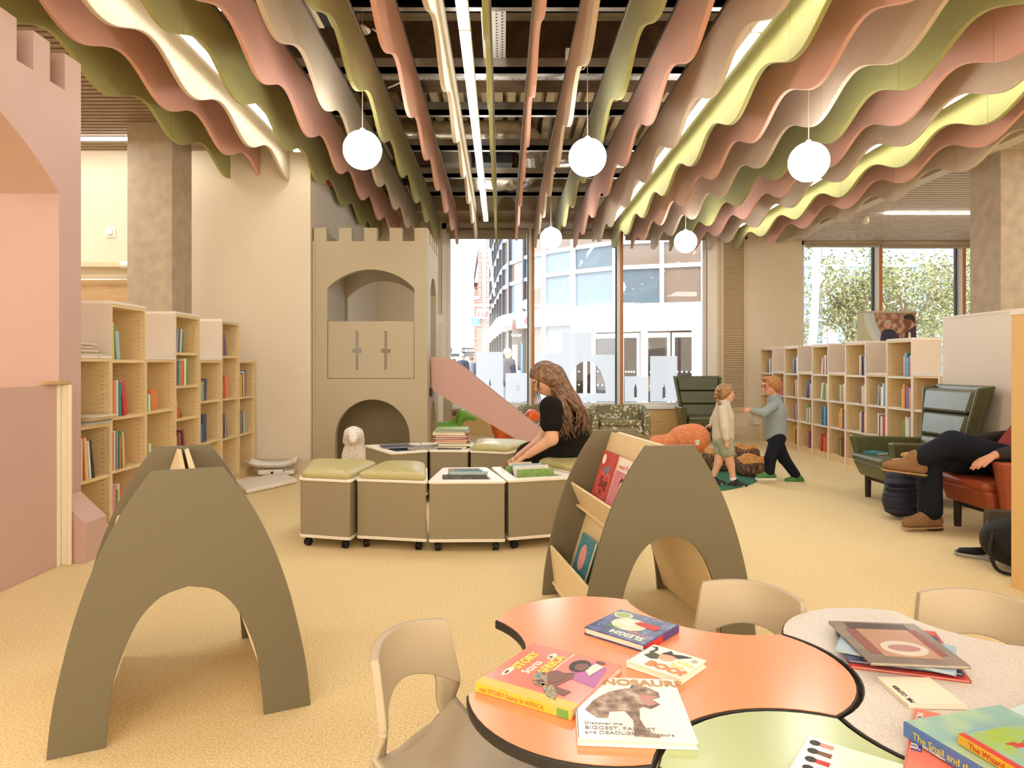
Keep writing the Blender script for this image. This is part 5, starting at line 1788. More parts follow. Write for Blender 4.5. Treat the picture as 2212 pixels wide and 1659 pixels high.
# ================================================================== FLORAL TUB SOFAS
def floral(name):
    m = bpy.data.materials.new(name)
    m.use_nodes = True
    nt = m.node_tree
    b = nt.nodes['Principled BSDF']
    b.inputs['Roughness'].default_value = .75
    tc = nt.nodes.new('ShaderNodeTexCoord')
    v1 = nt.nodes.new('ShaderNodeTexVoronoi')
    v1.inputs['Scale'].default_value = 10
    v2 = nt.nodes.new('ShaderNodeTexNoise')
    v2.inputs['Scale'].default_value = 24
    v2.inputs['Detail'].default_value = 1
    nt.links.new(tc.outputs['Object'], v1.inputs['Vector'])
    nt.links.new(tc.outputs['Object'], v2.inputs['Vector'])
    a = nt.nodes.new('ShaderNodeMath')
    a.operation = 'LESS_THAN'
    a.inputs[1].default_value = .20
    nt.links.new(v1.outputs['Distance'], a.inputs[0])
    c = nt.nodes.new('ShaderNodeMath')
    c.operation = 'GREATER_THAN'
    c.inputs[1].default_value = .60
    nt.links.new(v2.outputs['Fac'], c.inputs[0])
    mx = nt.nodes.new('ShaderNodeMath')
    mx.operation = 'MAXIMUM'
    nt.links.new(a.outputs[0], mx.inputs[0])
    nt.links.new(c.outputs[0], mx.inputs[1])
    cr = nt.nodes.new('ShaderNodeMixRGB')
    cr.inputs[1].default_value = (*lin('837f5c'), 1)
    cr.inputs[2].default_value = (*lin('e0d9c6'), 1)
    nt.links.new(mx.outputs[0], cr.inputs[0])
    nt.links.new(cr.outputs[0], b.inputs['Base Color'])
    return m
M_flor = floral('floral_linen')
def tub_sofa(label, x, y, rot):
    t = thing('floral_sofa', label, 'sofa', (x, y, 0), rot, 'small floral tub sofas')
    outer = [(.46, -.24), (.475, -.05), (.46, .12), (.40, .22), (.28, .265), (0, .275)]
    inner = [(.35, -.22), (.36, -.05), (.34, .06), (.29, .125), (.2, .15), (0, .155)]
    o_ = [(p.x, p.y) for p in smooth_pts(outer, 4)]
    i_ = [(p.x, p.y) for p in smooth_pts(inner, 4)]
    ring = o_ + [(-a, b) for a, b in o_[::-1][1:]] + [(-a, b) for a, b in i_] + [(a, b) for a, b in i_[::-1][1:]]
    n = len(ring)
    def hh(p):
        return .455 + .11 * max(0, min(1, (p[1] + .1) / .3))
    mb = MB()
    mb.add([(a, b, .09) for a, b in ring] + [(a, b, hh((a, b))) for a, b in ring], [(i, (i + 1) % n, n + (i + 1) % n, n + i) for i in range(n)])
    # top and bottom as a strip between outer and inner edge
    m = len(o_) * 2 - 1
    mb.add([(a, b, hh((a, b))) for a, b in ring], [(i, i + 1, n - 2 - i, n - 1 - i) for i in range(m - 1)])
    mb.add([(a, b, .09) for a, b in ring], [(n - 1 - i, n - 2 - i, i + 1, i) for i in range(m - 1)])
    mb.build('tub_back', M_flor, t, bevel=.03, seg=3, merge=True)
    MB().box(-.34, .34, -.235, .13, .09, .24).build('seat_base', M_flor, t, bevel=.015)
    MB().box(-.335, .335, -.25, .12, .242, .335).build('seat_cushion', M_flor, t, bevel=.03, seg=4)
    for s in (-1, 1):
        for yv in (-.18, .18):
            MB().lathe([(.016, 0), (.024, .09)], 10, Matrix.Translation((s * .34, yv, 0))).build('leg', M_wood, t)
tub_sofa('small floral olive tub sofa in front of the right-hand window mullion', 1.89, 11.25, 0)
tub_sofa('small floral olive tub sofa behind the seated woman', .72, 11.25, 0)

# ================================================================== RUG, BEAN BAGS
M_rug = ramp_mat('green_rug', 'NOISE', [(.35, '34614c'), (.65, '467a60')], rough=.95, scale=160, bump=.3, spec=.1)
rp = [(p.x, p.y) for p in smooth_pts([(1.60, 6.55), (1.97, 6.59), (2.35, 6.84), (2.65, 7.23), (2.82, 7.75), (2.72, 8.35), (2.3, 8.75), (1.75, 8.75), (1.30, 8.35), (1.10, 7.75), (1.15, 7.1), (1.32, 6.72)], 6, closed=True)]
o = MB().prism(rp, 0, .010).build('round_rug', M_rug)
tag(o, 'round dark green rug under the log bean bags', 'rug')
M_bark = ramp_mat('bark_print', 'NOISE', [(.35, '3f2c22'), (.5, '6d5140'), (.65, '9c8468')], rough=.9, scale=22, stretch=(3, 3, .6), bump=.2, spec=.15)
M_ring = ramp_mat('wood_ring_print', 'WAVE', [(.2, 'a56d38'), (.7, 'd09a5c')], rough=.85, scale=9, spec=.15)
def log_bag(label, x, y, r, h, tilt):
    t = thing('log_bean_bag', label, 'bean bag', (x, y, .012), random.uniform(0, 3), 'log print bean bags')
    t.rotation_euler = (0, 0, t.rotation_euler[2])
    n = 36
    def ringp(rr, z, amp):
        out = []
        for k in range(n):
            a = 2 * math.pi * k / n
            q = rr * (1 + amp * math.sin(3 * a + x * 7) + amp * .6 * math.sin(7 * a + y * 3))
            out.append(Vector((q * math.cos(a), q * math.sin(a), z + tilt * q * math.cos(a) * (z / max(h, .01)) + (.012 * math.sin(4 * a + x * 5) if z > h * .5 else 0))))
        return out
    side = [(.80, 0), (.93, .02), (1.0, h * .3), (1.02, h * .55), (.98, h * .82), (.90, h * .97)]
    mb = MB()
    rows = [ringp(r * f, z, .03) for f, z in side]
    mb.grid(rows, closed=True)
    mb.add(rows[0], [tuple(range(n))[::-1]])
    mb.build('bark_side', M_bark, t, smooth=True)
    rows = [ringp(r * f, z, .03) for f, z in [(.90, h * .97), (.8, h * 1.06), (.55, h * 1.10), (.3, h * 1.05), (.1, h * 1.02)]]
    mb = MB()
    mb.grid(rows, closed=True)
    mb.add(rows[-1], [tuple(range(n))])
    mb.build('ring_top', M_ring, t, smooth=True)
log_bag('log bean bag behind the crest of the woman-side book stand', 2.09, 8.28, .235, .20, -.12)
log_bag('log bean bag right behind the girl\'s legs', 2.52, 8.02, .20, .19, .12)
log_bag('log bean bag at the rug edge between girl and boy', 2.73, 7.58, .185, .17, .15)
log_bag('smallest log bean bag farthest back beside the fish bag', 3.06, 8.75, .17, .17, .1)
M_fish = ramp_mat('orange_coral_print', 'VORONOI', [(.15, 'f0b08a'), (.45, 'e48a5e')], rough=.85, scale=26, spec=.2)
M_fin = mat('pink_plush', 'e79a9a', .9, .15, noise=.05, nscale=60)
fish = thing('animal_bean_bag', 'large orange coral-print animal bean bag lying behind the log bags', 'bean bag', (0, 0, 0))
sdf_obj('bag_body', [('ell', (2.52, 9.45, .20), (.26, .26, .20)), ('ell', (2.62, 9.42, .22), (.19, .22, .19)), ('cap', (2.45, 9.45, .16), (2.10, 9.40, .12), .16, .10), ('cap', (2.10, 9.40, .11), (1.85, 9.38, .07), .10, .06),
                     ('cap', (2.20, 9.42, .15), (2.10, 9.5, .17), .11, .08)], .016, .06, M_fish, fish)
sdf_obj('fin', [('ell', (2.06, 9.14, .055), (.16, .10, .05)), ('ell', (2.2, 9.12, .06), (.10, .10, .055))], .014, .03, M_fin, fish)
MB().box(2.555, 2.61, 9.186, 9.19, .15, .22).build('care_label', M_paper, fish)

# ================================================================== DOG SEATS
def dog(label, loc, rotz, m):
    """rounded moulded dog seat facing local +x"""
    t = thing('dog_seat', label, 'toy seat', loc, rotz, 'moulded dog seats')
    pr = [('cap', (-.20, 0, .30), (.12, 0, .30), .115, .115), ('cap', (.12, 0, .33), (.22, 0, .47), .085, .062), ('ell', (.24, 0, .50), (.085, .085, .085)), ('cap', (.26, 0, .505), (.40, 0, .46), .065, .040),
          ('cap', (-.26, 0, .34), (-.33, 0, .42), .045, .028)]
    for s in (-1, 1):
        pr += [('cap', (.14, s * .06, .25), (.20, s * .13, .05), .06, .048), ('cap', (-.20, s * .06, .25), (-.26, s * .13, .05), .06, .048),
               ('cap', (.22, s * .066, .53), (.19, s * .088, .43), .022, .026)]
    sdf_obj('dog_body', pr, .012, .045, m, t, cuts=[((0, 0, 0.002), (0, 0, -1))])
    return t
M_gplas = mat('apple_green_plastic', '78b043', .35, .5)
M_oplas = mat('orange_plastic', 'e0662a', .35, .5)
M_terr = ramp_mat('white_speckled_plastic', 'VORONOI', [(.20, '3a3836'), (.26, 'efe9df')], rough=.4, scale=55, spec=.5)
dog('apple green moulded dog seat behind the castle slide', (-.80, 9.75, 0), math.radians(4), M_gplas)
dog('orange moulded dog seat behind the slide end and the seated woman', (.17, 9.75, 0), math.radians(6), M_oplas)
t = dog('white black-speckled moulded dog seat at the castle tower door', (-1.55, 7.28, 0), math.radians(-80), M_terr)

# ================================================================== BABY SCALE AND MAT
t = thing('baby_scale', 'white baby weighing scale on the floor beside the end bookcase', 'scale', (-2.52, 7.60, 0), math.radians(8))
bx('scale_base', M_white, -.13, .13, -.10, .12, .02, .075, t, .012)
for a in (-.10, .10):
    for b in (-.07, .09):
        MB().lathe([(.014, 0), (.012, .022)], 10, Matrix.Translation((a, b, 0))).build('foot', M_black, t)
rows = []
for i in range(13):
    x = -.25 + .5 * i / 12
    row = []
    for k in range(9):
        v = -1 + 2 * k / 8
        row.append(Vector((x, v * .14, .085 + .05 * v * v + .05 * (abs(x) / .25) ** 3)))
    rows.append(row)
MB().grid(rows).build('weighing_tray', M_white, t, smooth=True, solid=.008)
MB().lathe([(.014, -.012), (.014, .012)], 10, Matrix.Translation((.02, -.105, .045)) @ Matrix.Rotation(math.pi / 2, 4, 'X')).build('level_knob', M_black, t)
bx('display_pod', M_white, .14, .24, -.09, .05, .02, .06, t, .008)
M_matm = ramp_mat('speckled_vinyl_mat', 'VORONOI', [(.10, '8d8780'), (.16, 'ece5da')], rough=.5, scale=30, spec=.4)
q = [G(506, 1046), G(533, 1069), G(643, 1044), G(615, 1028)]
o = MB().hexa([(p.x, p.y, .002) for p in q], [(p.x, p.y, .045) for p in q]).build('changing_mat', M_matm, bevel=.018, seg=3)
tag(o, 'white patterned changing mat on the carpet in front of the baby scale', 'mat')

# ================================================================== POP-UP BANNER
bn = thing('pull_up_banner', 'pull-up banner with a photo of two laughing people behind the bookcases', 'banner', (4.60, 9.02, 0))
bw_, bt_ = .78, W(0, 676, 9.02).z
M_ban = mat('banner_grey_green', 'b9bda8', .5, .3)
bx('banner_base', M_alu, 0, bw_, -.06, .06, 0, .07, bn, .01)
bx('banner_pole', M_alu, bw_ / 2 - .01, bw_ / 2 + .01, .02, .04, .05, bt_, bn)
bx('banner_sheet', M_ban, .005, bw_ - .005, -.003, 0, .06, bt_, bn)
bx('banner_rail', M_alu, 0, bw_, -.012, .012, bt_, bt_ + .025, bn, .003)
Mb_ = basis((0, -.0035, 0), (1, 0, 0), (0, 0, 1), (0, -1, 0))
def bpoly(name, pts, d, m):
    o = MB().prism(pts, d, d + .0005).build(name, m, bn, M=Mb_)
    return o
b0 = 1.15
def arcband(r0, r1, m, d):
    c0 = (.72, bt_ + .02)
    A = np.linspace(math.pi, math.pi * 1.45, 24)
    pts = [(c0[0] + r1 * math.cos(a), c0[1] + r1 * math.sin(a)) for a in A] + [(c0[0] + r0 * math.cos(a), c0[1] + r0 * math.sin(a)) for a in A[::-1]]
    pts = [(min(max(x, .006), bw_ - .006), min(z, bt_ - .002)) for x, z in pts]
    bpoly('banner_arc', pts, d, m)
photo = [(bw_ - .006, bt_ - .003), (.235, bt_ - .003)] + [(.72 + .49 * math.cos(a), bt_ + .02 + .49 * math.sin(a)) for a in np.linspace(math.pi * 1.02, math.pi * 1.5, 20)] + [(bw_ - .006, bt_ - .47)]
bpoly('banner_photo', photo, .0002, ramp_mat('photo_library', 'NOISE', [(.35, '6d4a3c'), (.5, '9c7560'), (.65, 'c9a992')], rough=.5, scale=16, stretch=(1, 1, 3)))
arcband(.49, .56, mat('banner_pale_blue', 'b9c6d2', .5), .0004)
arcband(.56, .63, mat('banner_mist', 'c9d0cc', .5), .0003)
def bdisc(name, x, z, rx, rz, d, m):
    bpoly(name, [(x + rx * math.cos(a), z + rz * math.sin(a)) for a in np.linspace(0, 2 * math.pi, 20)[:-1]], d, m)
M_navy2 = mat('photo_navy', '2b2a4a', .5)
bpoly('banner_figure', [(.30, bt_ - .40), (.32, bt_ - .26), (.40, bt_ - .20), (.48, bt_ - .22), (.55, bt_ - .30), (.56, bt_ - .42)], .0008, M_navy2)
bdisc('banner_face', .405, bt_ - .155, .040, .055, .0010, mat('photo_skin', 'c89a7c', .5))
bpoly('banner_hair', [(.365, bt_ - .17), (.36, bt_ - .12), (.385, bt_ - .09), (.43, bt_ - .09), (.45, bt_ - .13), (.445, bt_ - .17), (.435, bt_ - .125), (.38, bt_ - .125)], .0012, mat('photo_grey_hair', 'b0a89c', .5))
bpoly('banner_figure', [(.60, bt_ - .42), (.63, bt_ - .26), (.69, bt_ - .22), (.76, bt_ - .16), (.773, bt_ - .2), (.773, bt_ - .42)], .0009, mat('photo_maroon', '4a2530', .5))
bdisc('banner_face', .665, bt_ - .13, .050, .065, .0011, mat('photo_brown_skin', '7a4a34', .5))
bpoly('banner_hair', [(.62, bt_ - .08), (.60, bt_ - .04), (.66, bt_ - .012), (.74, bt_ - .03), (.765, bt_ - .08), (.74, bt_ - .13), (.71, bt_ - .09)], .0013, M_hair)
bpoly('banner_shirt', [(.665, bt_ - .42), (.675, bt_ - .25), (.70, bt_ - .25), (.71, bt_ - .42)], .0012, M_paper)

# ================================================================== BAGS ON THE FLOOR
M_navyq = mat('navy_quilt', '2a2a3c', .55, .3)
bag = thing('quilted_backpack', 'navy quilted backpack with a cream front pocket under the crossed leg', 'backpack', (3.19, 5.50, 0))
pr = [('ell', (0, 0, .20), (.16, .11, .19)), ('cap', (-.05, 0, .30), (.06, .0, .37), .10, .075), ('ell', (-.07, -.03, .14), (.12, .10, .13))]
for k in range(6):
    pr.append(('ell', (-.06, -.05, .06 + .045 * k), (.125, .085, .026)))
sdf_obj('quilted_shell', pr, .010, .012, M_navyq, bag, cuts=[((0, 0, .003), (0, 0, -1))])
MB().box(.035, .125, -.14, -.09, .05, .29).build('front_pocket', mat('cream_canvas', 'c9b9a0', .8), bag, bevel=.015, seg=3)
MB().box(.033, .127, -.1415, -.09, .155, .165).build('pocket_strap', M_black, bag)
hat = thing('straw_hat', 'straw hat with a dark band lying on the quilted backpack', 'hat', (3.24, 5.50, .452))
MB().lathe([(.13, -.012), (.14, -.002), (.085, .006), (.08, .012)], 28).build('hat_brim', mat('straw', 'c79a5e', .8), hat, smooth=True)
MB().lathe([(.082, .012), (.08, .03)], 28).build('hat_band', M_navyq, hat)
MB().lathe([(.078, .03), (.07, .05), (.04, .06), (.01, .061)], 28).build('hat_crown', MATS['straw'], hat, smooth=True)
sd = thing('sandal', 'small brown strappy sandal beside the quilted backpack', 'shoe', (3.23, 5.27, 0), math.radians(60))
MB().prism([(a * .034 * (1 if a else 1), b) for a, b in [(-1, -.08), (1, -.08), (1.1, 0), (1.25, .06), (.6, .10), (-.6, .10), (-1.1, .05), (-.9, 0)]], 0, .018).build('sole', mat('sandal_sole', 'a98f78', .8), sd, bevel=.004)
for yv in (-.05, 0.0, .05):
    MB().tube([(.036 * math.cos(a), yv, .014 + .04 * math.sin(a)) for a in np.linspace(0, math.pi, 9)], .007, 6).build('strap', mat('sandal_leather', '9a5c34', .5), sd, smooth=True)
M_blackn = mat('black_nylon', '1b1917', .6, .3, noise=.1, nscale=60)
M_greyn = mat('grey_canvas', '4f463d', .8, .2, noise=.08, nscale=80)
rs = thing('rucksack', 'black rucksack on the carpet beside the maple yellow case end', 'backpack', (3.06, 4.10, 0), math.radians(-15))
sdf_obj('rucksack_body', [('ell', (0, 0, .16), (.21, .13, .15)), ('ell', (.03, -.08, .11), (.16, .09, .11)), ('cap', (-.12, 0, .2), (.12, 0, .27), .07, .06)], .012, .03, M_blackn, rs, cuts=[((0, 0, .003), (0, 0, -1))])
MB().tube(smooth_pts([(-.16, -.06, .22), (-.2, -.12, .12), (-.18, -.16, .03), (-.12, -.19, .012)], 6), .010, 8).build('shoulder_strap', M_blackn, rs, smooth=True)
MB().tube(smooth_pts([(-.10, -.15, .17), (0, -.165, .165), (.12, -.145, .17)], 5), .004, 6).build('zip', M_greyn, rs, smooth=True)
mg = thing('messenger_bag', 'grey canvas messenger bag behind the black rucksack', 'bag', (3.21, 4.36, 0), math.radians(-8))
MB().hexa([(-.15, -.06, .004), (.16, -.06, .004), (.16, .06, .004), (-.15, .06, .004)], [(-.16, -.035, .29), (.15, -.035, .29), (.15, .045, .29), (-.16, .045, .29)]).build('bag_body', M_greyn, mg, bevel=.02, seg=3)
MB().hexa([(-.155, -.072, .12), (.162, -.072, .12), (.162, -.061, .12), (-.155, -.061, .12)], [(-.163, -.05, .293), (.153, -.05, .293), (.153, -.036, .293), (-.163, -.036, .293)]).build('bag_flap', M_greyn, mg, bevel=.004)
stp = smooth_pts([(-.155, 0, .22), (-.17, -.10, .12), (-.19, -.17, .012), (-.26, -.14, .01), (-.35, -.07, .008), (-.33, .0, .010), (-.2, .03, .012)], 6)
mb = MB()
rows = [[p + Vector((0, 0, .0)), p + Vector((.0, .012, .022))] for p in stp]
mb.grid(rows).build('bag_strap', mat('grey_webbing', '8c857b', .5), mg, smooth=True, solid=.003)
MB().tube([(-.32, -.02, .028), (-.17, 0, .03)], .024, 10).build('shoulder_pad', M_blackn, mg, smooth=True)
# ================================================================== PEOPLE
M_skin = mat('skin_fair', 'dba98a', .5, .35, noise=.02, nscale=20)
M_skinr = mat('skin_rosy', 'd49a7c', .5, .35, noise=.02, nscale=20)
M_dress = mat('black_dress', '17130f', .85, .2, noise=.15, nscale=50)
def V(*a): return np.array(a, float)
def rot_y(deg):
    a = math.radians(deg)
    return [[math.cos(a), 0, math.sin(a)], [0, 1, 0], [-math.sin(a), 0, math.cos(a)]]
def hand(wrist, d, up, side, L=.17, curl=.35, spread=1.0, thumb=1):
    """palm and five separate fingers; d = direction of the fingers, up = back of the hand, side = toward the thumb"""
    d, up, side = [np.array(v, float) / np.linalg.norm(v) for v in (d, up, side)]
    w = np.array(wrist, float)
    s = L / .18
    pr = [('ell', w + d * .045 * s, (.050 * s, .050 * s, .050 * s), None)]
    pr = []
    for k in range(4):
        o = side * (.027 - .018 * k) * s
        base = w + d * (.085 - .004 * abs(k - 1)) * s + o
        pr.append(('cap', w + o * .55, base, .0145 * s, .0115 * s, .006))
        ln = [.072, .080, .074, .058][k] * s
        p1 = base + (d * .97 - up * .22 * curl + side * (.16 - .105 * k) * spread) * ln * .48
        p2 = p1 + (d * .80 - up * 1.2 * curl + side * (.06 - .05 * k) * spread) * ln * .30
        p3 = p2 + (d * .55 - up * 1.9 * curl) * ln * .24
        pr += [('cap', base, p1, .0090 * s, .0084 * s, .003), ('cap', p1, p2, .0084 * s, .0076 * s, .003), ('cap', p2, p3, .0076 * s, .0066 * s, .003)]
    t0 = w + d * .02 * s + side * .020 * s
    t1 = t0 + (d * .45 + side * .75 * thumb - up * .35) * .045 * s
    t2 = t1 + (d * .85 + side * .25 * thumb - up * .4) * .030 * s
    t3 = t2 + (d * .95 - up * .4) * .022 * s
    pr += [('cap', t0, t1, .015 * s, .0115 * s, .006), ('cap', t1, t2, .0115 * s, .0095 * s, .004), ('cap', t2, t3, .0095 * s, .0075 * s, .004)]
    return pr
def head(c, f, up, r, nose=1.0):
    """skull, jaw, nose, lips, ears; f = facing, up = crown"""
    f, up = np.array(f, float), np.array(up, float)
    f /= np.linalg.norm(f)
    up = up - f * (up @ f)
    up /= np.linalg.norm(up)
    s = np.cross(up, f)
    c = np.array(c, float)
    Rm = np.stack([f, s, up], 1)
    P = lambda a, b, z: c + f * a * r + s * b * r + up * z * r
    pr = [('ell', P(-.10, 0, .22), (.98 * r, .80 * r, .92 * r), Rm), ('ell', P(.22, 0, -.28), (.66 * r, .64 * r, .80 * r), Rm), ('ell', P(.55, 0, -.82), (.26 * r, .30 * r, .22 * r), Rm),
          ('cap', P(.84, 0, .12), P(1.03, 0, -.25), .07 * r, .12 * r), ('ell', P(.78, 0, -.56), (.13 * r, .24 * r, .07 * r), Rm), ('ell', P(.78, 0, -.66), (.12 * r, .20 * r, .06 * r), Rm),
          ('ell', P(.72, .34, -.12), (.16 * r, .22 * r, .18 * r), Rm), ('ell', P(.72, -.34, -.12), (.16 * r, .22 * r, .18 * r), Rm),
          ('ell', P(.78, 0, .30), (.15 * r, .5 * r, .12 * r), Rm)]
    for k in (-1, 1):
        pr.append(('ell', P(-.08, k * .80, -.10), (.18 * r, .07 * r, .26 * r), Rm))
    return pr, P, Rm
M_eyew = mat('eye_white', 'efe8e0', .3, .5)
M_iris = mat('eye_iris', '3a2a20', .3, .5)
M_brow = mat('eyebrow_brown', '5a3f2c', .8, .2)
M_lip = mat('lip_rose', 'b8705f', .5, .4)
def face_parts(P, Rm, r, parent, lid=False, brow=M_brow):
    M3 = Matrix([[Rm[i][j] for j in range(3)] for i in range(3)]).to_4x4()
    for k in (-1, 1):
        c = P(.73, k * .32, .06)
        if not lid:
            MB().sphere(c, .115 * r, 12, 8).build('eye', M_eyew, parent, smooth=True)
            MB().sphere(P(.815, k * .33, .05), .055 * r, 10, 6).build('iris', M_iris, parent, smooth=True)
        else:
            MB().tube([P(.80, k * .18, -.02), P(.84, k * .32, -.06), P(.76, k * .46, -.02)], .025 * r, 6).build('eyelash', M_iris, parent, smooth=True)
        MB().tube([P(.93, k * .16, .27), P(.92, k * .34, .33), P(.78, k * .52, .27)], .035 * r, 6).build('eyebrow', brow, parent, smooth=True)
    MB().tube([P(.885, -.2, -.60), P(.925, 0, -.60), P(.885, .2, -.60)], .04 * r, 6).build('mouth', M_lip, parent, smooth=True)
def strands(name, m, parent, curves, r0, n=6, taper=.25):
    mb = MB()
    for pts in curves:
        P = smooth_pts(pts, 4)
        k = len(P)
        mb.tube(P, [r0 * (1 - (1 - taper) * (i / (k - 1)) ** 2) for i in range(k)], n)
    return mb.build(name, m, parent, smooth=True)

# ---------------------------------------------------------------- the seated woman (facing -x, leaning over the books)
wm = thing('person', 'seated woman with long brown hair in a black dress leaning over the books', 'person', (0, 0, 0))
ww = lambda px, py, Y: np.array(W(px, py, Y))
hc = ww(1178, 818, 5.24)
hp, HP, HR3 = head(hc, (-.80, -.12, -.60), (-.55, 0, .83), .104)
neck = ww(1202, 868, 5.28)
chest = ww(1222, 915, 5.28)
belly = ww(1232, 960, 5.30)
hip = ww(1228, 982, 5.30)
shN, shF = ww(1190, 880, 5.07), ww(1215, 880, 5.47)
elN, wrN = ww(1192, 948, 5.02), ww(1140, 983, 5.04)
elF, wrF = ww(1165, 955, 5.40), ww(1120, 985, 5.22)
arms = [('cap', shN, elN, .056, .047), ('cap', elN, wrN, .047, .027), ('cap', shF, elF, .054, .042), ('cap', elF, wrF, .042, .025)]
handN = hand(wrN + V(-.012, 0, -.006), (-.80, .14, -.50), (-.45, -.20, .85), (.12, .85, .25), .165, .32, 1.2)
handF = hand(wrF + V(-.012, 0, -.006), (-.85, -.10, -.50), (-.5, .1, .85), (-.05, -.9, .1), .165, .5)
legs = []
for s, y in ((-1, 5.52), (1, 5.70)):
    kn = V(.20, y, .455)
    an = V(.17, y + .04, .08)
    legs += [('cap', hip + V(-.05, (y - 5.30) * .5, 0), kn, .10, .068), ('cap', kn, an, .058, .038), ('cap', an + V(.02, 0, -.04), an + V(-.13, 0, -.045), .036, .030)]
torso = [('cap', hip, belly, .155, .150), ('cap', belly, chest, .150, .135), ('ell', chest, (.125, .175, .15)), ('cap', chest, neck, .11, .055), ('cap', shN, shF, .058, .055), ('cap', neck, hc + V(.02, 0, -.03), .052, .050),
         ('ell', hip + V(.03, 0, -.005), (.175, .20, .12))]
sdf_obj('body', torso + hp + arms + handN + handF + legs, .0055, .018, M_skin, wm, relax=1)
face_parts(HP, HR3, .104, wm, lid=True)
dr = [('cap', hip, belly, .175, .168), ('cap', belly, chest, .168, .152), ('ell', chest, (.142, .195, .165)), ('cap', chest, neck + V(.01, 0, -.045), .125, .085), ('cap', shN, shF, .076, .074),
      ('ell', hip + V(.03, 0, .0), (.20, .225, .135)), ('cap', hip + V(-.04, 0, .0), V(.24, 5.56, .470), .15, .12), ('cap', V(.22, 5.58, .46), V(.18, 5.62, .33), .12, .15)]
sl = lambda a, b, f: a + (b - a) * f
dr += [('cap', shN + V(0, 0, .0), sl(shN, elN, .50), .080, .082), ('cap', shF, sl(shF, elF, .5), .078, .078)]
sdf_obj('dress', dr, .011, .03, M_dress, wm, relax=2, cuts=[((0, 0, .508), (0, 0, -1))] if False else [])
# hair: cap over the skull and a long fall down the back
M_hairb = ramp_mat('hair_brown', 'NOISE', [(.30, '3a261a'), (.50, '735138'), (.70, 'a37e5a')], rough=.38, scale=30, stretch=(1, 5, 1), spec=.6)
fcut = HP(.74, 0, .52)
Rf = np.array(HR3)[:, 0]
hr_ = .104
sdf_obj('hair', [('ell', HP(-.10, 0, .25), (1.12 * hr_, .96 * hr_, 1.06 * hr_), HR3), ('ell', HP(-.25, 0, -.25), (.9 * hr_, .96 * hr_, 1.0 * hr_), HR3)], .008, .03, M_hairb, wm, relax=2, cuts=[(fcut, .90 * Rf - .44 * np.array(HR3)[:, 2])])
sdf_obj('hair_fall', [('ell', HP(-.55, 0, -.2), (.75 * hr_, .95 * hr_, 1.0 * hr_), HR3), ('cap', HP(-.65, 0, -.2), ww(1226, 872, 5.24), .085, .095), ('cap', ww(1226, 872, 5.24), ww(1252, 912, 5.24), .10, .075), ('cap', ww(1212, 866, 5.14), ww(1228, 905, 5.12), .05, .045)], .009, .035, M_hairb, wm, relax=2)
cur = []
for k in range(240):
    u, v = random.random(), random.uniform(-1, 1)
    st = HP(.45 - .75 * u, v * .72, 1.22 - .10 * u - .42 * v * v)
    mid = ww(1198 + 32 * u, 848 + 12 * u, 5.26) + V(random.uniform(-.02, .03), v * .115 - .02, .035 * (1 - v * v))
    if v < 0 and u < .35:
        lo_ = ww(1206 + random.uniform(-8, 30), 900, 5.08) + V(0, random.uniform(-.02, .02), 0)
        en = ww(1215 + random.uniform(-8, 34), 938 + random.uniform(-30, 16), 5.06) + V(0, random.uniform(-.02, .02), 0)
    else:
        lo_ = ww(1238 + 22 * u, 890, 5.22) + V(random.uniform(-.03, .03), v * .13 - .02, 0)
        en = ww(1252 + random.uniform(-26, 24), 928 + random.uniform(-28, 14), 5.2) + V(0, v * .13 - .02, 0)
    cur.append([tuple(st), tuple(mid), tuple(lo_), tuple(en)])
for k in range(5):
    a = HP(.42, .62 if k % 2 else -.66, .45 - .05 * k * .3)
    cur.append([tuple(HP(.05, .3 * (1 if k % 2 else -1), 1.0)), tuple(a), tuple(a + V(-.01 + .004 * k, 0, -.10)), tuple(a + V(.005 + .006 * k, .0, -.21 + .004 * k))])
strands('hair_strands', M_hairb, wm, cur, .0068, 5)

# ---------------------------------------------------------------- walking girl (facing +x)
gl = thing('person', 'small girl with a braid in a cream jumper and shorts walking', 'person', (0, 0, 0))
Yg = 7.0
gw = lambda px, py, Y=Yg: np.array(W(px, py, Y))
ghc = gw(1568, 850)
hp, HP, HR3 = head(ghc, (1, -.12, -.12), (.1, 0, 1), .085)
gneck, gch, ghip = gw(1562, 872), gw(1562, 900), gw(1562, 952)
gfoot1, gfoot2 = gw(1538, 1036), gw(1585, 1042, 6.92)
k1, k2 = gw(1552, 1000), gw(1578, 1003, 6.94)
b = hp + [('cap', gneck, ghc + V(-.01, 0, -.02), .036, .038), ('cap', gneck, gch, .06, .085), ('cap', gch, ghip, .085, .09),
          ('cap', ghip + V(0, .045, 0), k1, .062, .042), ('cap', k1, gfoot1, .040, .024), ('cap', gfoot1, gfoot1 + V(.05, 0, -.03), .018, .012),
          ('cap', ghip + V(0, -.05, 0), k2, .062, .042), ('cap', k2, gfoot2, .040, .024), ('cap', gfoot2, gfoot2 + V(.05, 0, -.03), .018, .012)]
s1, e1, w1_ = gw(1562, 884, 6.90), gw(1566, 925, 6.85), gw(1569, 952, 6.83)
s2, e2, w2_ = gw(1558, 884, 7.10), gw(1545, 905, 7.12), gw(1537, 916, 7.06)
b += [('cap', s1, e1, .034, .028), ('cap', e1, w1_, .027, .018), ('cap', s2, e2, .034, .028), ('cap', e2, w2_, .027, .018)]
b += hand(w1_ + V(0, 0, -.004), (.15, 0, -1), (0, -1, 0), (1, 0, 0), .095, .4) + hand(w2_, (-.8, -.2, -.3), (0, 0, 1), (0, -1, 0), .095, .5)
sdf_obj('body', b, .0065, .014, M_skin, gl, relax=1)
face_parts(HP, HR3, .085, gl)
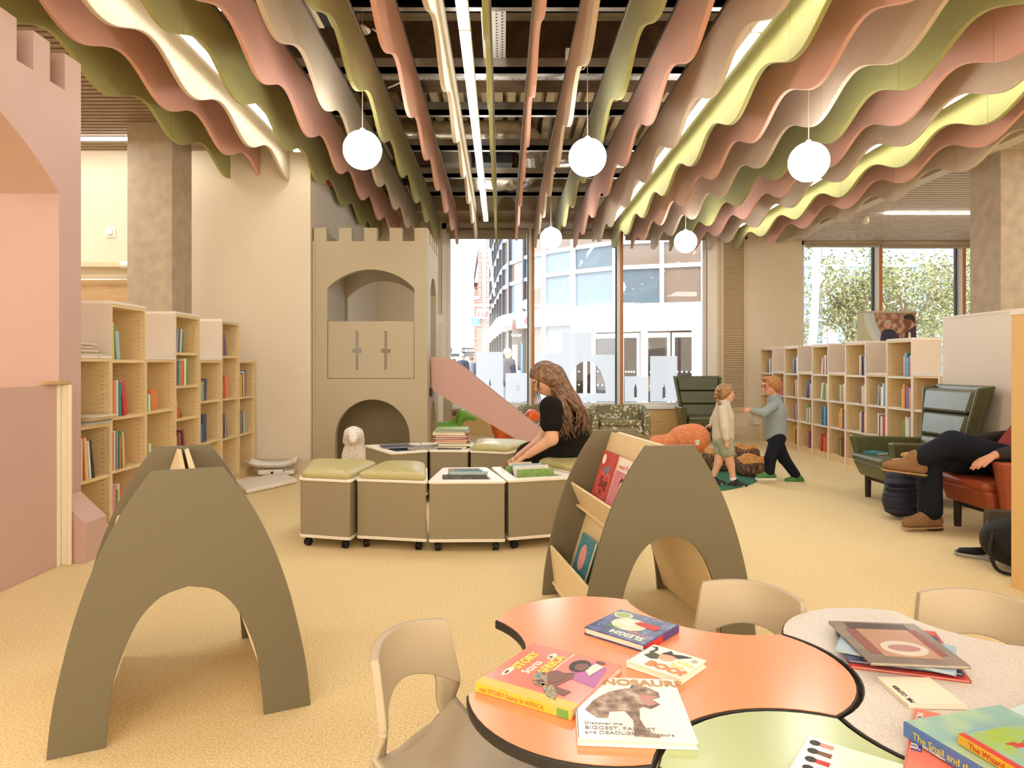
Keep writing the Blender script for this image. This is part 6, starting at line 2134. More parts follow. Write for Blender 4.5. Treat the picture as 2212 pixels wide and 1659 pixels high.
M_jump = mat('cream_jumper', 'cfc4b2', .9, .2, noise=.06, nscale=90)
sdf_obj('jumper', [('cap', gneck + V(0, 0, -.01), gch, .072, .105), ('cap', gch, ghip + V(0, 0, .045), .105, .110), ('cap', s1, e1, .050, .046), ('cap', e1, sl(e1, w1_, .75), .046, .036), ('cap', s2, e2, .050, .046), ('cap', e2, sl(e2, w2_, .7), .046, .036)], .008, .02, M_jump, gl)
M_short = mat('sage_shorts', 'a3a58f', .9, .2, noise=.05, nscale=80)
sdf_obj('shorts', [('ell', ghip, (.105, .115, .08)), ('cap', ghip + V(0, .045, 0), sl(ghip + V(0, .045, 0), k1, .42), .080, .076), ('cap', ghip + V(0, -.05, 0), sl(ghip + V(0, -.05, 0), k2, .42), .080, .076)], .008, .015, M_short, gl)
M_ghair = ramp_mat('hair_fair', 'NOISE', [(.3, '7d5c3e'), (.7, 'b08a5e')], rough=.45, scale=50, spec=.4)
sdf_obj('hair', [('ell', ghc + V(-.012, 0, .018), (.092, .080, .088)), ('ell', ghc + V(-.045, 0, -.01), (.06, .07, .07))], .007, .02, M_ghair, gl, cuts=[(HP(.35, 0, 0), np.array(HR3)[:, 0] - .8 * np.array(HR3)[:, 2])])
br = [tuple(gw(1552 - 6 * math.sin(i * .9), 842 + 7.5 * i, 6.93)) for i in range(7)]
mb = MB()
for i, p in enumerate(br):
    mb.sphere(p, .026 - .0015 * i, 10, 8, squash=(1, 1, .85))
mb.build('braid', M_ghair, gl, smooth=True)
M_shoe_w = mat('shoe_white', 'e6e0d6', .5)
M_shoe_b = mat('shoe_black', '1c1a19', .5)
def trainer(parent, ankle, d, L, mu, ms, tip):
    d = np.array(d, float)
    d /= np.linalg.norm(d)
    a = np.array(ankle, float)
    zs = a[2] - .03
    heel = np.array([a[0], a[1], zs]) - d * L * .22
    toe = heel + d * L * .85
    sdf_obj('shoe_sole', [('cap', heel + V(0, 0, -.012 + .0), toe + V(0, 0, -.012), .041, .042), ], .006, .01, ms, parent, cuts=[(heel + V(0, 0, -.002), (0, 0, 1)), (heel + V(0, 0, -.03), (0, 0, -1))])
    sdf_obj('shoe_upper', [('cap', heel + V(0, 0, .004), toe + V(0, 0, -.002), .037, .034), ('cap', heel + V(0, 0, .02) + d * .01, a + V(0, 0, .018), .038, .036), ('cap', a + V(0, 0, .012), toe, .036, .026)], .006, .015, mu, parent, cuts=[(heel + V(0, 0, -.002), (0, 0, -1))])
    sdf_obj('shoe_toe', [('ell', toe - d * .01 + V(0, 0, 0), (.036, .036, .032))], .006, .01, tip, parent, cuts=[(heel + V(0, 0, -.001), (0, 0, -1))])
trainer(gl, gfoot1 + V(.005, 0, -.010), (1, -.1, 0), .15, M_shoe_b, M_shoe_w, M_shoe_w)
trainer(gl, gfoot2 + V(.005, 0, -.006), (1, -.15, 0), .15, M_shoe_b, M_shoe_w, M_shoe_w)
for f in (gfoot1, gfoot2):
    MB().tube([f + V(-.004, 0, .0), f + V(-.004, 0, .05)], [.034, .033], 14).build('sock', M_shoe_w, gl, smooth=True)

# ---------------------------------------------------------------- striding boy (facing -x)
by = thing('person', 'small boy with red glasses in a grey top reaching toward the girl', 'person', (0, 0, 0))
Yb = 7.15
bwv = lambda px, py, Y=Yb: np.array(W(px, py, Y))
bhc = bwv(1666, 834)
hp, HP, HR3 = head(bhc, (-1, -.10, -.15), (-.1, 0, 1), .088)
bn_, bch, bhip = bwv(1673, 860), bwv(1675, 892), bwv(1676, 946)
f1, f2 = bwv(1662, 1022, 7.10), bwv(1722, 1030, 7.2)
kk1, kk2 = bwv(1664, 990, 7.08), bwv(1693, 990, 7.2)
bs1, be1, bw1 = bwv(1672, 876, 7.05), bwv(1648, 893, 7.0), bwv(1621, 886, 7.0)
bs2, be2, bw2 = bwv(1676, 876, 7.25), bwv(1662, 895, 7.3), bwv(1640, 892, 7.3)
b = hp + [('cap', bn_, bhc + V(.01, 0, -.02), .038, .04), ('cap', bn_, bch, .06, .088), ('cap', bch, bhip, .088, .09), ('cap', bhip + V(0, -.05, 0), kk1, .065, .045), ('cap', kk1, f1, .042, .03),
          ('cap', f1, f1 + V(-.05, 0, -.03), .018, .012), ('cap', bhip + V(0, .05, 0), kk2, .065, .045), ('cap', kk2, f2, .042, .03), ('cap', f2, f2 + V(-.05, 0, -.03), .018, .012),
          ('cap', bs1, be1, .036, .03), ('cap', be1, bw1, .028, .019), ('cap', bs2, be2, .036, .03), ('cap', be2, bw2, .028, .019)]
b += hand(bw1, (-1, 0, .02), (.05, -.3, 1), (0, .3, 1), .105, .25) + hand(bw2, (-1, 0, -.1), (0, .3, 1), (0, -.3, 1), .105, .4)
sdf_obj('body', b, .0065, .014, M_skinr, by, relax=1)
face_parts(HP, HR3, .088, by)
M_btop = mat('grey_blue_top', '8f9a9a', .9, .2, noise=.06, nscale=80)
sdf_obj('top', [('cap', bn_ + V(0, 0, -.015), bch, .072, .105), ('cap', bch, bhip + V(0, 0, .03), .105, .108), ('cap', bs1, be1, .048, .044), ('cap', be1, sl(be1, bw1, .85), .042, .030), ('cap', bs2, be2, .048, .044), ('cap', be2, sl(be2, bw2, .85), .042, .030)], .008, .02, M_btop, by)
M_jean = mat('dark_denim', '191c26', .85, .2, noise=.15, nscale=70)
sdf_obj('jeans', [('ell', bhip, (.10, .108, .07)), ('cap', bhip + V(0, -.05, 0), kk1, .078, .060), ('cap', kk1, sl(kk1, f1, .88), .058, .050), ('cap', bhip + V(0, .05, 0), kk2, .078, .060), ('cap', kk2, sl(kk2, f2, .88), .058, .048)], .008, .015, M_jean, by)
M_bhair = ramp_mat('hair_ginger', 'NOISE', [(.3, '8a5a34'), (.7, 'bb8650')], rough=.5, scale=50, spec=.4)
sdf_obj('hair', [('ell', bhc + V(.012, 0, .022), (.094, .084, .086)), ('ell', bhc + V(.045, 0, -.01), (.058, .074, .07)), ('ell', bhc + V(-.05, 0, .075), (.05, .06, .025))], .007, .02, M_bhair, by, cuts=[(HP(.35, 0, 0), np.array(HR3)[:, 0] - .9 * np.array(HR3)[:, 2])])
M_redg = mat('red_glasses', 'b8332b', .35)
for k in (-1, 1):
    MB().tube([HP(.93 + .0 * a, k * .34 + .22 * math.cos(a), .06 + .18 * math.sin(a)) for a in np.linspace(0, 2 * math.pi, 17)], .003, 6, caps=False).build('glasses_rim', M_redg, by, smooth=True)
    MB().tube([HP(.93, k * .56, .08), HP(.4, k * .80, .08), HP(-.1, k * .86, .04)], .003, 6).build('glasses_arm', M_redg, by, smooth=True)
M_gshoe = mat('green_shoe', '3f7d3a', .5)
trainer(by, f1 + V(0, 0, -.014), (-1, 0, 0), .16, M_gshoe, M_shoe_w, M_gshoe)
trainer(by, f2 + V(0, 0, -.014), (-1, 0, 0), .16, M_gshoe, M_shoe_w, M_gshoe)

# ---------------------------------------------------------------- seated man (facing -x, legs crossed)
mn = thing('person', 'seated man with crossed legs in dark jeans and tan boots in the red armchair', 'person', (0, 0, 0))
mw = lambda px, py, Y: np.array(W(px, py, Y))
mhip = V(3.68, 5.0, .50)
mch = V(3.90, 5.0, .76)
mneck = V(3.98, 5.0, .98)
mhc = V(3.98, 5.0, 1.13)
hp, HP, HR3 = head(mhc, (-1, 0, -.25), (-.2, 0, 1), .112)
# supporting leg (near side) and crossed leg
knS = mw(2006, 985, 5.10)
anS = mw(2010, 1108, 5.06)
knC = mw(2058, 958, 4.98)
anC = mw(1980, 992, 5.02)
msh1, msh2 = V(3.97, 4.80, .90), V(4.0, 5.20, .89)
mel1, mwr1 = V(3.80, 4.66, .68), mw(2150, 983, 4.70)
mel2, mwr2 = V(3.93, 5.31, .655), mw(2100, 949, 5.18)
b = hp + [('cap', mhip, mch, .135, .15), ('cap', mch, mneck, .15, .06), ('cap', msh1, msh2, .06, .06), ('cap', mneck, mhc, .055, .055),
          ('cap', mhip + V(-.05, .09, -.03), knS, .085, .062), ('cap', knS, anS, .060, .040), ('cap', anS, anS + V(-.12, 0, -.05), .022, .016),
          ('cap', mhip + V(-.05, -.09, 0), knC, .085, .064), ('cap', knC, anC, .060, .040), ('cap', anC, anC + V(-.08, 0, -.055), .020, .014),
          ('cap', msh1, mel1, .052, .044), ('cap', mel1, mwr1, .042, .028), ('cap', msh2, mel2, .052, .044), ('cap', mel2, mwr2, .042, .028)]
b += hand(mwr1 + V(-.01, 0, 0), (-.82, -.12, -.50), (-.25, -.75, .55), (-.35, .75, -.1), .185, .42, 1.4)
b += hand(mwr2, (-.95, -.15, -.12), (0, .2, 1), (0, -1, 0), .18, .5)
sdf_obj('body', b, .0055, .018, M_skinr, mn, relax=1)
face_parts(HP, HR3, .112, mn)
jn = [('ell', mhip, (.17, .17, .12)), ('cap', mhip + V(-.05, .09, -.03), knS, .118, .088), ('cap', knS, sl(knS, anS, .95), .086, .080),
      ('cap', mhip + V(-.05, -.09, 0), knC, .120, .094), ('cap', knC, sl(knC, anC, .93), .088, .066)]
sdf_obj('jeans', jn, .010, .018, M_jean, mn)
M_mshirt = mat('dark_red_shirt', '8a3a38', .9, .2)
M_mjack = mat('charcoal_jacket', '37312e', .9, .2, noise=.08, nscale=60)
sdf_obj('shirt', [('cap', mhip + V(.03, 0, .04), mch, .155, .165), ('cap', mch, mneck + V(0, 0, -.06), .16, .08)], .010, .02, M_mshirt, mn)
sdf_obj('jacket', [('cap', mhip + V(.08, 0, .08), mch + V(.03, 0, 0), .165, .175), ('cap', msh1, msh2, .082, .082), ('cap', msh1, mel1, .072, .062), ('cap', mel1, sl(mel1, mwr1, .92), .058, .042),
                   ('cap', msh2, mel2, .072, .062), ('cap', mel2, sl(mel2, mwr2, .92), .058, .042)], .010, .02, M_mjack, mn)
sdf_obj('scarf', [('cap', mneck + V(-.06, -.07, -.04), mneck + V(-.06, .07, -.04), .05, .05), ('cap', mneck + V(.05, -.06, -.02), mneck + V(.05, .06, -.02), .05, .05), ('cap', mneck + V(-.10, -.05, -.06), mch + V(-.16, -.06, 0), .045, .04)], .010, .03, mat('cream_scarf', 'd9cdb8', .9), mn)
sdf_obj('hair', [('ell', mhc + V(.02, 0, .03), (.118, .10, .105)), ('ell', mhc + V(.06, 0, -.02), (.07, .09, .09))], .010, .02, M_brow, mn, cuts=[(HP(.35, 0, 0), np.array(HR3)[:, 0] - .9 * np.array(HR3)[:, 2])])
M_boot = mat('tan_suede', '8b6a48', .85, .2, noise=.08, nscale=40)
M_bsole = mat('crepe_sole', 'b08d60', .8)
M_bheel = mat('dark_heel', '2e221a', .8)
def boot(ankle, d, up, L=.285):
    d, up = np.array(d, float), np.array(up, float)
    d /= np.linalg.norm(d)
    up = up - d * (up @ d)
    up /= np.linalg.norm(up)
    a = np.array(ankle, float)
    q = a - up * .075
    heel = q - d * .055
    toe = heel + d * (L - .05)
    Rm = np.stack([d, np.cross(up, d), up], 1)
    bu = sdf_obj('boot_upper', [('cap', heel + up * .012, heel + d * .12 + up * .012, .038, .046), ('cap', heel + d * .12 + up * .010, toe + up * .004, .045, .040), ('cap', heel + d * .02 + up * .02, a + up * .02, .046, .050), ('cap', a + up * 0, toe + up * .015 - d * .06, .05, .032)],
            .007, .02, M_boot, mn, cuts=[(q - up * .022, -up)])
    sdf_obj('boot_sole', [('cap', heel - up * .02, heel + d * .12 - up * .02, .042, .049), ('cap', heel + d * .12 - up * .02, toe - up * .02, .048, .045)], .006, .01, M_bsole, bu, relax=0, cuts=[(q - up * .0225, up), (q - up * .036, -up)])
    sdf_obj('boot_heel', [('cap', heel - up * .03, heel + d * .05 - up * .03, .040, .042)], .006, .01, M_bheel, bu, relax=0, cuts=[(q - up * .0365, up), (q - up * .052, -up)])
    mb = MB()
    for k in range(3):
        c = a + d * (.045 + .02 * k) + up * (.018 - .018 * k)
        s_ = np.cross(up, d)
        mb.tube([c - s_ * .03 - up * .002, c + up * .016, c + s_ * .03 - up * .002], .0025, 5)
    c = a + d * .05 + up * .022
    s_ = np.cross(up, d)
    for k in (-1, 1):
        mb.tube(smooth_pts([tuple(c), tuple(c + s_ * k * .03 + d * .02 + up * .01), tuple(c + s_ * k * .045 - d * .0 - up * .03), tuple(c)], 5), .002, 5)
    mb.build('laces', M_bsole, bu, smooth=True)
boot(anS + V(0, 0, .032 - (anS[2] - .098)), (-1, -.12, 0), (0, 0, 1))
boot(anC + V(-.01, 0, 0), (-.93, .02, .12), (.10, 0, 1), .29)
# ================================================================== THE STREET OUTSIDE
M_pave = mat('street_paving', 'b9b4ac', .8, .2, noise=.05, nscale=3)
struct(bx('ground', M_pave, -40, 60, YW + 0.3, 80, -0.14, -0.05), 'pale street paving outside the windows')
M_fwhite = mat('facade_white', 'e4e6e8', .5, .4)
def pane_mat(name, col, rough=.12, spec=.35):
    return mat(name, col, rough, spec)
M_pn = [pane_mat('facade_glass_pale', '6b7881'), pane_mat('facade_glass_mid', '4f5b64'), pane_mat('facade_glass_brown', '6a5b50'), pane_mat('facade_glass_white', '78848c')]
M_fdark = mat('facade_dark_interior', '4a3a30', .5, .4)
PLAN = [(1640, 16.6), (1525, 17.3), (1430, 17.65), (1330, 18.0), (1240, 18.8), (1177, 19.6), (1135, 20.5), (1104, 21.6), (1090, 22.7), (1083, 24.0), (1077, 26.0), (1071, 28.0), (1066, 30.0), (1061, 33.0), (1056, 37.0)]
PP = [Vector(((px - CX) / FPX * Y, Y)) for px, Y in PLAN]
fac = thing('glass_facade', 'curved white-framed glass shop building across the street', 'building')
ZT = [2.62, 2.78, 3.73, 4.38, 5.25, 6.2, 7.4, 8.8]
def bay_box(a, b, z0, z1, out, th):
    d = (b - a).normalized()
    n = Vector((d.y, -d.x))
    if n.y > 0:
        n = -n
    p = [a + n * out, b + n * out, b + n * (out - th), a + n * (out - th)]
    return [(q.x, q.y, z0) for q in p], [(q.x, q.y, z1) for q in p]
def ccw(lo, hi):
    area = sum(lo[i][0] * lo[(i + 1) % 4][1] - lo[(i + 1) % 4][0] * lo[i][1] for i in range(4))
    return (lo, hi) if area > 0 else (lo[::-1], hi[::-1])
pat = [0, 1, 2, 0, 3, 1, 0, 2]
for i in range(len(PP) - 1):
    a, b = PP[i], PP[i + 1]
    for k in range(1, len(ZT) - 1):
        mi = M_pn[(pat[(i * 3 + k * 2) % 8]) if i < 5 else [2, 3, 2, 0][(i + k) % 4]]
        if i in (0, 1) and k == 1:
            mi = M_pn[2]
        if i == 2 and k == 1:
            mi = M_pn[1]
        lo, hi = ccw(*bay_box(a, b, ZT[k], ZT[k + 1], 0, .05))
        MB().hexa(lo, hi).build('pane', mi, fac)
        lo, hi = ccw(*bay_box(a, b, ZT[k + 1] - .05, ZT[k + 1] + .05, .07, .07))
        MB().hexa(lo, hi).build('transom', M_fwhite, fac)
    lo, hi = ccw(*bay_box(a, b, ZT[0] - .32, ZT[1], .22, .30))
    MB().hexa(lo, hi).build('fascia', M_fwhite, fac)
    d = (b - a).normalized()
    lo, hi = ccw(*bay_box(a - d * .05, a + d * .05, 2.3 if i < 4 else 0, 8.8, .09, .12))
    MB().hexa(lo, hi).build('mullion', M_fwhite if i < 6 else M_gasket, fac)
    if i >= 4:
        lo, hi = ccw(*bay_box(a, b, 0, 2.3, 0, .05))
        MB().hexa(lo, hi).build('shop_pane', M_pn[[3, 2, 1, 0][i % 4]], fac)
# entrance doors on the straight part
dr_y = lambda px: float(np.interp(px, [1056, 1104, 1240, 1330, 1430, 1525, 1640], [37, 21.6, 18.8, 18.0, 17.65, 17.3, 16.6])) + .25
ent = thing('shop_entrance', 'white framed shop entrance doors with dark interior across the street', 'doors')
def ebox(name, m, px0, px1, z0, z1, off=0.0, th=.08):
    a = Vector(((px0 - CX) / FPX * dr_y(px0), dr_y(px0) + off))
    b = Vector(((px1 - CX) / FPX * dr_y(px1), dr_y(px1) + off))
    d = (b - a).normalized()
    n = Vector((-d.y, d.x))
    p = [a, b, b + n * th, a + n * th]
    lo, hi = ccw([(q.x, q.y, z0) for q in p], [(q.x, q.y, z1) for q in p])
    return MB().hexa(lo, hi).build(name, m, ent)
ebox('interior_wall', M_fdark, 1180, 1530, -.05, 2.3, 1.6)
ebox('head_frame', M_fwhite, 1180, 1640, 2.12, 2.34, -.05, .3)
for px in (1189, 1203, 1275, 1383, 1390, 1512, 1520):
    ebox('door_post', M_fwhite, px, px + 7, -.05, 2.15, -.05, .12)
M_dglass = glass('door_glass', (.80, .82, .85), .06)
for a, b in ((1284, 1333), (1345, 1378), (1398, 1444), (1456, 1506), (1215, 1262)):
    ebox('door_leaf', M_fwhite, a - 4, a + 2, -.05, 2.05, .02, .06)
    ebox('door_leaf', M_fwhite, b - 2, b + 4, -.05, 2.05, .02, .06)
    ebox('door_leaf', M_fwhite, a, b, 1.93, 2.05, .02, .06)
    ebox('door_leaf', M_fwhite, a, b, -.05, .18, .02, .06)
    ebox('door_glass', M_dglass, a + 2, b - 2, .18, 1.93, .05, .01)
    for k in range(4):
        for zz in (1.02, .66):
            ebox('door_dot', M_fwhite, a + 6 + k * (b - a - 10) / 4, a + 9.5 + k * (b - a - 10) / 4, zz, zz + .045, .03, .015)
    ebox('door_handle', M_fwhite, b - 12, b - 2, .34, .37, -.08, .03)
ebox('shop_counter', mat('shop_timber', 'a8784c', .6), 1296, 1332, .7, .95, 1.2, .2)
ebox('clothes_rail', mat('dark_clothes', '2a2624', .9), 1347, 1376, .35, .85, 1.1, .3)
ebox('clothes_rail', mat('sand_clothes', 'c79c74', .9), 1404, 1440, .5, .9, 1.1, .3)
ebox('open_door', M_fwhite, 1208, 1216, -.05, 2.1, -.5, .6)
# brick piers and low buildings down the street
M_brick = bpy.data.materials.new('street_brick')
M_brick.use_nodes = True
nt = M_brick.node_tree
bt = nt.nodes.new('ShaderNodeTexBrick')
bt.inputs['Color1'].default_value = (*lin('8a5f4c'), 1)
bt.inputs['Color2'].default_value = (*lin('6e4a3e'), 1)
bt.inputs['Mortar'].default_value = (*lin('b5a699'), 1)
bt.inputs['Scale'].default_value = 1.0
bt.inputs['Brick Width'].default_value = .45
bt.inputs['Row Height'].default_value = .15
bt.inputs['Mortar Size'].default_value = .02
tc = nt.nodes.new('ShaderNodeTexCoord')
mp = nt.nodes.new('ShaderNodeMapping')
mp.inputs['Rotation'].default_value = (math.pi / 2, 0, 0)
nt.links.new(tc.outputs['Object'], mp.inputs['Vector'])
nt.links.new(mp.outputs['Vector'], bt.inputs['Vector'])
nt.links.new(bt.outputs['Color'], nt.nodes['Principled BSDF'].inputs['Base Color'])
def px_box(name, m, x0, x1, y0, y1, Y, th, parent=None, zmin=None):
    a, b = W(x0, y1, Y), W(x1, y0, Y)
    return bx(name, m, a.x, b.x, Y, Y + th, a.z if zmin is None else zmin, b.z, parent)
t = thing('brick_building', 'narrow dark brick building end down the street', 'building')
px_box('brick_pier', M_brick, 1032, 1040, 545, 900, 42, 2.0, t, 0)
px_box('gable_wall', M_fwhite, 1040, 1050, 520, 900, 42.5, 1.5, t, 0)
px_box('brick_pier', M_brick, 1050, 1056, 515, 900, 42, 2.0, t, 0)
px_box('brick_pier', M_brick, 1024, 1032, 610, 900, 44, 1.0, t, 0)
a, b = W(1024, 620, 43.8), W(1034, 555, 43.8)
MB().hexa([(a.x, 43.2, a.z), (b.x, 43.2, b.z), (b.x, 43.2, b.z + .6), (a.x, 43.2, a.z + .6)][::-1], [(a.x, 44, a.z), (b.x, 44, b.z), (b.x, 44, b.z + .6), (a.x, 44, a.z + .6)][::-1]).build('gable_roof', M_gasket, t)
t = thing('low_shop_row', 'low white shop row with dark signs at the far end of the street', 'building')
px_box('shop_wall', M_fwhite, 950, 1062, 735, 900, 55, 3, t, 0)
px_box('shop_sign', M_black, 955, 976, 751, 762, 54.8, .1, t)
px_box('shop_sign', M_black, 998, 1024, 751, 763, 54.8, .1, t)
px_box('shop_awning', M_gasket, 955, 1036, 764, 770, 54.0, .9, t)
text('sign_text', 'GENERAL', t, basis(W(999, 760, 54.78), (1, 0, 0), (0, 0, 1)), .30, M_fwhite)
# projecting street signs
t = thing('street_sign', 'blue hanging sign reading The Toy Shop', 'sign')
px_box('sign_board', mat('sign_blue', '2f74bd', .5), 1019, 1036, 684.5, 704.5, 41.8, .12, t)
o0 = W(1027.5, 690, 41.78)
text('sign_text', 'The\nToy\nShop', t, basis(o0, (1, 0, 0), (0, 0, 1)), .19, M_fwhite, 'CENTER', .004, .95)
px_box('sign_arm', M_fwhite, 997, 1034, 696, 699, 41.9, .12, t)
t = thing('street_sign', 'white hanging sign with red H and M letters', 'sign')
px_box('sign_board', M_fwhite, 1029, 1052, 668, 688, 41.7, .12, t)
text('sign_text', 'H&M', t, basis(W(1030.5, 685, 41.67), (1, 0, 0), (.18, 0, 1)), .50, M_redink, ext=.004)
px_box('sign_arm', mat('sign_grey', 'a9adb0', .5), 999, 1036, 640, 645, 41.8, .3, t)
# sign reflected in the curved glass, built as a solid panel; flag, round sign
t = thing('shop_sign', 'dark panel with mirrored red lettering standing for a reflection in the curved facade', 'sign')
Ys = 20.6
px_box('sign_board', mat('reflected_sign_charcoal', '5c5554', .4), 1106, 1134, 690, 800, Ys, .05, t)
text('sign_text', 'zone', t, basis(W(1133, 712, Ys - .02), (-1, 0, 0), (0, 0, 1), (0, -1, 0)), .30, M_redink, ext=.004)
text('sign_text', 'repair', t, basis(W(1131, 727, Ys - .02), (-1, 0, 0), (0, 0, 1), (0, -1, 0)), .16, M_fwhite, ext=.004)
px_box('sign_poster', M_paper, 1107, 1118, 745, 806, Ys - .03, .02, t)
px_box('sign_poster_picture', mat('poster_face', 'c99f86', .5), 1109, 1116, 750, 764, Ys - .05, .02, t)
fl = MB().hexa([tuple(W(1125, 806, Ys - .15)), tuple(W(1129, 806, Ys - .15)), tuple(W(1129.5, 745, Ys - .15)), tuple(W(1125, 735, Ys - .15))],
               [tuple(W(1125, 806, Ys - .12)), tuple(W(1129, 806, Ys - .12)), tuple(W(1129.5, 745, Ys - .12)), tuple(W(1125, 735, Ys - .12))]).build('feather_flag', mat('flag_blue', '3f83c9', .6))
tag(fl, 'blue feather flag standing by the curved shop facade', 'flag')
t = thing('round_sign', 'maroon hexagonal sign on the curved facade', 'sign')
c = W(1141, 693, 20.0)
MB().lathe([(.13, -.02), (.13, .02)], 6, Matrix.Translation(c) @ Matrix.Rotation(math.pi / 2, 4, 'X')).build('sign_plate', mat('sign_maroon', '8a4a5c', .5), t)
px_box('window_graphic', mat('graphic_blue', '8cc4ea', .5), 1070, 1089, 692, 708, 26.0, .03, t).name = 'sign_band'
# passers-by
def passer(label, px, Y, h, coat, legs, hair, rot=0):
    p = W(px, 790, Y)
    t = thing('person', label, 'person', (p.x, Y, -.05), rot)
    s = h / 1.7
    A = lambda x, y, z: V(x * s, y * s, z * s)
    sdf_obj('body', [('ell', A(0, 0, 1.58), (.10 * s, .115 * s, .13 * s)), ('ell', A(.10, 0, 1.56), (.03 * s, .025 * s, .03 * s)), ('cap', A(0, 0, 1.5), A(0, 0, 1.36), .055 * s, .06 * s), ('cap', A(0, -.10, .9), A(.04, -.10, .06), .085 * s, .05 * s), ('cap', A(0, .10, .9), A(-.06, .10, .06), .085 * s, .05 * s),
                     ('cap', A(.04, -.10, .045), A(.16, -.10, .035), .04 * s, .035 * s), ('cap', A(-.06, .10, .045), A(.06, .10, .035), .04 * s, .035 * s),
                     ('cap', A(0, -.2, 1.36), A(.04, -.25, .98), .05 * s, .035 * s), ('cap', A(0, .2, 1.36), A(-.02, .25, .98), .05 * s, .035 * s), ('cap', A(.04, -.25, .98), A(.10, -.24, .80), .035 * s, .03 * s), ('cap', A(-.02, .25, .98), A(.02, .25, .80), .035 * s, .03 * s),
                     ('cap', A(0, 0, 1.0), A(0, 0, 1.3), .14 * s, .15 * s)], .022, .03, M_skin, t)
    sdf_obj('coat', [('cap', A(0, 0, .85), A(0, 0, 1.3), .19 * s, .17 * s), ('cap', A(0, -.16, 1.36), A(0, .16, 1.36), .085 * s, .085 * s), ('cap', A(0, -.2, 1.36), A(.04, -.25, .98), .075 * s, .06 * s), ('cap', A(0, .2, 1.36), A(-.02, .25, .98), .075 * s, .06 * s),
                     ('cap', A(.04, -.25, .98), A(.08, -.24, .86), .06 * s, .05 * s), ('cap', A(-.02, .25, .98), A(.0, .25, .86), .06 * s, .05 * s)], .022, .03, coat, t)
    sdf_obj('trousers', [('cap', A(0, -.10, .88), A(.04, -.10, .10), .105 * s, .07 * s), ('cap', A(0, .10, .88), A(-.06, .10, .10), .105 * s, .07 * s)], .022, .03, legs, t)
    sdf_obj('hair', [('ell', A(-.025, 0, 1.63), (.115 * s, .125 * s, .115 * s))], .022, .02, hair, t)
M_grhair = mat('grey_hair', '8f8a84', .8)
M_coatd = mat('navy_coat', '2c303c', .9)
M_coatp = mat('blush_coat', 'cfae9f', .9)
M_coatg = mat('grey_coat', '6f7074', .9)
passer('passer-by in a dark coat seen past the slide through the window', 999, 30, 1.75, M_coatd, M_jean, M_grhair, 1.2)
passer('passer-by with dark hair in a pale coat farthest down the street', 981, 38, 1.6, M_coatp, M_jean, M_hair, -1.5)
passer('passer-by in a grey coat beside the dark coat', 1018, 33, 1.65, M_coatg, M_coatd, M_brow, 2.0)
passer('passer-by in a dark coat close to the curved shop facade', 1098, 19.0, 1.7, M_coatd, M_coatg, M_grhair, 0.6)
# mast with camera and floodlight outside the right-hand window
t = thing('street_mast', 'pale street mast with a camera and floodlight outside the bookcase window', 'mast', (0, 0, 0))
MB().tube([W(1752, 760, 15.0) - Vector((.15, 0, 1.55)), W(1757, 720, 15.0), W(1767, 520, 15.0), W(1772, 430, 15.0)], [.10, .085, .065, .06], 14).build('mast_pole', M_fwhite, t, smooth=True)
c = W(1776, 583, 14.9)
bx('floodlight', M_alu, c.x - .05, c.x + .05, 14.85, 14.95, c.z - .05, c.z + .05, t, .01)
c = W(1769, 600, 14.9)
MB().lathe([(.05, -.12), (.06, -.08), (.06, .06), (.05, .10)], 14, Matrix.Translation(c)).build('camera_housing', M_fwhite, t, smooth=True)
bx('mast_bracket', M_fwhite, c.x - .12, c.x + .12, 14.9, 14.96, c.z + .02, c.z + .05, t)
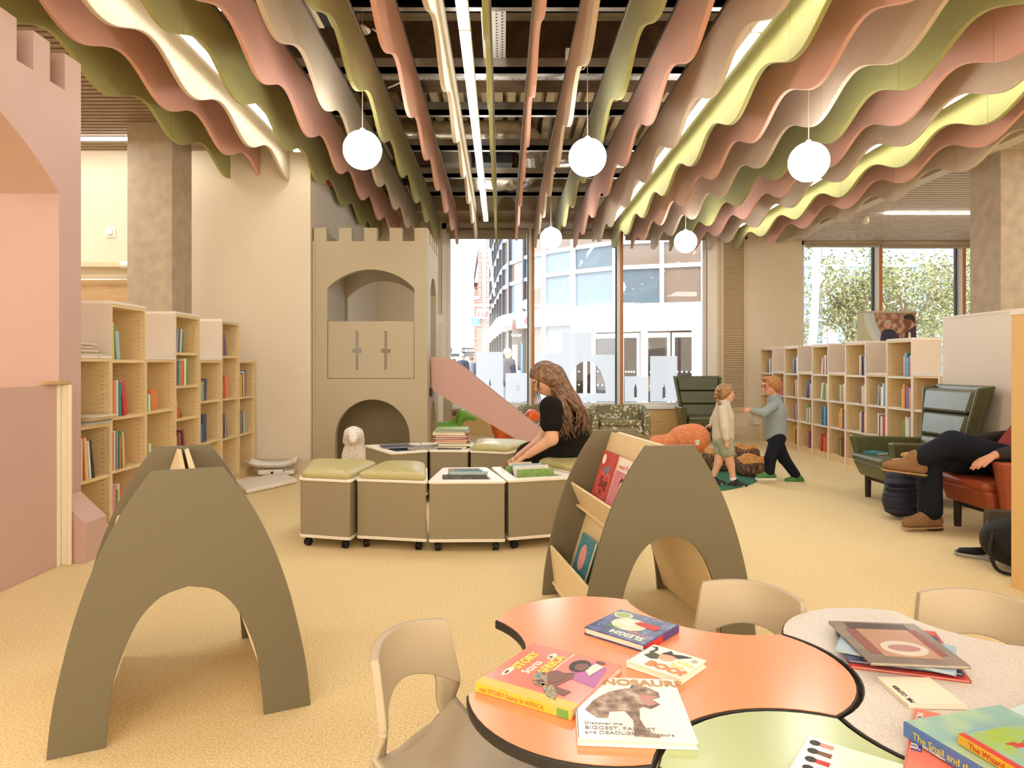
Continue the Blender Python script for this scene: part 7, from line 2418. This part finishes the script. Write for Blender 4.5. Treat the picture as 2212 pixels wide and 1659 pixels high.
# building with a white grid and trees
g = thing('grid_building', 'pale glazed building with a white grid beyond the trees', 'building')
Yg2 = 27
px_box('glass_wall', M_pn[3], 1690, 2240, 480, 800, Yg2, .3, g, 0)
for px in (1783, 1895, 2028, 2140):
    px_box('mullion', M_fwhite, px - 4, px + 4, 480, 800, Yg2 - .1, .1, g, 0)
for py in (568, 652, 690, 745):
    px_box('transom', M_fwhite, 1690, 2240, py - 3, py + 3, Yg2 - .12, .1, g)
for px in (1720, 1795, 1940, 2060):
    px_box('column_cladding', M_fwhite, px, px + 16, 575, 800, Yg2 - .4, .25, g, 0)
M_leaf = ramp_mat('tree_leaf', 'NOISE', [(.35, '6a6c45'), (.65, '8c8c62')], rough=.7, scale=3, spec=.2)
M_trunk = mat('tree_trunk', '6b5a48', .9)
def tree(label, x, y, zc, rx, rz, n):
    t = thing('street_tree', label, 'tree', (x, y, -.05), 0, 'trees beyond the bookcase window')
    MB().tube([(0, 0, 0), (.05, 0, zc * .5), (0, .05, zc)], [.13, .10, .06], 10).build('trunk', M_trunk, t, smooth=True)
    for k in range(5):
        a = k * 1.3
        MB().tube([(0, 0, zc * .62), (rx * .5 * math.cos(a), rx * .5 * math.sin(a), zc + rz * .3)], [.05, .02], 6).build('branch', M_trunk, t, smooth=True)
    vs, fs = [], []
    cl = [(RNG.normal(0, .45, 3)) for _ in range(40)]
    for k in range(n):
        c = cl[k % 40] + RNG.normal(0, .16, 3)
        c = np.array([c[0] * rx, c[1] * rx, zc + c[2] * rz])
        u = RNG.normal(0, 1, 3)
        u /= np.linalg.norm(u)
        w = np.cross(u, RNG.normal(0, 1, 3))
        w /= np.linalg.norm(w)
        s = .055
        b = len(vs)
        vs += [tuple(c - u * s), tuple(c + w * s * .5), tuple(c + u * s), tuple(c - w * s * .5)]
        fs.append((b, b + 1, b + 2, b + 3))
    o = MB().add(vs, fs).build('foliage', M_leaf, t)
    o['kind'] = 'stuff'
tree('olive green street tree nearest the mast', W(1838, 0, 18.5).x, 18.5, 2.9, 1.15, 1.35, 4200)
tree('olive green street tree in the middle of the bookcase window', W(1960, 0, 18.8).x, 18.8, 3.0, 1.5, 1.4, 5200)
tree('olive green street tree nearest the concrete column', W(2085, 0, 19.5).x, 19.5, 2.8, 1.3, 1.3, 3600)
